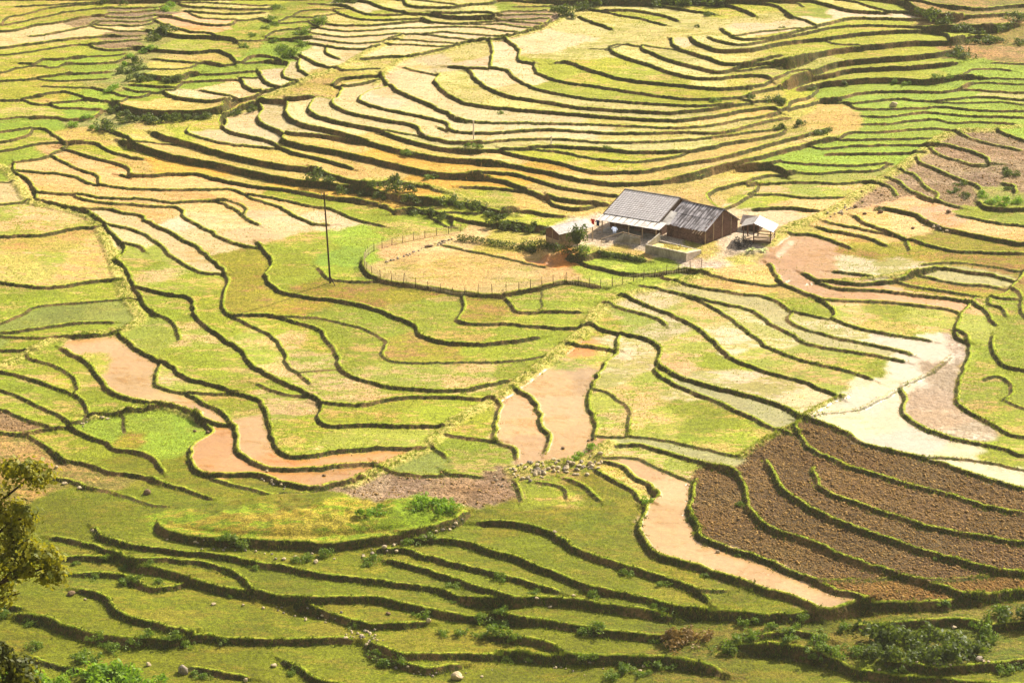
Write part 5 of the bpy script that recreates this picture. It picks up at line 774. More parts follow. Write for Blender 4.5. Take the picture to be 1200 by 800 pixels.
# ---- what grows or lies in each field: seeds spread until they meet a terrace edge
#     name: colour a, colour b, wetness, patchiness, clods, stubble
PAL = {
 'W': ((216,190,138),(198,172,108),.30,.35,0,.3), 'WP': ((222,188,144),(205,168,116),.35,.3,0,.2),
 'P': ((212,194,120),(178,170,80),.22,.5,0,.6), 'GY': ((170,174,46),(208,180,104),.1,.45,0,.8),
 'GB': ((152,176,44),(180,178,78),.15,.3,0,1.), 'G': ((150,162,28),(200,172,96),.15,.45,0,1.),
 'PG': ((160,168,40),(216,182,122),.25,.55,0,.8), 'SG': ((196,182,86),(214,172,108),.15,.5,0,.6),
 'GD': ((138,146,56),(156,154,66),.2,.3,0,.8), 'GW': ((168,160,96),(184,176,116),.35,.4,0,.3),
 'GF': ((160,176,52),(196,190,88),.05,.4,0,1.), 'OL': ((160,152,38),(178,138,76),.1,.5,0,.9),
 'S': ((228,186,118),(206,168,92),.15,.4,0,.35), 'SM': ((224,176,128),(208,160,98),.2,.4,0,.2),
 'T': ((222,188,112),(196,176,88),.1,.5,0,.5), 'O': ((226,176,76),(204,158,58),.1,.4,0,.4),
 'OR': ((214,138,52),(200,120,40),.5,.3,0,0), 'Y': ((196,186,88),(218,190,120),.0,.55,0,1.),
 'BP': ((190,160,122),(164,134,96),.15,.5,.55,.1), 'R': ((196,160,100),(150,140,70),.0,.6,.3,.5),
 'K': ((150,158,70),(180,168,96),.0,.6,.1,1.), 'KB': ((110,120,30),(140,128,50),.0,.6,.2,1.),
 'M1': ((204,160,98),(192,142,78),.72,.3,0,0), 'MO': ((200,144,72),(188,124,50),.72,.3,0,0),
 'M2': ((194,142,84),(182,132,68),.5,.4,0,.1), 'PW': ((212,188,140),(172,166,84),.35,.6,0,.5),
 'WH': ((222,200,164),(210,184,142),.75,.3,0,0), 'W2': ((208,180,142),(176,150,114),.5,.7,.3,0),  # WH: pale wet mud, with sky glare painted into its whiteness
 'B': ((138,106,58),(164,132,78),.1,.5,1.,0), 'BO': ((172,130,58),(144,110,52),.05,.5,.9,.1),
 'EN': ((216,184,122),(178,168,78),.1,.35,0,.3),
 'YD': ((222,202,176),(204,184,150),.0,.4,0,0),
 'F': ((120,128,14),(140,134,36),.1,.5,0,1.), 'KG': ((140,164,30),(180,164,60),.0,.6,0,1.),
}
PK = list(PAL)
CF = 3; cnx, cny = NX//CF, NY//CF
cd = np.abs(DIST[:cny*CF, :cnx*CF].reshape(cny, CF, cnx, CF)); ch = HH[:cny*CF, :cnx*CF].reshape(cny, CF, cnx, CF)
block = ((cd.min((1, 3)) < .32) & (ch.max((1, 3)) > .12)) | (PATHM[:cny*CF, :cnx*CF].reshape(cny, CF, cnx, CF).max((1, 3)) > .5)
lab = np.zeros((cny, cnx), np.int16); KIND = [PK.index('G')]
for l in SEEDS_TXT.strip().split('\n'):
    p = l.split()
    for q in p[1:]:
        x, y = map(float, q.split(',')); i = int((x-GX0)/DX/CF); j = int((y-GY0)/DY/CF)
        if 0 <= i < cnx and 0 <= j < cny: KIND.append(PK.index(p[0])); lab[j, i] = len(KIND)-1
def spread(lab, free, n):
    rr = np.random.default_rng(5)
    for k in range(n):
        if k % 25 == 0 and not ((lab == 0) & free).any(): break
        nb = [(-1, 0), (1, 0), (0, -1), (0, 1)]; rr.shuffle(nb); new = lab.copy()
        for dj, di in nb:
            s = np.roll(lab, (dj, di), (0, 1)); m = (new == 0) & (s > 0) & free & (rr.random(lab.shape) < .7); new[m] = s[m]
        lab = new
    return lab
lab = spread(lab, ~block, 330); lab = spread(lab, np.ones_like(block), 200)
jx = np.clip(((np.arange(NX)[None]+(vnoise(.6, 11)-.5)*5)/CF).astype(int), 0, cnx-1)
jy = np.clip(((np.arange(NY)[:, None]+(vnoise(.6, 12)-.5)*5)/CF).astype(int), 0, cny-1)
LAB = np.array(KIND)[lab[jy, jx]]; FID = lab[jy, jx]
ALB = .62
lut_a = np.array([[*(ALB*np.array(s2l(*PAL[k][0]))), PAL[k][2]] for k in PK], np.float32)
lut_b = np.array([[*(ALB*np.array(s2l(*PAL[k][1]))), PAL[k][3]] for k in PK], np.float32)
lut_c = np.array([[PAL[k][4], PAL[k][5]] for k in PK], np.float32)
CL = lut_c[LAB, 0]
Z += CL*((N1-.5)*.22+(vnoise(.3, 21)-.5)*.12)*(np.abs(DIST) > .5)
# ---- mesh of the fan that can be seen
XX, YY = np.meshgrid(xs, ys)
keep = (np.abs(XX) < .2*YY+22) & (YY > 216) & (YY < 512)
idx = -np.ones((NY, NX), np.int64); idx[keep] = np.arange(keep.sum())
q = keep[1:, 1:] & keep[1:, :-1] & keep[:-1, 1:] & keep[:-1, :-1]
F4 = np.stack([idx[:-1, :-1][q], idx[:-1, 1:][q], idx[1:, 1:][q], idx[1:, :-1][q]], 1)
co = np.stack([XX[keep], YY[keep], Z[keep]], 1)
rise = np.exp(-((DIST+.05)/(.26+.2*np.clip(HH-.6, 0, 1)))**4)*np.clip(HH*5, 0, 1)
far = np.clip((YY-235)/200, 0, 1)
tr_ = np.random.default_rng(9); nf = len(KIND)
tint = np.ones((nf, 4), np.float32); tint[:, :3] = tr_.uniform(.86, 1.12, (nf, 1)); tint[:, 0] *= tr_.uniform(.95, 1.06, nf); tint[:, 2] *= tr_.uniform(.85, 1.12, nf)
tb = tint.copy(); tb[:, 3] = tr_.uniform(.6, 1.3, nf)
def soft(a):
    for ax in (0, 1):
        a = (a+np.roll(a, 1, ax)+np.roll(a, -1, ax)+np.roll(a, 2, ax)+np.roll(a, -2, ax))/5
    return a
a4 = soft(lut_a[LAB]*tint[FID]); b4 = soft(lut_b[LAB]*tb[FID])
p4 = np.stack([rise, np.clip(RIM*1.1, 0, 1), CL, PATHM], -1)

g = NT('terrace_soil_and_grass')
at = lambda n: g.n('Attribute', attribute_name=n)
A, B, C = at('ca'), at('cb'), at('cp')
sc = g.n('SeparateColor'); g.t.links.new(C.outputs['Color'], sc.inputs[0])
p = g.pos(); pst = g.pos((.45, 1, 1))
n1 = g.noise(pst, .33, 5, .6); n2 = g.noise(pst, 1.7, 4, .65); n3 = g.noise(p, 7.0, 3, .7); n4 = g.noise(p, .09, 2)
bias = g.math('ADD', g.math('MULTIPLY', n1, .75), g.math('MULTIPLY', n2, .55))
lo = g.math('SUBTRACT', .80, g.math('MULTIPLY', B.outputs['Alpha'], .36)); f = g.ramp(bias, lo, g.math('ADD', lo, .13))
n5 = g.noise(g.pos((.6, 1.6, 1)), .55, 4, .7)
field = g.mix(f, A.outputs['Color'], B.outputs['Color'])
n6 = g.noise(p, 2.6, 3, .7)
spk = g.math('MULTIPLY', g.math('MULTIPLY', g.ramp(n3, .32, .68, .52, 1.34), g.ramp(n6, .32, .68, .6, 1.3)), g.ramp(n5, .3, .7, .8, 1.16))
field = g.mix(g.math('MULTIPLY', g.ramp(n4, .42, .68, 0, .4), g.math('SUBTRACT', 1, A.outputs['Alpha'])), field, g.mix(1.0, field, s2l(255, 226, 190), 'MULTIPLY'))
dry = g.math('SUBTRACT', 1, A.outputs['Alpha'], True)
spk = g.math('ADD', g.math('MULTIPLY', spk, dry), A.outputs['Alpha'])
field = g.mix(1.0, field, spk, 'MULTIPLY')
# tilled clods
v1 = g.voro(p, 3.2); v2 = g.voro(p, 6.5)
cl = g.ramp(g.math('ADD', v1, g.math('MULTIPLY', v2, .5)), .15, .75, 1.45, .45)
field = g.mix(sc.outputs['Blue'], field, g.mix(1.0, field, cl, 'MULTIPLY'))
# edges: grassy rim, bank of earth and dark weeds
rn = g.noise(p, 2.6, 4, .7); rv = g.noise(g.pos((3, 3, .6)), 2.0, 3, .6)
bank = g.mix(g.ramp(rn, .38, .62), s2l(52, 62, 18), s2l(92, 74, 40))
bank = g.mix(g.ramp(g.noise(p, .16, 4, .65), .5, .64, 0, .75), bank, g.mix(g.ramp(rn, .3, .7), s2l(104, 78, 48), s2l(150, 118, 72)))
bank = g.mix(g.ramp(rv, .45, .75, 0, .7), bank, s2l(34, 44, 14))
rimc = g.mix(g.ramp(rn, .35, .65), s2l(118, 144, 24), s2l(166, 164, 54))
pathc = g.mix(g.ramp(rn, .36, .6), s2l(112, 128, 34), s2l(192, 170, 98))
col = g.mix(g.math('MULTIPLY', C.outputs['Alpha'], .85), field, pathc)
col = g.mix(g.ramp(sc.outputs['Green'], .25, .75, 0, .85), col, rimc)
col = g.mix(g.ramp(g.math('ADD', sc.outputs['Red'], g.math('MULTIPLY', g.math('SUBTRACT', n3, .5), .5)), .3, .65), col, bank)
noedge = g.math('MULTIPLY', g.math('SUBTRACT', 1, sc.outputs['Red'], True), g.math('SUBTRACT', 1, g.math('ADD', sc.outputs['Green'], C.outputs['Alpha']), True), True)
wet = g.math('MULTIPLY', A.outputs['Alpha'], noedge, True)
wet = g.math('MULTIPLY', wet, g.math('SUBTRACT', 1, g.math('MULTIPLY', f, .35)))
rough = g.ramp(wet, 0, .8, .92, .16)
hgt = g.math('MULTIPLY', g.math('ADD', g.math('MULTIPLY', n3, .7), g.math('ADD', g.math('MULTIPLY', rn, .6), g.math('MULTIPLY', g.math('MULTIPLY', v1, sc.outputs['Blue']), -1.5))), g.math('SUBTRACT', 1, g.math('MULTIPLY', wet, 1.08), True))
g.bump(hgt, .16, .8)
SOIL = g.base(col, rough, g.ramp(wet, 0, 1, .12, .6))
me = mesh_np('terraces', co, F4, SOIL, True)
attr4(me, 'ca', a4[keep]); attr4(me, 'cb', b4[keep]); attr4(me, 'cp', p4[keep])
tag(link('ground', me), kind='structure')
print('ground verts', len(co), 'Z', Z[keep].min(), Z[keep].max())
# ---- the wider valley: hillside the photograph is taken from, slopes to both sides, hills beyond
def skirt():
    gx = np.concatenate([np.arange(-1800, -200, 80), np.arange(-200, 201, 8), np.arange(280, 1801, 80)]).astype(float)
    gy = np.concatenate([np.arange(-160, 620, 8), np.arange(640, 2800, 80)]).astype(float)
    X, Y = np.meshgrid(gx, gy)
    zz = SLOPE*(Y-321.5)-1.2
    near = np.where(Y < 105, 55+(105-Y)*.49, 55-(Y-105)*.57)
    zz = np.maximum(zz, near)
    r = np.random.default_rng(4)
    out = np.clip((np.abs(X)-(.2*Y+24))/25, 0, 1)*(Y > 150)
    zz += out*(3*np.sin(X*.031+Y*.017)+2*np.sin(X*.011-Y*.023))
    inside = (np.abs(X) < .2*Y+8) & (Y > 222) & (Y < 508)
    zz = np.where(inside, zz-5.5, zz)
    farh = np.clip((Y-700)/1500, 0, 1)+np.clip((np.abs(X)-300)/1500, 0, 1)
    zz += farh*(160+70*np.sin(X*.004+1)+60*np.sin(X*.009+Y*.003))
    ny, nx = X.shape; I = np.arange(nx*ny).reshape(ny, nx)
    F = np.stack([I[:-1, :-1].ravel(), I[:-1, 1:].ravel(), I[1:, 1:].ravel(), I[1:, :-1].ravel()], 1)
    h = NT('far_slopes'); p = h.pos(); a = h.noise(p, .06, 5, .6); b = h.noise(p, .9, 4, .7)
    c = h.mix(h.ramp(a, .35, .65), s2l(92, 98, 26), s2l(122, 108, 50)); c = h.mix(h.ramp(b, .4, .7, 0, .7), c, s2l(52, 66, 18))
    h.bump(b, .4); h.base(c, .95, .1)
    tag(link('hills', mesh_np('hills', np.stack([X, Y, zz], -1).reshape(-1, 3), F, h.m, True)), kind='structure')
skirt()


# ------------------------------------------------------------------ plants, stones, soil
def zat(x, y):
    fx = np.clip((np.asarray(x)-GX0)/DX, 0, NX-1.001); fy = np.clip((np.asarray(y)-GY0)/DY, 0, NY-1.001)
    a = fx.astype(int); b = fy.astype(int); u = fx-a; v = fy-b
    return Z[b, a]*(1-u)*(1-v)+Z[b, a+1]*u*(1-v)+Z[b+1, a]*(1-u)*v+Z[b+1, a+1]*u*v
def leafmat(name, c1, c2, c3, trans=.45, nscale=1.2, vivid=None):
    g = NT(name); p = g.pos()
    a = g.noise(p, nscale, 3, .6); b = g.noise(p, nscale*9, 2, .6)
    c = g.mix(g.ramp(a, .35, .65), s2l(*c1), s2l(*c2)); c = g.mix(g.ramp(b, .5, .72, 0, .8), c, s2l(*c3))
    g.base(c, .6, .25)
    t = g.n('BsdfTranslucent'); g.set(t.inputs[0], vivid and g.mix(.5, c, s2l(*vivid)) or c)
    m = g.n('MixShader'); m.inputs[0].default_value = trans
    g.t.links.new(g.b.outputs[0], m.inputs[1]); g.t.links.new(t.outputs[0], m.inputs[2])
    g.t.links.new(m.outputs[0], g.t.nodes['Material Output'].inputs[0]); return g.m
def blades(px, py, h, w, n, lean=.5, zoff=-.03):
    """n grass blades (single triangles) around each point"""
    m = len(px); x = np.repeat(px, n)+rng.normal(0, .07, m*n); y = np.repeat(py, n)+rng.normal(0, .07, m*n)
    H = np.repeat(h, n)*rng.uniform(.55, 1.15, m*n); W = w*rng.uniform(.7, 1.3, m*n); a = rng.uniform(0, 6.283, m*n)
    z = zat(x, y)+zoff; l = H*lean*rng.uniform(.2, 1, m*n); b = rng.uniform(0, 6.283, m*n)
    c = np.empty((m*n, 3, 3)); dx, dy = np.cos(a)*W*.5, np.sin(a)*W*.5
    c[:, 0] = np.stack([x-dx, y-dy, z], 1); c[:, 1] = np.stack([x+dx, y+dy, z], 1)
    c[:, 2] = np.stack([x+np.cos(b)*l, y+np.sin(b)*l, z+H], 1)
    return c.reshape(-1, 3), np.arange(m*n*3).reshape(-1, 3)
def infan(x, y, m=16): return (np.abs(x) < .2*y+m) & (y > 222) & (y < 505)
# grass along every terrace lip and bank
tx, ty, th = [], [], []
for h, w, a, b, P in lines:
    s = np.r_[0, np.cumsum(np.hypot(*np.diff(P, axis=0).T))]; n = int(s[-1]/.14)
    u = rng.uniform(0, s[-1], n); X = np.interp(u, s, P[:, 0]); Y = np.interp(u, s, P[:, 1])
    k = np.clip(np.searchsorted(s, u), 1, len(P)-1); d = P[k]-P[k-1]; d /= np.maximum(np.hypot(*d.T), 1e-6)[:, None]
    o = np.where(rng.random(n) < .55, rng.normal(.3, .12, n), rng.normal(-.1, .2, n))
    X = X-d[:, 1]*o; Y = Y+d[:, 0]*o; m = infan(X, Y)
    tx.append(X[m]); ty.append(Y[m]); th.append(rng.uniform(.1, .3, m.sum())*(.75+.35*min(h, 1.2)))
for w, P in path_lines:
    s = np.r_[0, np.cumsum(np.hypot(*np.diff(P, axis=0).T))]; n = int(s[-1]/.045); u = rng.uniform(0, s[-1], n)
    X = np.interp(u, s, P[:, 0])+rng.normal(0, w*.5, n); Y = np.interp(u, s, P[:, 1])+rng.normal(0, w*.5, n); m = infan(X, Y)
    tx.append(X[m]); ty.append(Y[m]); th.append(rng.uniform(.1, .32, m.sum()))
tx, ty, th = map(np.concatenate, (tx, ty, th))
big = vnoise(3.5, 31)[np.clip(((ty-GY0)/DY).astype(int), 0, NY-1), np.clip(((tx-GX0)/DX).astype(int), 0, NX-1)]
th *= (.4+.9*big)*np.clip(1.35-(ty-225)/230, .6, 1.35)
c, f = blades(tx, ty, th, .07, 4)
GRASS = leafmat('bank_grass', (112,132,28), (150,152,48), (84,104,22), .4, .35, (170,180,40))
tag(link('bank_grass', mesh_np('bank_grass', c, f, GRASS)), 'green and yellowish grass growing along the terrace edges and banks', 'grass', kind='stuff')
c, f = blades(tx[::2]+rng.normal(0, .2, len(tx[::2])), ty[::2]-.28+rng.normal(0, .16, len(tx[::2])), th[::2]*.7, .1, 4, .9); nr = (ty < 268); k2 = nr.sum()
c2, f2 = blades(np.tile(tx[nr], 2)+rng.normal(0, .25, 2*k2), np.tile(ty[nr], 2)-.35+rng.normal(0, .22, 2*k2), np.tile(th[nr], 2)*.85, .11, 4, 1.0); f = np.concatenate([f, f2+len(c)]); c = np.concatenate([c, c2])
WEED = leafmat('bank_weeds', (60,76,20), (96,106,32), (42,54,16), .3, .5, (110,130,26))
tag(link('bank_weeds', mesh_np('bank_weeds', c, f, WEED)), 'dark weeds hanging on the faces of the terrace banks', 'weeds', kind='stuff')
# rice stubble and weeds in the fields
N = 480000; y = 222+(505-222)*rng.random(N)**.85; x = (rng.random(N)*2-1)*(.2*y+14)
i = np.clip(((x-GX0)/DX).astype(int), 0, NX-1); j = np.clip(((y-GY0)/DY).astype(int), 0, NY-1)
patch = np.clip((vnoise(2.4, 41)[j, i]*.5+vnoise(7., 42)[j, i]*.5-.3)*3, .12, 1)
ok = (rng.random(N) < lut_c[LAB[j, i], 1]*patch) & (np.abs(DIST[j, i]) > .4)
c, f = blades(x[ok], y[ok], rng.uniform(.1, .24, ok.sum()), .09, 2, .6)
STUB = leafmat('rice_stubble', (122,134,30), (164,160,62), (92,106,24), .35, .25, (160,176,40))
tag(link('rice_stubble', mesh_np('rice_stubble', c, f, STUB)), 'short rice stubble and weeds growing in the green fields', 'stubble', kind='stuff')
# clods of the ploughed fields
N = 280000; y = 222+(420-222)*rng.random(N); x = (rng.random(N)*2-1)*(.2*y+3)
i = np.clip(((x-GX0)/DX).astype(int), 0, NX-1); j = np.clip(((y-GY0)/DY).astype(int), 0, NY-1)
ok = (rng.random(N) < np.where(CL[j, i] > .8, 1, np.where(CL[j, i] > .4, CL[j, i]*.4, 0))) & (np.abs(DIST[j, i]) > .35)
x, y = x[ok], y[ok]; n = len(x); r = rng.uniform(.06, .14, n)*np.where(rng.random(n) < .1, rng.uniform(1.2, 1.9, n), rng.uniform(.7, 1.05, n))
octa = np.array([(1, 0, 0), (0, 1, 0), (-1, 0, 0), (0, -1, 0), (0, 0, .8), (0, 0, -.5)], float)
of = np.array([(0, 1, 4), (1, 2, 4), (2, 3, 4), (3, 0, 4), (1, 0, 5), (2, 1, 5), (3, 2, 5), (0, 3, 5)])
an = rng.uniform(0, 6.283, n); V = np.repeat(octa[None], n, 0)*rng.uniform(.6, 1.3, (n, 6, 1)); ca, sa = np.cos(an)[:, None], np.sin(an)[:, None]
V = np.stack([V[..., 0]*ca-V[..., 1]*sa, V[..., 0]*sa+V[..., 1]*ca, V[..., 2]], -1)*r[:, None, None]+np.stack([x, y, zat(x, y)+r*.25], 1)[:, None]
g = NT('ploughed_clods'); p = g.pos(); a = g.noise(p, 3.0, 3, .7); b = g.noise(p, .12, 2)
cc = g.mix(g.ramp(a, .35, .65), s2l(118, 88, 46), s2l(178, 146, 92)); cc = g.mix(g.ramp(b, .45, .65, 0, .35), cc, s2l(150, 116, 56)); g.base(cc, .95, .1)
tag(link('soil_clods', mesh_np('soil_clods', V.reshape(-1, 3), (of[None]+6*np.arange(n)[:, None, None]).reshape(-1, 3), g.m)), 'brown clods of earth turned up in the ploughed fields', 'soil', kind='stuff')

# stones ---------------------------------------------------------------------
def rockmesh(name, seed, mat, sub=3, rough=.28):
    r = random.Random(seed); bm = bmesh.new(); bmesh.ops.create_icosphere(bm, subdivisions=sub, radius=.5)
    pl = [(Vector((r.gauss(0, 1), r.gauss(0, 1), r.gauss(0, .8))).normalized(), r.uniform(.3, .46)) for _ in range(9)]
    ph = [r.uniform(0, 6) for _ in range(6)]
    for v in bm.verts:
        for nrm, d in pl:
            e = v.co.dot(nrm)-d
            if e > 0: v.co -= nrm*e*.92
        c = v.co*7
        v.co *= 1+rough*.25*math.sin(c.x*1.3+ph[0])*math.sin(c.y*1.7+ph[1])*math.sin(c.z*1.5+ph[2])+rough*.12*math.sin(c.x*3.1+ph[3])*math.sin(c.y*2.9+ph[4])
        v.co.z *= .85
    me = bpy.data.meshes.new(name); bm.to_mesh(me); bm.free(); me.materials.append(mat); return me
def stonemat(name, a, b, c):
    g = NT(name); p = g.pos((1, 1, 1), True)
    n = g.noise(p, 5, 5, .65); m = g.noise(p, 18, 3, .7); cc = g.mix(g.ramp(n, .35, .65), s2l(*a), s2l(*b)); cc = g.mix(g.ramp(m, .55, .75, 0, .7), cc, s2l(*c))
    g.bump(g.math('ADD', n, g.math('MULTIPLY', m, .4)), .08, .8); return g.base(cc, .9, .2)
SM = [stonemat('grey_stone', (118,108,96), (160,146,128), (84,78,66)), stonemat('pale_stone', (168,148,118), (198,180,146), (112,98,70)), stonemat('brown_stone', (92,74,54), (132,108,80), (62,54,40))]
ROCKS = [[rockmesh('rock', 10*k+q, SM[k]) for q in range(3)] for k in range(3)]
PEB = [rockmesh('stone', 60+q, SM[1] if q < 3 else SM[0], 2) for q in range(5)]
for l in BOULDERS_TXT.strip().split('\n'):
    a, lab = l.split('|'); x, y, s, t = map(float, a.split(',')); o = link('boulder' if s > .6 else 'stone', ROCKS[int(t)][random.randrange(3)], None, (x, y, float(zat(x, y))+s*.2), random.uniform(0, 6))
    o.scale = (s*random.uniform(.95, 1.2), s*random.uniform(.75, 1.), s*(1.25 if 'tall' in lab or 'upright' in lab else .62 if ('flat' in lab or 'low' in lab or 'slab' in lab) else .9))
    if 'log' in lab: o.scale = (1.5, .5, .45); o.rotation_euler[2] = .3
    tag(o, lab, 'boulder' if s > .6 else 'stone')
for l in RUBBLE_TXT.strip().split('\n'):
    g_, lab, q = l.split('|')
    for w in q.split():
        x, y, s = map(float, w.split(',')); o = link('stone', PEB[random.randrange(5)], None, (x, y, float(zat(x, y))+s*.18), random.uniform(0, 6))
        o.scale = (s*random.uniform(.9, 1.4), s*random.uniform(.7, 1.1), s*random.uniform(.7, 1.1)); tag(o, lab, 'stone', g_)

# shrubs ---------------------------------------------------------------------
LM = {'d': leafmat('dark_leaves', (56,74,20), (92,104,32), (38,50,14), .35, 1.5, (120,140,30)), 'g': leafmat('green_leaves', (84,112,28), (120,134,42), (60,84,22), .35, 1.5, (130,160,30)),
      'b': leafmat('bright_leaves', (96,134,28), (136,160,42), (66,100,22), .4, 1.5, (150,190,30)), 'y': leafmat('brown_leaves', (118,96,54), (146,118,62), (84,66,40), .3, 1.5, (150,120,40))}
def leafquads(pts, nrm, size):
    n = len(pts); t = np.cross(nrm, rng.normal(0, 1, (n, 3))); t /= np.linalg.norm(t, axis=1)[:, None]+1e-9; b = np.cross(nrm, t)
    s = (size*rng.uniform(.6, 1.3, n))[:, None]; k = rng.uniform(.45, .7, n)[:, None]
    c = np.stack([pts-t*s, pts+b*s*k, pts+t*s, pts-b*s*k], 1); return c.reshape(-1, 3), np.arange(n*4).reshape(-1, 4)
def bushpts(n, lumps, seed):
    r = np.random.default_rng(seed); L = np.stack([r.normal(0, .42, lumps), r.normal(0, .42, lumps), r.uniform(.1, .75, lumps)], 1); R = r.uniform(.28, .5, lumps)
    k = r.integers(0, lumps, n); d = r.normal(0, 1, (n, 3)); d /= np.linalg.norm(d, axis=1)[:, None]
    p = L[k]+d*(R[k]*r.uniform(.55, 1.08, n))[:, None]; p[:, 2] = np.abs(p[:, 2])*.92; nn = d+r.normal(0, .6, (n, 3)); nn /= np.linalg.norm(nn, axis=1)[:, None]; return p, nn
BUSH = {}
for k in LM:
    BUSH[k] = []
    for v in range(4):
        p_, n_ = bushpts(420, 9+v, 100+v); c, f = leafquads(p_, n_, .12); BUSH[k].append(mesh_np('shrub', c, f, LM[k]))
KN = {'d': 'dark green', 'g': 'mid green', 'b': 'bright green', 'y': 'brown leaved'}
for l in SHRUBS_TXT.strip().split('\n'):
    lab, k, q = l.split('|')
    for w in q.split():
        x, y, s = map(float, w.split(',')); o = link('shrub', BUSH[k][random.randrange(4)], None, (x, y, float(zat(x, y))-.08), random.uniform(0, 6))
        s *= 1.05; o.scale = (s*random.uniform(.9, 1.25), s*random.uniform(.9, 1.2), s*random.uniform(.75, 1.15)); tag(o, KN[k]+' shrub on the '+lab.replace(', light green', ''), 'shrub', KN[k]+' shrubs of the '+lab)

# ------------------------------------------------------------------ the farm
class MB:
    def __init__(s): s.bm = bmesh.new()
    def box(s, x0, y0, z0, x1, y1, z1):
        v = [s.bm.verts.new(p) for p in ((x0,y0,z0),(x1,y0,z0),(x1,y1,z0),(x0,y1,z0),(x0,y0,z1),(x1,y0,z1),(x1,y1,z1),(x0,y1,z1))]
        for f in ((3,2,1,0),(4,5,6,7),(0,1,5,4),(1,2,6,5),(2,3,7,6),(3,0,4,7)): s.bm.faces.new([v[i] for i in f])
    def bar(s, a, b, w, h=None, up=(0, 0, 1)):
        """square bar from a to b"""
        a, b = Vector(a), Vector(b); d = (b-a).normalized(); h = h or w
        u = d.cross(Vector(up)); u = u.normalized() if u.length > 1e-4 else Vector((1, 0, 0)); n = u.cross(d).normalized()
        v = [s.bm.verts.new(p+u*i*w/2+n*j*h/2) for p in (a, b) for i, j in ((-1,-1),(1,-1),(1,1),(-1,1))]
        for f in ((3,2,1,0),(4,5,6,7),(0,1,5,4),(1,2,6,5),(2,3,7,6),(3,0,4,7)): s.bm.faces.new([v[i] for i in f])
    def tube(s, a, b, r0, r1=None, n=8):
        a, b = Vector(a), Vector(b); d = (b-a).normalized(); r1 = r0 if r1 is None else r1
        u = d.cross(Vector((0, 0, 1))); u = u.normalized() if u.length > 1e-3 else Vector((1, 0, 0)); w = u.cross(d)
        A = [s.bm.verts.new(a+(u*math.cos(t)+w*math.sin(t))*r0) for t in [6.2832*k/n for k in range(n)]]
        B = [s.bm.verts.new(b+(u*math.cos(t)+w*math.sin(t))*r1) for t in [6.2832*k/n for k in range(n)]]
        for k in range(n): s.bm.faces.new((A[k], A[(k+1) % n], B[(k+1) % n], B[k]))
        s.bm.faces.new(A[::-1]); s.bm.faces.new(B)
    def slab(s, pts, t):
        """polygon pts thickened by t downwards"""
        A = [s.bm.verts.new(p) for p in pts]; B = [s.bm.verts.new((p[0], p[1], p[2]-t)) for p in pts]; n = len(pts)
        s.bm.faces.new(A); s.bm.faces.new(B[::-1])
        for k in range(n): s.bm.faces.new((A[k], B[k], B[(k+1) % n], A[(k+1) % n]))
    def wall(s, pts, nrm, t):
        """vertical polygon pts pushed by t along -nrm"""
        A = [s.bm.verts.new(p) for p in pts]; B = [s.bm.verts.new(Vector(p)-Vector(nrm)*t) for p in pts]; n = len(pts)
        s.bm.faces.new(A); s.bm.faces.new(B[::-1])
        for k in range(n): s.bm.faces.new((A[k], B[k], B[(k+1) % n], A[(k+1) % n]))
    def build(s, name, mat, parent=None, label=None):
        bmesh.ops.recalc_face_normals(s.bm, faces=s.bm.faces[:]); me = bpy.data.meshes.new(name); s.bm.to_mesh(me); s.bm.free(); me.materials.append(mat)
        o = link(name, me, parent)
        if label: o['label'] = label
        return o
def empty(name, loc, rz, label, cat, group=None):
    o = bpy.data.objects.new(name, None); COL.objects.link(o); o.location = loc; o.rotation_euler = (0, 0, rz); return tag(o, label, cat, group)
def woodmat(name, a, b, c, sx=(1, 1, 1), rough=.85, spec=.2, bump=.03):
    g = NT(name); p = g.pos(sx, True); n = g.noise(p, 3.0, 4, .65); m = g.noise(g.pos((1, 1, 1), True), .9, 3, .6)
    cc = g.mix(g.ramp(n, .42, .58) if 'roof_boards' in name else g.ramp(n, .36, .64), s2l(*a), s2l(*b)); cc = g.mix(g.ramp(m, .45, .7, 0, .75), cc, s2l(*c)); g.bump(n, bump, .8); return g.base(cc, rough, spec)
WOOD = woodmat('weathered_dark_timber', (84,58,48), (132,98,82), (56,42,36), (2.2, 2.2, 3.2)); WOODL = woodmat('weathered_light_timber', (150,128,104), (186,164,138), (112,92,72), (5, 5, .6))
BOARD = woodmat('silvered_roof_boards', (84,78,82), (186,179,183), (62,56,58), (1.15, .07, .07), bump=.01); SHEET = woodmat('pale_roof_sheet', (126,120,116), (152,146,142), (96,86,78), (1, 1, 1), .55, .4)
WHITES = woodmat('white_roof_sheet', (184,178,174), (206,200,194), (140,128,118), (1, 1, 1), .5, .4); EARTHW = woodmat('earth_plaster', (176,148,112), (196,168,130), (140,112,82), (1, 1, 1))
CONC = woodmat('grey_concrete', (150,140,128), (178,168,152), (112,104,90), (1, 1, .4)); CONCL = woodmat('pale_concrete', (212,198,184), (228,214,200), (180,164,146), (1, 1, 1)); DARKW = woodmat('dark_plank', (60,46,38), (84,66,54), (44,34,28), (6, 6, .5))  # DARKW: dark brown wood for trim, doors and the hut
THATCH = woodmat('grey_thatch', (112,98,92), (150,134,126), (84,72,70), (6, 1, 6)); POLE = woodmat('tarred_pole', (52,36,24), (74,54,36), (38,28,20), (6, 6, .4))
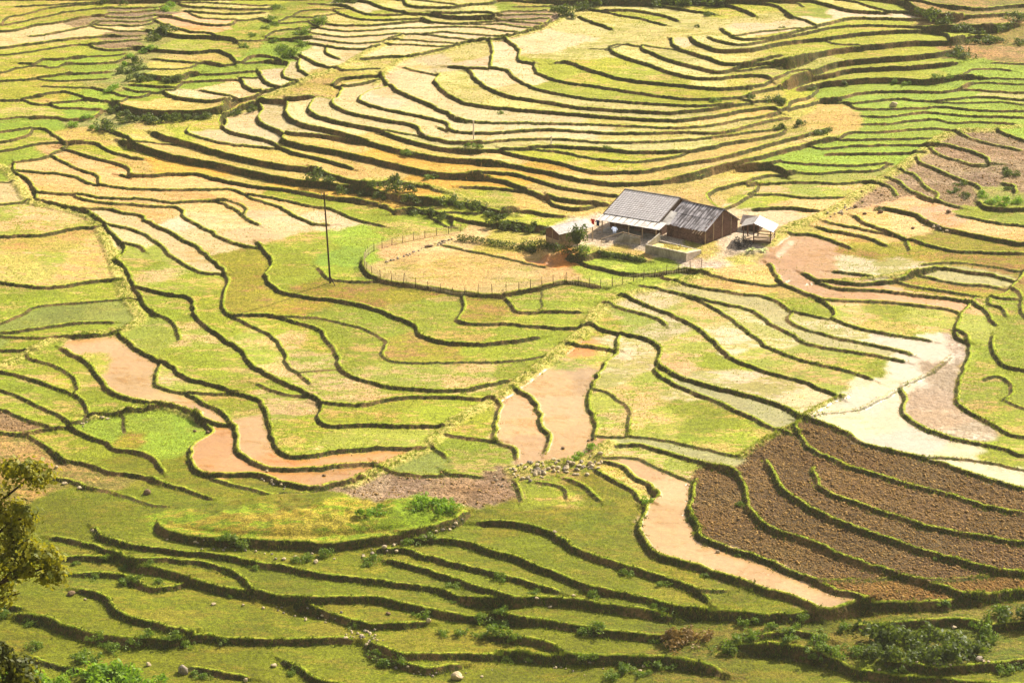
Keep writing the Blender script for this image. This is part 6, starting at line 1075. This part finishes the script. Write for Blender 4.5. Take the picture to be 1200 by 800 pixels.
# tiled roof: courses of small grey tiles
g = NT('grey_roof_tiles'); p = g.pos((1, 1, 1), True); br = g.n('TexBrick'); g.set(br.inputs['Vector'], p); br.offset = 0
for k, v in (('Color1', s2l(160, 156, 158)), ('Color2', s2l(180, 175, 177)), ('Mortar', s2l(92, 82, 80))): br.inputs[k].default_value = (*v, 1)
br.inputs['Scale'].default_value = 1; br.inputs['Mortar Size'].default_value = .035; br.inputs['Brick Width'].default_value = .42; br.inputs['Row Height'].default_value = .45
n = g.noise(p, .8, 4, .65); TILE = g.base(g.mix(g.ramp(n, .5, .75, 0, .5), br.outputs['Color'], s2l(128, 118, 114)), .7, .3)

# -- farmhouse: x along the ridge, -y towards the valley path
H = empty('farmhouse', (16.48, 368.91, 2.6), -.532, 'long farmhouse with grey tiled roof, dark open porch and white porch eave', 'house')
ZR, ZE, ZP = 4.4, 2.42, 1.95; L = 8.9; YE, YP, YB = -6.4, -8.45, 3.6
rows = 13; m = MB()
for k in range(rows):
    a, b = k/rows, (k+1)/rows+.012
    m.slab([(0, YE*a, ZR+(ZE-ZR)*a+.02), (0, YE*b, ZR+(ZE-ZR)*b+.05), (L, YE*b, ZR+(ZE-ZR)*b+.05), (L, YE*a, ZR+(ZE-ZR)*a+.02)], .045)
for k in range(8):
    a, b = k/8, (k+1)/8+.012; z = lambda q: ZR-1.5*q
    m.slab([(0, YB*a, z(a)+.02), (L, YB*a, z(a)+.02), (L, YB*b, z(b)+.05), (0, YB*b, z(b)+.05)], .045)
roof = m.build('roof', TILE, H)
m = MB(); m.tube((-.1, 0, ZR+.05), (L+.1, 0, ZR+.05), .11); m.build('ridge_cap', CONC, roof)
for x in (-.06, L+.06):
    m = MB(); m.bar((x, .05, ZR-.03), (x, YE-.05, ZE-.03), .1, .2); m.build('barge_board', DARKW, roof)
    m = MB(); m.bar((x, -.05, ZR-.03), (x, YB+.05, ZR-1.55), .1, .2); m.build('barge_board', DARKW, roof)
m = MB()
for x in np.arange(.2, L, .95): m.bar((x, YE+.3, ZE-.09+.1), (x, YP+.1, ZP-.02), .07, .09)
m.build('rafter', DARKW, H)
m = MB()
for k in range(11):
    x0, x1 = -.15+k*.92, -.15+(k+1)*.92+.05; q = .012*(k % 2)
    m.slab([(x0, YE+.22, ZE-.03+q), (x0, YP-.05*k*.15, ZP+q), (x1, YP-.05*k*.15, ZP+q), (x1, YE+.22, ZE-.03+q)], .025)
m.build('porch_roof', WHITES, H)
m = MB(); m.wall([(.25, -5.2, 0), (.25, 3.0, 0), (.25, 3.0, 2.9), (.25, 0, ZR-.1), (.25, -5.2, 2.72)], (-1, 0, 0), .15); m.build('wall', WOOD, H)
m = MB(); m.wall([(L-.25, -5.2, 0), (L-.25, 3.0, 0), (L-.25, 3.0, 2.9), (L-.25, 0, ZR-.1), (L-.25, -5.2, 2.72)], (1, 0, 0), .15); m.build('wall', WOOD, H)
m = MB(); m.box(.4, -5.2, 0, 3.2, -5.05, 2.65); m.box(4.3, -5.2, 0, L-.4, -5.05, 2.65); m.box(3.2, -5.2, 2.0, 4.3, -5.05, 2.65); m.box(.4, 2.85, 0, L-.4, 3.0, 2.85)
fw = m.build('wall', WOOD, H); m = MB(); m.box(3.22, -5.12, .02, 3.74, -5.07, 1.98); m.build('door', DARKW, H)
m = MB()
for x in (5.4, 7.2): m.box(x, -5.25, .9, x+.7, -5.21, 1.7)
m.build('shutter', DARKW, fw)
for x in (.6, 2.7, 4.9, 7.1, 9.3):
    m = MB(); m.tube((x, YP+.35, -.1), (x, YP+.35, ZP+.05), .09); m.build('post', WOODL, H)
m = MB(); m.box(.1, YP+.1, -.3, L+.3, -5.2, .12); m.build('porch_floor', CONC, H)

# -- barn joined to its right end
B_ = empty('timber_barn', (24.9, 363.1, 2.6), -.672, 'weathered timber barn with silvery board roof at the right end of the farmhouse', 'barn')
BL, ZR2, ZE2, YF, YK = 6.5, 4.25, 2.1, -4.6, 4.4
roof = MB(); rb = random.Random(8); x = -.5
nb = 0
while x < BL+.15:
    w = rb.uniform(.2, .34); y0 = -.02; y1 = YF-rb.uniform(0, .35); q = rb.uniform(0, .035)
    f = lambda y: ZR2+(ZE2-ZR2)*(y/YF)+.03+q
    if not 4.9 < x < 5.05: roof.slab([(x, y0, f(y0)), (x, y1*.5, f(y1*.5)-.01), (x+w*.98, y1*.5, f(y1*.5)-.01), (x+w*.98, y0, f(y0))], .03); roof.slab([(x+.01, y1*.47, f(y1*.47)-.045), (x+.01, y1, f(y1)-.045), (x+w*.97, y1, f(y1)-.045), (x+w*.97, y1*.47, f(y1*.47)-.045)], .03)
    yk = YK+rb.uniform(0, .3); fk = lambda y: ZR2-(y/YK)*2.7+.03+q
    roof.slab([(x, .02, fk(.02)), (x+w*.98, .02, fk(.02)), (x+w*.98, yk, fk(yk)), (x, yk, fk(yk))], .03); x += w
rf = roof.build('roof', BOARD, B_)
m = MB(); m.bar((-.5, 0, ZR2+.06), (BL+.25, 0, ZR2+.06), .22, .07); m.build('ridge_board', DARKW, rf)
for k, x in enumerate((BL-1.5, BL-1.05, BL-.6, BL-.2)):
    m = MB(); m.bar((x, YF+.6, ZE2+.2), (x-.05, YF-.75, ZE2-.42), .07, .1); m.build('rafter', WOODL, B_)
m = MB(); m.wall([(BL-.2, YF+.35, 0), (BL-.2, YK-.4, 0), (BL-.2, YK-.4, 1.62), (BL-.2, 0, ZR2-.08), (BL-.2, YF+.35, ZE2+.02)], (1, 0, 0), .08)
gw = m.build('gable_wall', WOOD, B_, 'reddish brown plank gable wall facing right')
m = MB()
for k, z in enumerate(np.arange(.25, 3.6, .33)):
    a = YF+.35 if z < ZE2 else YF*(1-(z-ZE2)/(ZR2-ZE2))+.15; b = YK-.45 if z < 1.6 else YK*(1-(z-1.6)/2.65)-.25
    if b-a > .5: m.box(BL-.2, a, z, BL-.16, b, z+.27)
m.build('plank', WOOD, gw)
for y in (YF+.4, -2.2, 0, 2.2):
    m = MB(); m.box(BL-.2, y-.07, 0, BL-.1, y+.07, min(ZR2-.2, ZE2+(ZR2-ZE2)*(1-abs(y)/4.6)-.1)); m.build('post', WOODL, B_)
m = MB(); m.box(-.2, YF+.25, 0, BL-.25, YF+.33, ZE2+.02); m.build('front_wall', WOOD, B_)
m = MB(); m.box(-.2, YK-.45, 0, BL-.25, YK-.37, 1.6); m.build('back_wall', WOOD, B_)
m = MB(); m.slab([(-2.9, YF-.1, 2.0), (-2.0, YF-1.3, 1.72), (.6, YF-.25, 2.02), (.2, -2.4, 3.2), (-1.0, -2.2, 3.2)], .03); m.build('valley_sheet', WHITES, B_)

# -- little shed to the left
S = empty('shed', (5.7, 355.6, 2.42), .67, 'small shed with earth lower walls and a pale sheet roof left of the yard', 'shed')
m = MB(); W2, LS = 1.5, 6.2
for k in range(7):
    x0 = -.3+k*.93; q = .01*(k % 2)
    m.slab([(x0, 0, 2.95+q), (x0, -W2-.35, 2.2+q), (x0+.96, -W2-.35, 2.2+q), (x0+.96, 0, 2.95+q)], .03)
    m.slab([(x0, 0, 2.95+q), (x0+.96, 0, 2.95+q), (x0+.96, W2+.3, 2.3+q), (x0, W2+.3, 2.3+q)], .03)
m.build('roof', SHEET, S)
m = MB(); m.wall([(0, -W2, 0), (0, W2, 0), (0, W2, 1.15), (0, -W2, 1.15)], (-1, 0, 0), .14); m.box(.15, -W2, 0, LS*.45, -W2+.12, .9); m.build('lower_wall', EARTHW, S)
m = MB(); m.wall([(.02, -W2, 1.15), (.02, W2, 1.15), (.02, W2, 2.25), (.02, 0, 2.9), (.02, -W2, 2.25)], (-1, 0, 0), .06); m.build('gable_wall', WOOD, S)
m = MB(); m.box(.1, -W2+.02, .9, LS*.5, -W2+.08, 2.25); m.build('side_wall', WOODL, S); m = MB(); m.box(.1, W2-.08, 0, LS, W2, 2.25); m.build('back_wall', WOOD, S)
for x, y in ((.02, -W2), (.02, 0), (LS*.5, -W2), (LS-.1, -W2), (LS-.1, W2)):
    m = MB(); m.tube((x, y, 0), (x, y, 2.25 if y else 2.9), .075); m.build('post', WOODL, S)

# -- open shelter to the right
O = empty('open_shelter', (34.2, 356.2, 2.6), 1.29, 'open timber shelter with a bright white sheet roof right of the barn', 'shelter')
m = MB(); m.slab([(-.4, 0, 3.15), (-.4, -2.75, 2.05), (3.6, -2.75, 2.05), (3.6, 0, 3.15)], .04); m.build('roof', WHITES, O, 'wide bright white roof slope')
m = MB(); m.slab([(-.4, .01, 3.14), (3.6, .01, 3.14), (3.6, 2.0, 2.5), (-.4, 2.0, 2.5)], .04); m.build('roof', SHEET, O)
for x in (0, 3.2):
    for y in (-2.3, .1, 1.6):
        m = MB(); m.tube((x, y, -.2), (x, y, 2.2 if y < -1 else 3.05 if y < 1 else 2.55), .09); m.build('post', WOOD, O)
for z in (.55, 1.0):
    m = MB(); m.bar((0, -2.3, z), (0, .1, z), .06, .16); m.bar((0, -2.3, z), (3.2, -2.3, z), .06, .16); m.bar((3.2, -2.3, z), (3.2, .1, z), .06, .16); m.build('rail', WOODL, O)
m = MB(); m.box(0, -2.3, .2, 3.2, 1.6, .3); m.build('floor', WOODL, O); m = MB(); m.box(-.02, -2.2, .3, .04, 1.5, .52); m.build('skirt_board', WOOD, O)
# -- low hut behind it
K = empty('low_hut', (34.6, 363.6, 2.7), -.35, 'low dark hut with a grey thatched roof behind the white shelter', 'hut')
m = MB(); m.slab([(-1.5, 0, 1.9), (-1.5, -1.5, 1.0), (1.5, -1.5, 1.0), (1.5, 0, 1.9)], .12); m.slab([(-1.5, .01, 1.9), (1.5, .01, 1.9), (1.5, 1.4, 1.0), (-1.5, 1.4, 1.0)], .12); m.build('roof', THATCH, K)
m = MB(); m.box(-1.3, -1.2, -.2, 1.3, 1.1, 1.0); m.wall([(-1.3, -1.2, 1), (-1.3, 1.1, 1), (-1.3, 0, 1.75)], (-1, 0, 0), -.05); m.build('wall', DARKW, K)

# -- walled pen in front of the barn
A, Bq, Cq, Dq = Vector((18.65, 352.6)), Vector((24.15, 349.0)), Vector((26.4, 351.3)), Vector((20.7, 355.2))
Pn = empty('walled_pen', (18.65, 352.6, 2.2), 0, 'grey concrete walled pen full of dry plants in front of the barn', 'pen')
def pwall(p, q, h0, h1, t, mat, lab=None):
    p = p-A; q = q-A; d = (q-p).normalized(); n = Vector((d.y, -d.x)); m = MB()
    m.wall([(p.x, p.y, -.4), (q.x, q.y, -.4), (q.x, q.y, h1), (p.x, p.y, h0)], (n.x, n.y, 0), t); return m.build('wall', mat, Pn, lab)
pwall(A, Bq, 1.4, 1.25, .2, CONC); pwall(Bq, Cq, 1.25, 1.0, .2, CONCL, 'end wall with sunlight put into its pale concrete'); pwall(Cq, Dq, 1.0, 1.3, .2, CONC); pwall(Dq, A, 2.3, 1.4, .2, CONC)  # end wall's paler concrete carries the sunlight falling on that side
c4 = [(v-A) for v in (A, Bq, Cq, Dq)]; cen = sum(c4, Vector((0, 0)))/4; m = MB(); m.slab([tuple(cen+(v-cen)*.93)+(1.0,) for v in c4], .6); m.build('fill', woodmat('dry_plants', (190,172,96), (214,196,130), (140,140,60), (1, 1, 1)), Pn)
p_, n_ = bushpts(500, 14, 9); cc, f = leafquads(p_*[2.0, 1.3, .35]+[cen.x, cen.y, .95], n_, .11); link('foliage', mesh_np('foliage', cc, f, leafmat('dry_leaves', (170,160,70), (196,178,100), (130,130,50))), Pn)

# -- pole fence of the yard, fences of the enclosure
def P2(t): return [tuple(map(float, q.split(','))) for q in t.split()]
def fence(name, label, pts, posth, gap, pick, pickh, mat):
    P = resample(np.array(pts), gap); x0, y0 = P[0]; z0 = float(zat(x0, y0)); F_ = empty(name, (x0, y0, z0), 0, label, 'fence')
    rf_ = random.Random(len(P))
    for x, y in P:
        m = MB(); z = float(zat(x, y))-z0; m.tube((x-x0, y-y0, z-.15), (x-x0+rf_.gauss(0, .05), y-y0+rf_.gauss(0, .05), z+posth*rf_.uniform(.85, 1.15)), .05, .035, 6); m.build('post', POLE, F_)
    Q = resample(np.array(pts), pick); m = MB()
    for x, y in Q:
        z = float(zat(x, y))-z0; h = pickh*rf_.uniform(.8, 1.1); m.bar((x-x0, y-y0, z-.1), (x-x0+rf_.gauss(0, .03), y-y0+rf_.gauss(0, .03), z+h), .022)
    for hh in (.35, .8):
        for (xa, ya), (xb, yb) in zip(Q[:-1:4], Q[4::4]): m.bar((xa-x0, ya-y0, float(zat(xa, ya))-z0+hh*pickh), (xb-x0, yb-y0, float(zat(xb, yb))-z0+hh*pickh), .02)
    m.build('pickets', mat, F_); return F_
BAMB = woodmat('pale_bamboo', (206,190,150), (228,214,180), (176,158,116), (1, 1, 1))
fence('bamboo_fence', 'thin bamboo picket fence curving round the pale dirt enclosure', P2(FENCE_ENCL), 1.25, 1.9, .17, 1.15, BAMB)
fence('bamboo_fence', 'thin bamboo fence along the green strip below the walled pen', P2(FENCE_YARD), 1.3, 1.7, .24, 1.1, BAMB)
m0 = empty('pole_rack', (14.0, 357.3, 2.55), -.45, 'grey plank rack with slanting pale poles in front of the porch', 'rack')
m = MB(); m.bar((-1.2, -.6, .5), (1.6, .6, 1.5), .07); m.bar((1.6, .6, 1.5), (4.4, .2, 1.3), .07); m.build('rail', WOODL, m0)
m = MB(); m.wall([(.2, 0, 0), (4.4, .2, 0), (4.4, .2, 1.1), (1.6, .5, 1.3)], (0, -1, 0), .05); m.build('panel', CONC, m0)
for x, y, h in ((-1.2, -.6, .6), (1.6, .6, 1.6), (3.2, .35, 1.4), (4.4, .2, 1.4)): m = MB(); m.tube((x, y, -.1), (x, y, h), .05); m.build('post', WOODL, m0)
# washing hung under the eaves
def cloth(x, y, z, w, h, rz, rgb, label):
    bm = bmesh.new(); n = 6; g_ = [[None]*(n+1) for _ in range(n+1)]
    for i in range(n+1):
        for j in range(n+1): g_[i][j] = bm.verts.new((w*(i/n-.5)*(1-.15*(j/n)), .05*math.sin(i*1.9+j*.5), -h*j/n))
    for i in range(n):
        for j in range(n): bm.faces.new((g_[i][j], g_[i+1][j], g_[i+1][j+1], g_[i][j+1]))
    for sx in (-1, 1):                       # sleeves
        v = [bm.verts.new((sx*w*a, .02, -h*b)) for a, b in ((.5, 0), (.82, .38), (.66, .5), (.47, .2))]; bm.faces.new(v if sx > 0 else v[::-1])
    bmesh.ops.solidify(bm, geom=bm.faces[:], thickness=.02); me = bpy.data.meshes.new('hanging_shirt'); bm.to_mesh(me); bm.free()
    q = NT('cotton_cloth'); n_ = q.noise(q.pos((1, 1, 1), True), 6, 2); me.materials.append(q.base(q.mix(q.ramp(n_, .3, .7), s2l(*rgb), s2l(*[min(255, c+22) for c in rgb])), .9, .1))
    return tag(link('hanging_shirt', me, None, (x, y, z), rz), label, 'shirt', 'washing hung at the farmhouse')
cloth(14.55, 358.9, 4.3, .62, .95, -.5, (206, 214, 232), 'pale blue-white shirt hanging under the middle of the porch eave')
cloth(11.6, 363.0, 4.25, .5, .8, -.4, (164, 52, 40), 'red shirt hanging at the left end of the farmhouse')
cloth(12.3, 362.4, 4.25, .5, .85, -.4, (52, 70, 120), 'dark blue shirt hanging beside the red shirt')
m = MB(); m.bar((11.1, 363.3, 4.3), (15.0, 358.6, 4.32), .025); tag(m.build('clothes_line', POLE), 'thin pole under the eave carrying the washing', 'clothes line')

# -- utility pole and marker posts
z = float(zat(-24.9, 344.1)); U = empty('utility_pole', (-24.9, 344.1, z), 0, 'tall thin dark wooden utility pole standing in the green field', 'pole')
m = MB(); m.tube((0, 0, -.5), (-.58, 0, 12.9), .14, .1, 10); m.build('pole_shaft', POLE, U)
m = MB(); m.bar((-.95, 0, 12.45), (-.1, 0, 12.55), .1, .1); m.build('crossarm', POLE, U)
for x in (-.9, -.16): m = MB(); m.tube((x, 0, 12.5), (x, 0, 12.8), .06, .04); m.build('insulator', CONCL, U)
m = MB(); m.tube((.1, -.2, .9), (.95, -1.6, -.3), .06); m.build('ditch_shade', POLE, U)  # added dark bar for the shaded ditch at the pole's foot
for k, (x, y, h, lab) in enumerate(((-6.0, 399.25, 2.9, 'tall thin whitish marker post on the middle hill terraces'), (6.1, 397.7, 1.1, 'short pale marker post on the hill terrace right of the taller one'))):
    z = float(zat(x, y)); Q = empty('marker_post', (x, y, z), 0, lab, 'post'); m = MB(); m.tube((0, 0, -.3), (0, 0, h), .12, .1); m.build('shaft', CONCL, Q); m = MB(); m.box(-.14, -.14, h, .14, .14, h+.12); m.build('cap', CONC, Q)

# -- hedges, yard plants
def hedge(pts, h, w, kind, label, den=130):
    P = resample(np.array(pts), .4); s = np.arange(len(P)); n = int(len(P)*.4*den); k = rng.uniform(0, len(P)-1, n); x = np.interp(k, s, P[:, 0]); y = np.interp(k, s, P[:, 1])
    top = h*(.75+.5*vnoise(1.3, 55)[np.clip(((y-GY0)/DY).astype(int), 0, NY-1), np.clip(((x-GX0)/DX).astype(int), 0, NX-1)])
    a = rng.normal(0, w*.45, n); b = rng.normal(0, w*.45, n); zz = rng.uniform(0, 1, n)**.8*top*np.exp(-(a*a+b*b)/(w*w*2))
    x0, y0 = P[0]; z0 = float(zat(x0, y0)); pts3 = np.stack([x+a-x0, y+b-y0, zat(x+a, y+b)-z0+zz], 1); nn = rng.normal(0, 1, (n, 3)); nn[:, 2] += .4; nn /= np.linalg.norm(nn, axis=1)[:, None]
    c, f = leafquads(pts3, nn, .13); return tag(link('hedge', mesh_np('hedge', c, f, LM[kind]), None, (x0, y0, z0)), label, 'hedge')
hedge(P2(HEDGE_ENCL), .95, .5, 'd', 'dark clipped hedge along the far side of the dirt enclosure')
hedge(P2(HEDGE_SHED), 1.25, .7, 'd', 'dark thick hedge in front of the little shed')
hedge(P2(HEDGE_YARD), .85, .5, 'd', 'dark low hedge between the yard and the green strip')
T_ = empty('small_tree', (9.15, 354.0, float(zat(9.15, 354.0))), 0, 'small leafy dark green tree beside the little shed', 'tree')
m = MB(); m.tube((0, 0, -.2), (.1, 0, 1.5), .09, .05); m.tube((.1, 0, 1.4), (.6, .1, 2.4), .05, .02); m.tube((.1, 0, 1.4), (-.5, 0, 2.5), .05, .02); m.build('trunk', WOOD, T_)
p_, n_ = bushpts(1300, 16, 201); c, f = leafquads(p_*[1.3, 1.2, 3.1]+[0, 0, .9], n_, .17); link('crown', mesh_np('crown', c, f, LM['d']), T_)
p_, n_ = bushpts(420, 8, 202); c, f = leafquads(p_*[.95, .9, 1.5], n_, .12); tag(link('shrub', mesh_np('shrub', c, f, LM['b']), None, (10.0, 352.7, float(zat(10, 352.7))-.1)), 'vivid lime green shrub in front of the small dark tree', 'shrub')
p_, n_ = bushpts(900, 12, 203); c, f = leafquads(p_*[1.35, 1.2, 1.75], n_, .1); tag(link('shrub', mesh_np('shrub', c, f, leafmat('purple_dark_leaves', (40,36,44), (58,52,56), (30,34,28), .15, 2)), None, (32.2, 354.6, 2.5)), 'nearly black rounded bush between the barn and the white shelter', 'shrub')
def rosette(x, y, n, L, mat, label):
    V, F = [], []
    for k in range(n):
        a = 6.283*k/n+random.uniform(-.3, .3); el = random.uniform(.5, 1.1); l = L*random.uniform(.7, 1.1); u = Vector((math.cos(a), math.sin(a), 0)); w = Vector((-u.y, u.x, 0))
        for t in range(5):
            q = t/4; c_ = u*l*math.cos(el)*q*1.1+Vector((0, 0, l*(math.sin(el)*q-.6*q*q))); ww = .17*math.sin(math.pi*(.12+.85*q)); V += [c_-w*ww, c_+Vector((0, 0, -.04)), c_+w*ww]
        b = k*15
        for t in range(4):
            for s_ in (0, 1): F.append((b+t*3+s_, b+t*3+s_+1, b+t*3+s_+4, b+t*3+s_+3))
    return tag(link('broadleaf_plant', mesh_np('broadleaf_plant', np.array([tuple(v) for v in V]), np.array(F), mat), None, (x, y, float(zat(x, y)))), label, 'plant')
PLM = leafmat('pale_broad_leaves', (190,200,120), (210,214,150), (120,150,60), .4, 2)
rosette(33.6, 352.9, 11, 1.5, PLM, 'pale broad-leaved plant at the foot of the dark rounded bush'); rosette(35.2, 352.6, 10, 1.3, PLM, 'pale broad-leaved plant in front of the white shelter')

# ------------------------------------------------------------------ trees on the near hillside (lower left)
def hill(y): return 55-(y-105)*.57-1.2
BARK = woodmat('dark_bark', (48,36,26), (70,52,36), (34,26,20), (3, 3, .6))
def limb(m, pts, r0, r1):
    n = len(pts)
    for k in range(n-1): m.tube(pts[k], pts[k+1], r0+(r1-r0)*k/(n-1), r0+(r1-r0)*(k+1)/(n-1), 8)
def tree(label, loc, limbs, clumps, leaf, n, size, seed):
    T = empty('tree', loc, 0, label, 'tree'); m = MB(); limb(m, limbs[0], .22, .12); m.build('trunk', BARK, T)
    for l in limbs[1:]: m = MB(); limb(m, l, .085, .03); m.build('limb', BARK, T)
    r = np.random.default_rng(seed); P, Nn = [], []
    for (x, y, z, rx, ry, rz, w) in clumps:
        k = int(n*w); nl = max(8, int(rx*rz*8)); d = r.normal(0, 1, (nl, 3)); d /= np.linalg.norm(d, axis=1)[:, None]; L = np.array([x, y, z])+d*np.array([rx, ry, rz])*r.uniform(.2, 1.15, (nl, 1))
        q = r.integers(0, nl, k); e = r.normal(0, 1, (k, 3)); P.append(L[q]+e*[.24, .24, .19]); v = e+r.normal(0, .7, (k, 3))+[0, 0, .5]; Nn.append(v/np.linalg.norm(v, axis=1)[:, None])
    P = np.concatenate(P); Nn = np.concatenate(Nn); c, f = leafquads(P, Nn, size); link('crown', mesh_np('crown', c, f, leaf), T); return T
YL = leafmat('yellowing_leaves', (86,98,22), (146,142,34), (48,56,14), .4, 1.6, (190,176,30)); OLV = leafmat('olive_leaves', (70,80,26), (104,104,34), (46,54,20), .4, .9, (150,150,30))
tree('tall yellow-leaved tree leaning in from the left edge', (-24.6, 106, 53.9),
     [[(0,0,-.5),(.3,0,4),(.5,.2,8),(1.2,0,11),(1.6,0,13)], [(.5,.2,7.4),(2.2,-.2,9.2),(3.0,-.3,10.1),(3.5,0,11.2)], [(.7,.1,9.5),(2.4,.4,12.9),(4.2,.6,14.3)], [(1.1,0,10.6),(2.6,0,11.8),(3.4,.1,12.2)], [(.5,0,7.0),(2.0,.3,8.2),(2.9,.2,8.5)], [(2.2,-.2,9.2),(3.6,-.2,9.7),(4.4,0,9.9)]],
     [(3.1,0,10.5,1.4,1.4,1.5,.36), (4.2,.2,9.9,.9,1,1.1,.17), (2.9,.2,12.2,1.2,1.2,.8,.14), (3.1,.3,14.4,1.5,1.2,.6,.14), (1.4,0,12.5,1.4,1.5,1.9,.12), (4.0,.4,13.8,.7,.8,.45,.05), (2.0,.2,8.8,.9,1,.6,.06)], YL, 5200, .135, 3)
tree('darker olive-leaved tree filling the lower left edge under the yellow one', (-24.2, 103.5, 54.6),
     [[(0,0,-.5),(.4,0,2.5),(.8,.1,4.5)], [(.5,0,3),(1.6,.3,4.6),(2.2,.4,6)], [(.5,0,2.6),(1.9,.2,3.8),(2.8,.2,4.6)], [(.8,.1,4.4),(1.5,.2,6.2),(1.8,.2,7)]],
     [(2.0,.2,6.0,1.1,1,1.2,.45), (2.7,.2,4.8,.9,1,1.0,.3), (1.8,.1,3.8,1.1,1,1,.25)], OLV, 4600, .13, 5)

# ------------------------------------------------------------------ thin warm haze over the valley
bm = bmesh.new(); bmesh.ops.create_cube(bm, size=1); me = bpy.data.meshes.new('haze'); bm.to_mesh(me); bm.free()
hz = link('haze', me, None, (0, 1240, 220)); hz.scale = (4200, 3400, 520); tag(hz, kind='stuff'); hz['label'] = 'thin warm haze in the valley air'
hm = bpy.data.materials.new('haze'); hm.use_nodes = True; ht = hm.node_tree; ht.nodes.remove(ht.nodes['Principled BSDF'])
pv = ht.nodes.new('ShaderNodeVolumePrincipled'); pv.inputs['Color'].default_value = (1, .95, .84, 1); pv.inputs['Density'].default_value = HAZE; pv.inputs['Anisotropy'].default_value = .3
ht.links.new(pv.outputs[0], ht.nodes['Material Output'].inputs['Volume']); me.materials.append(hm)
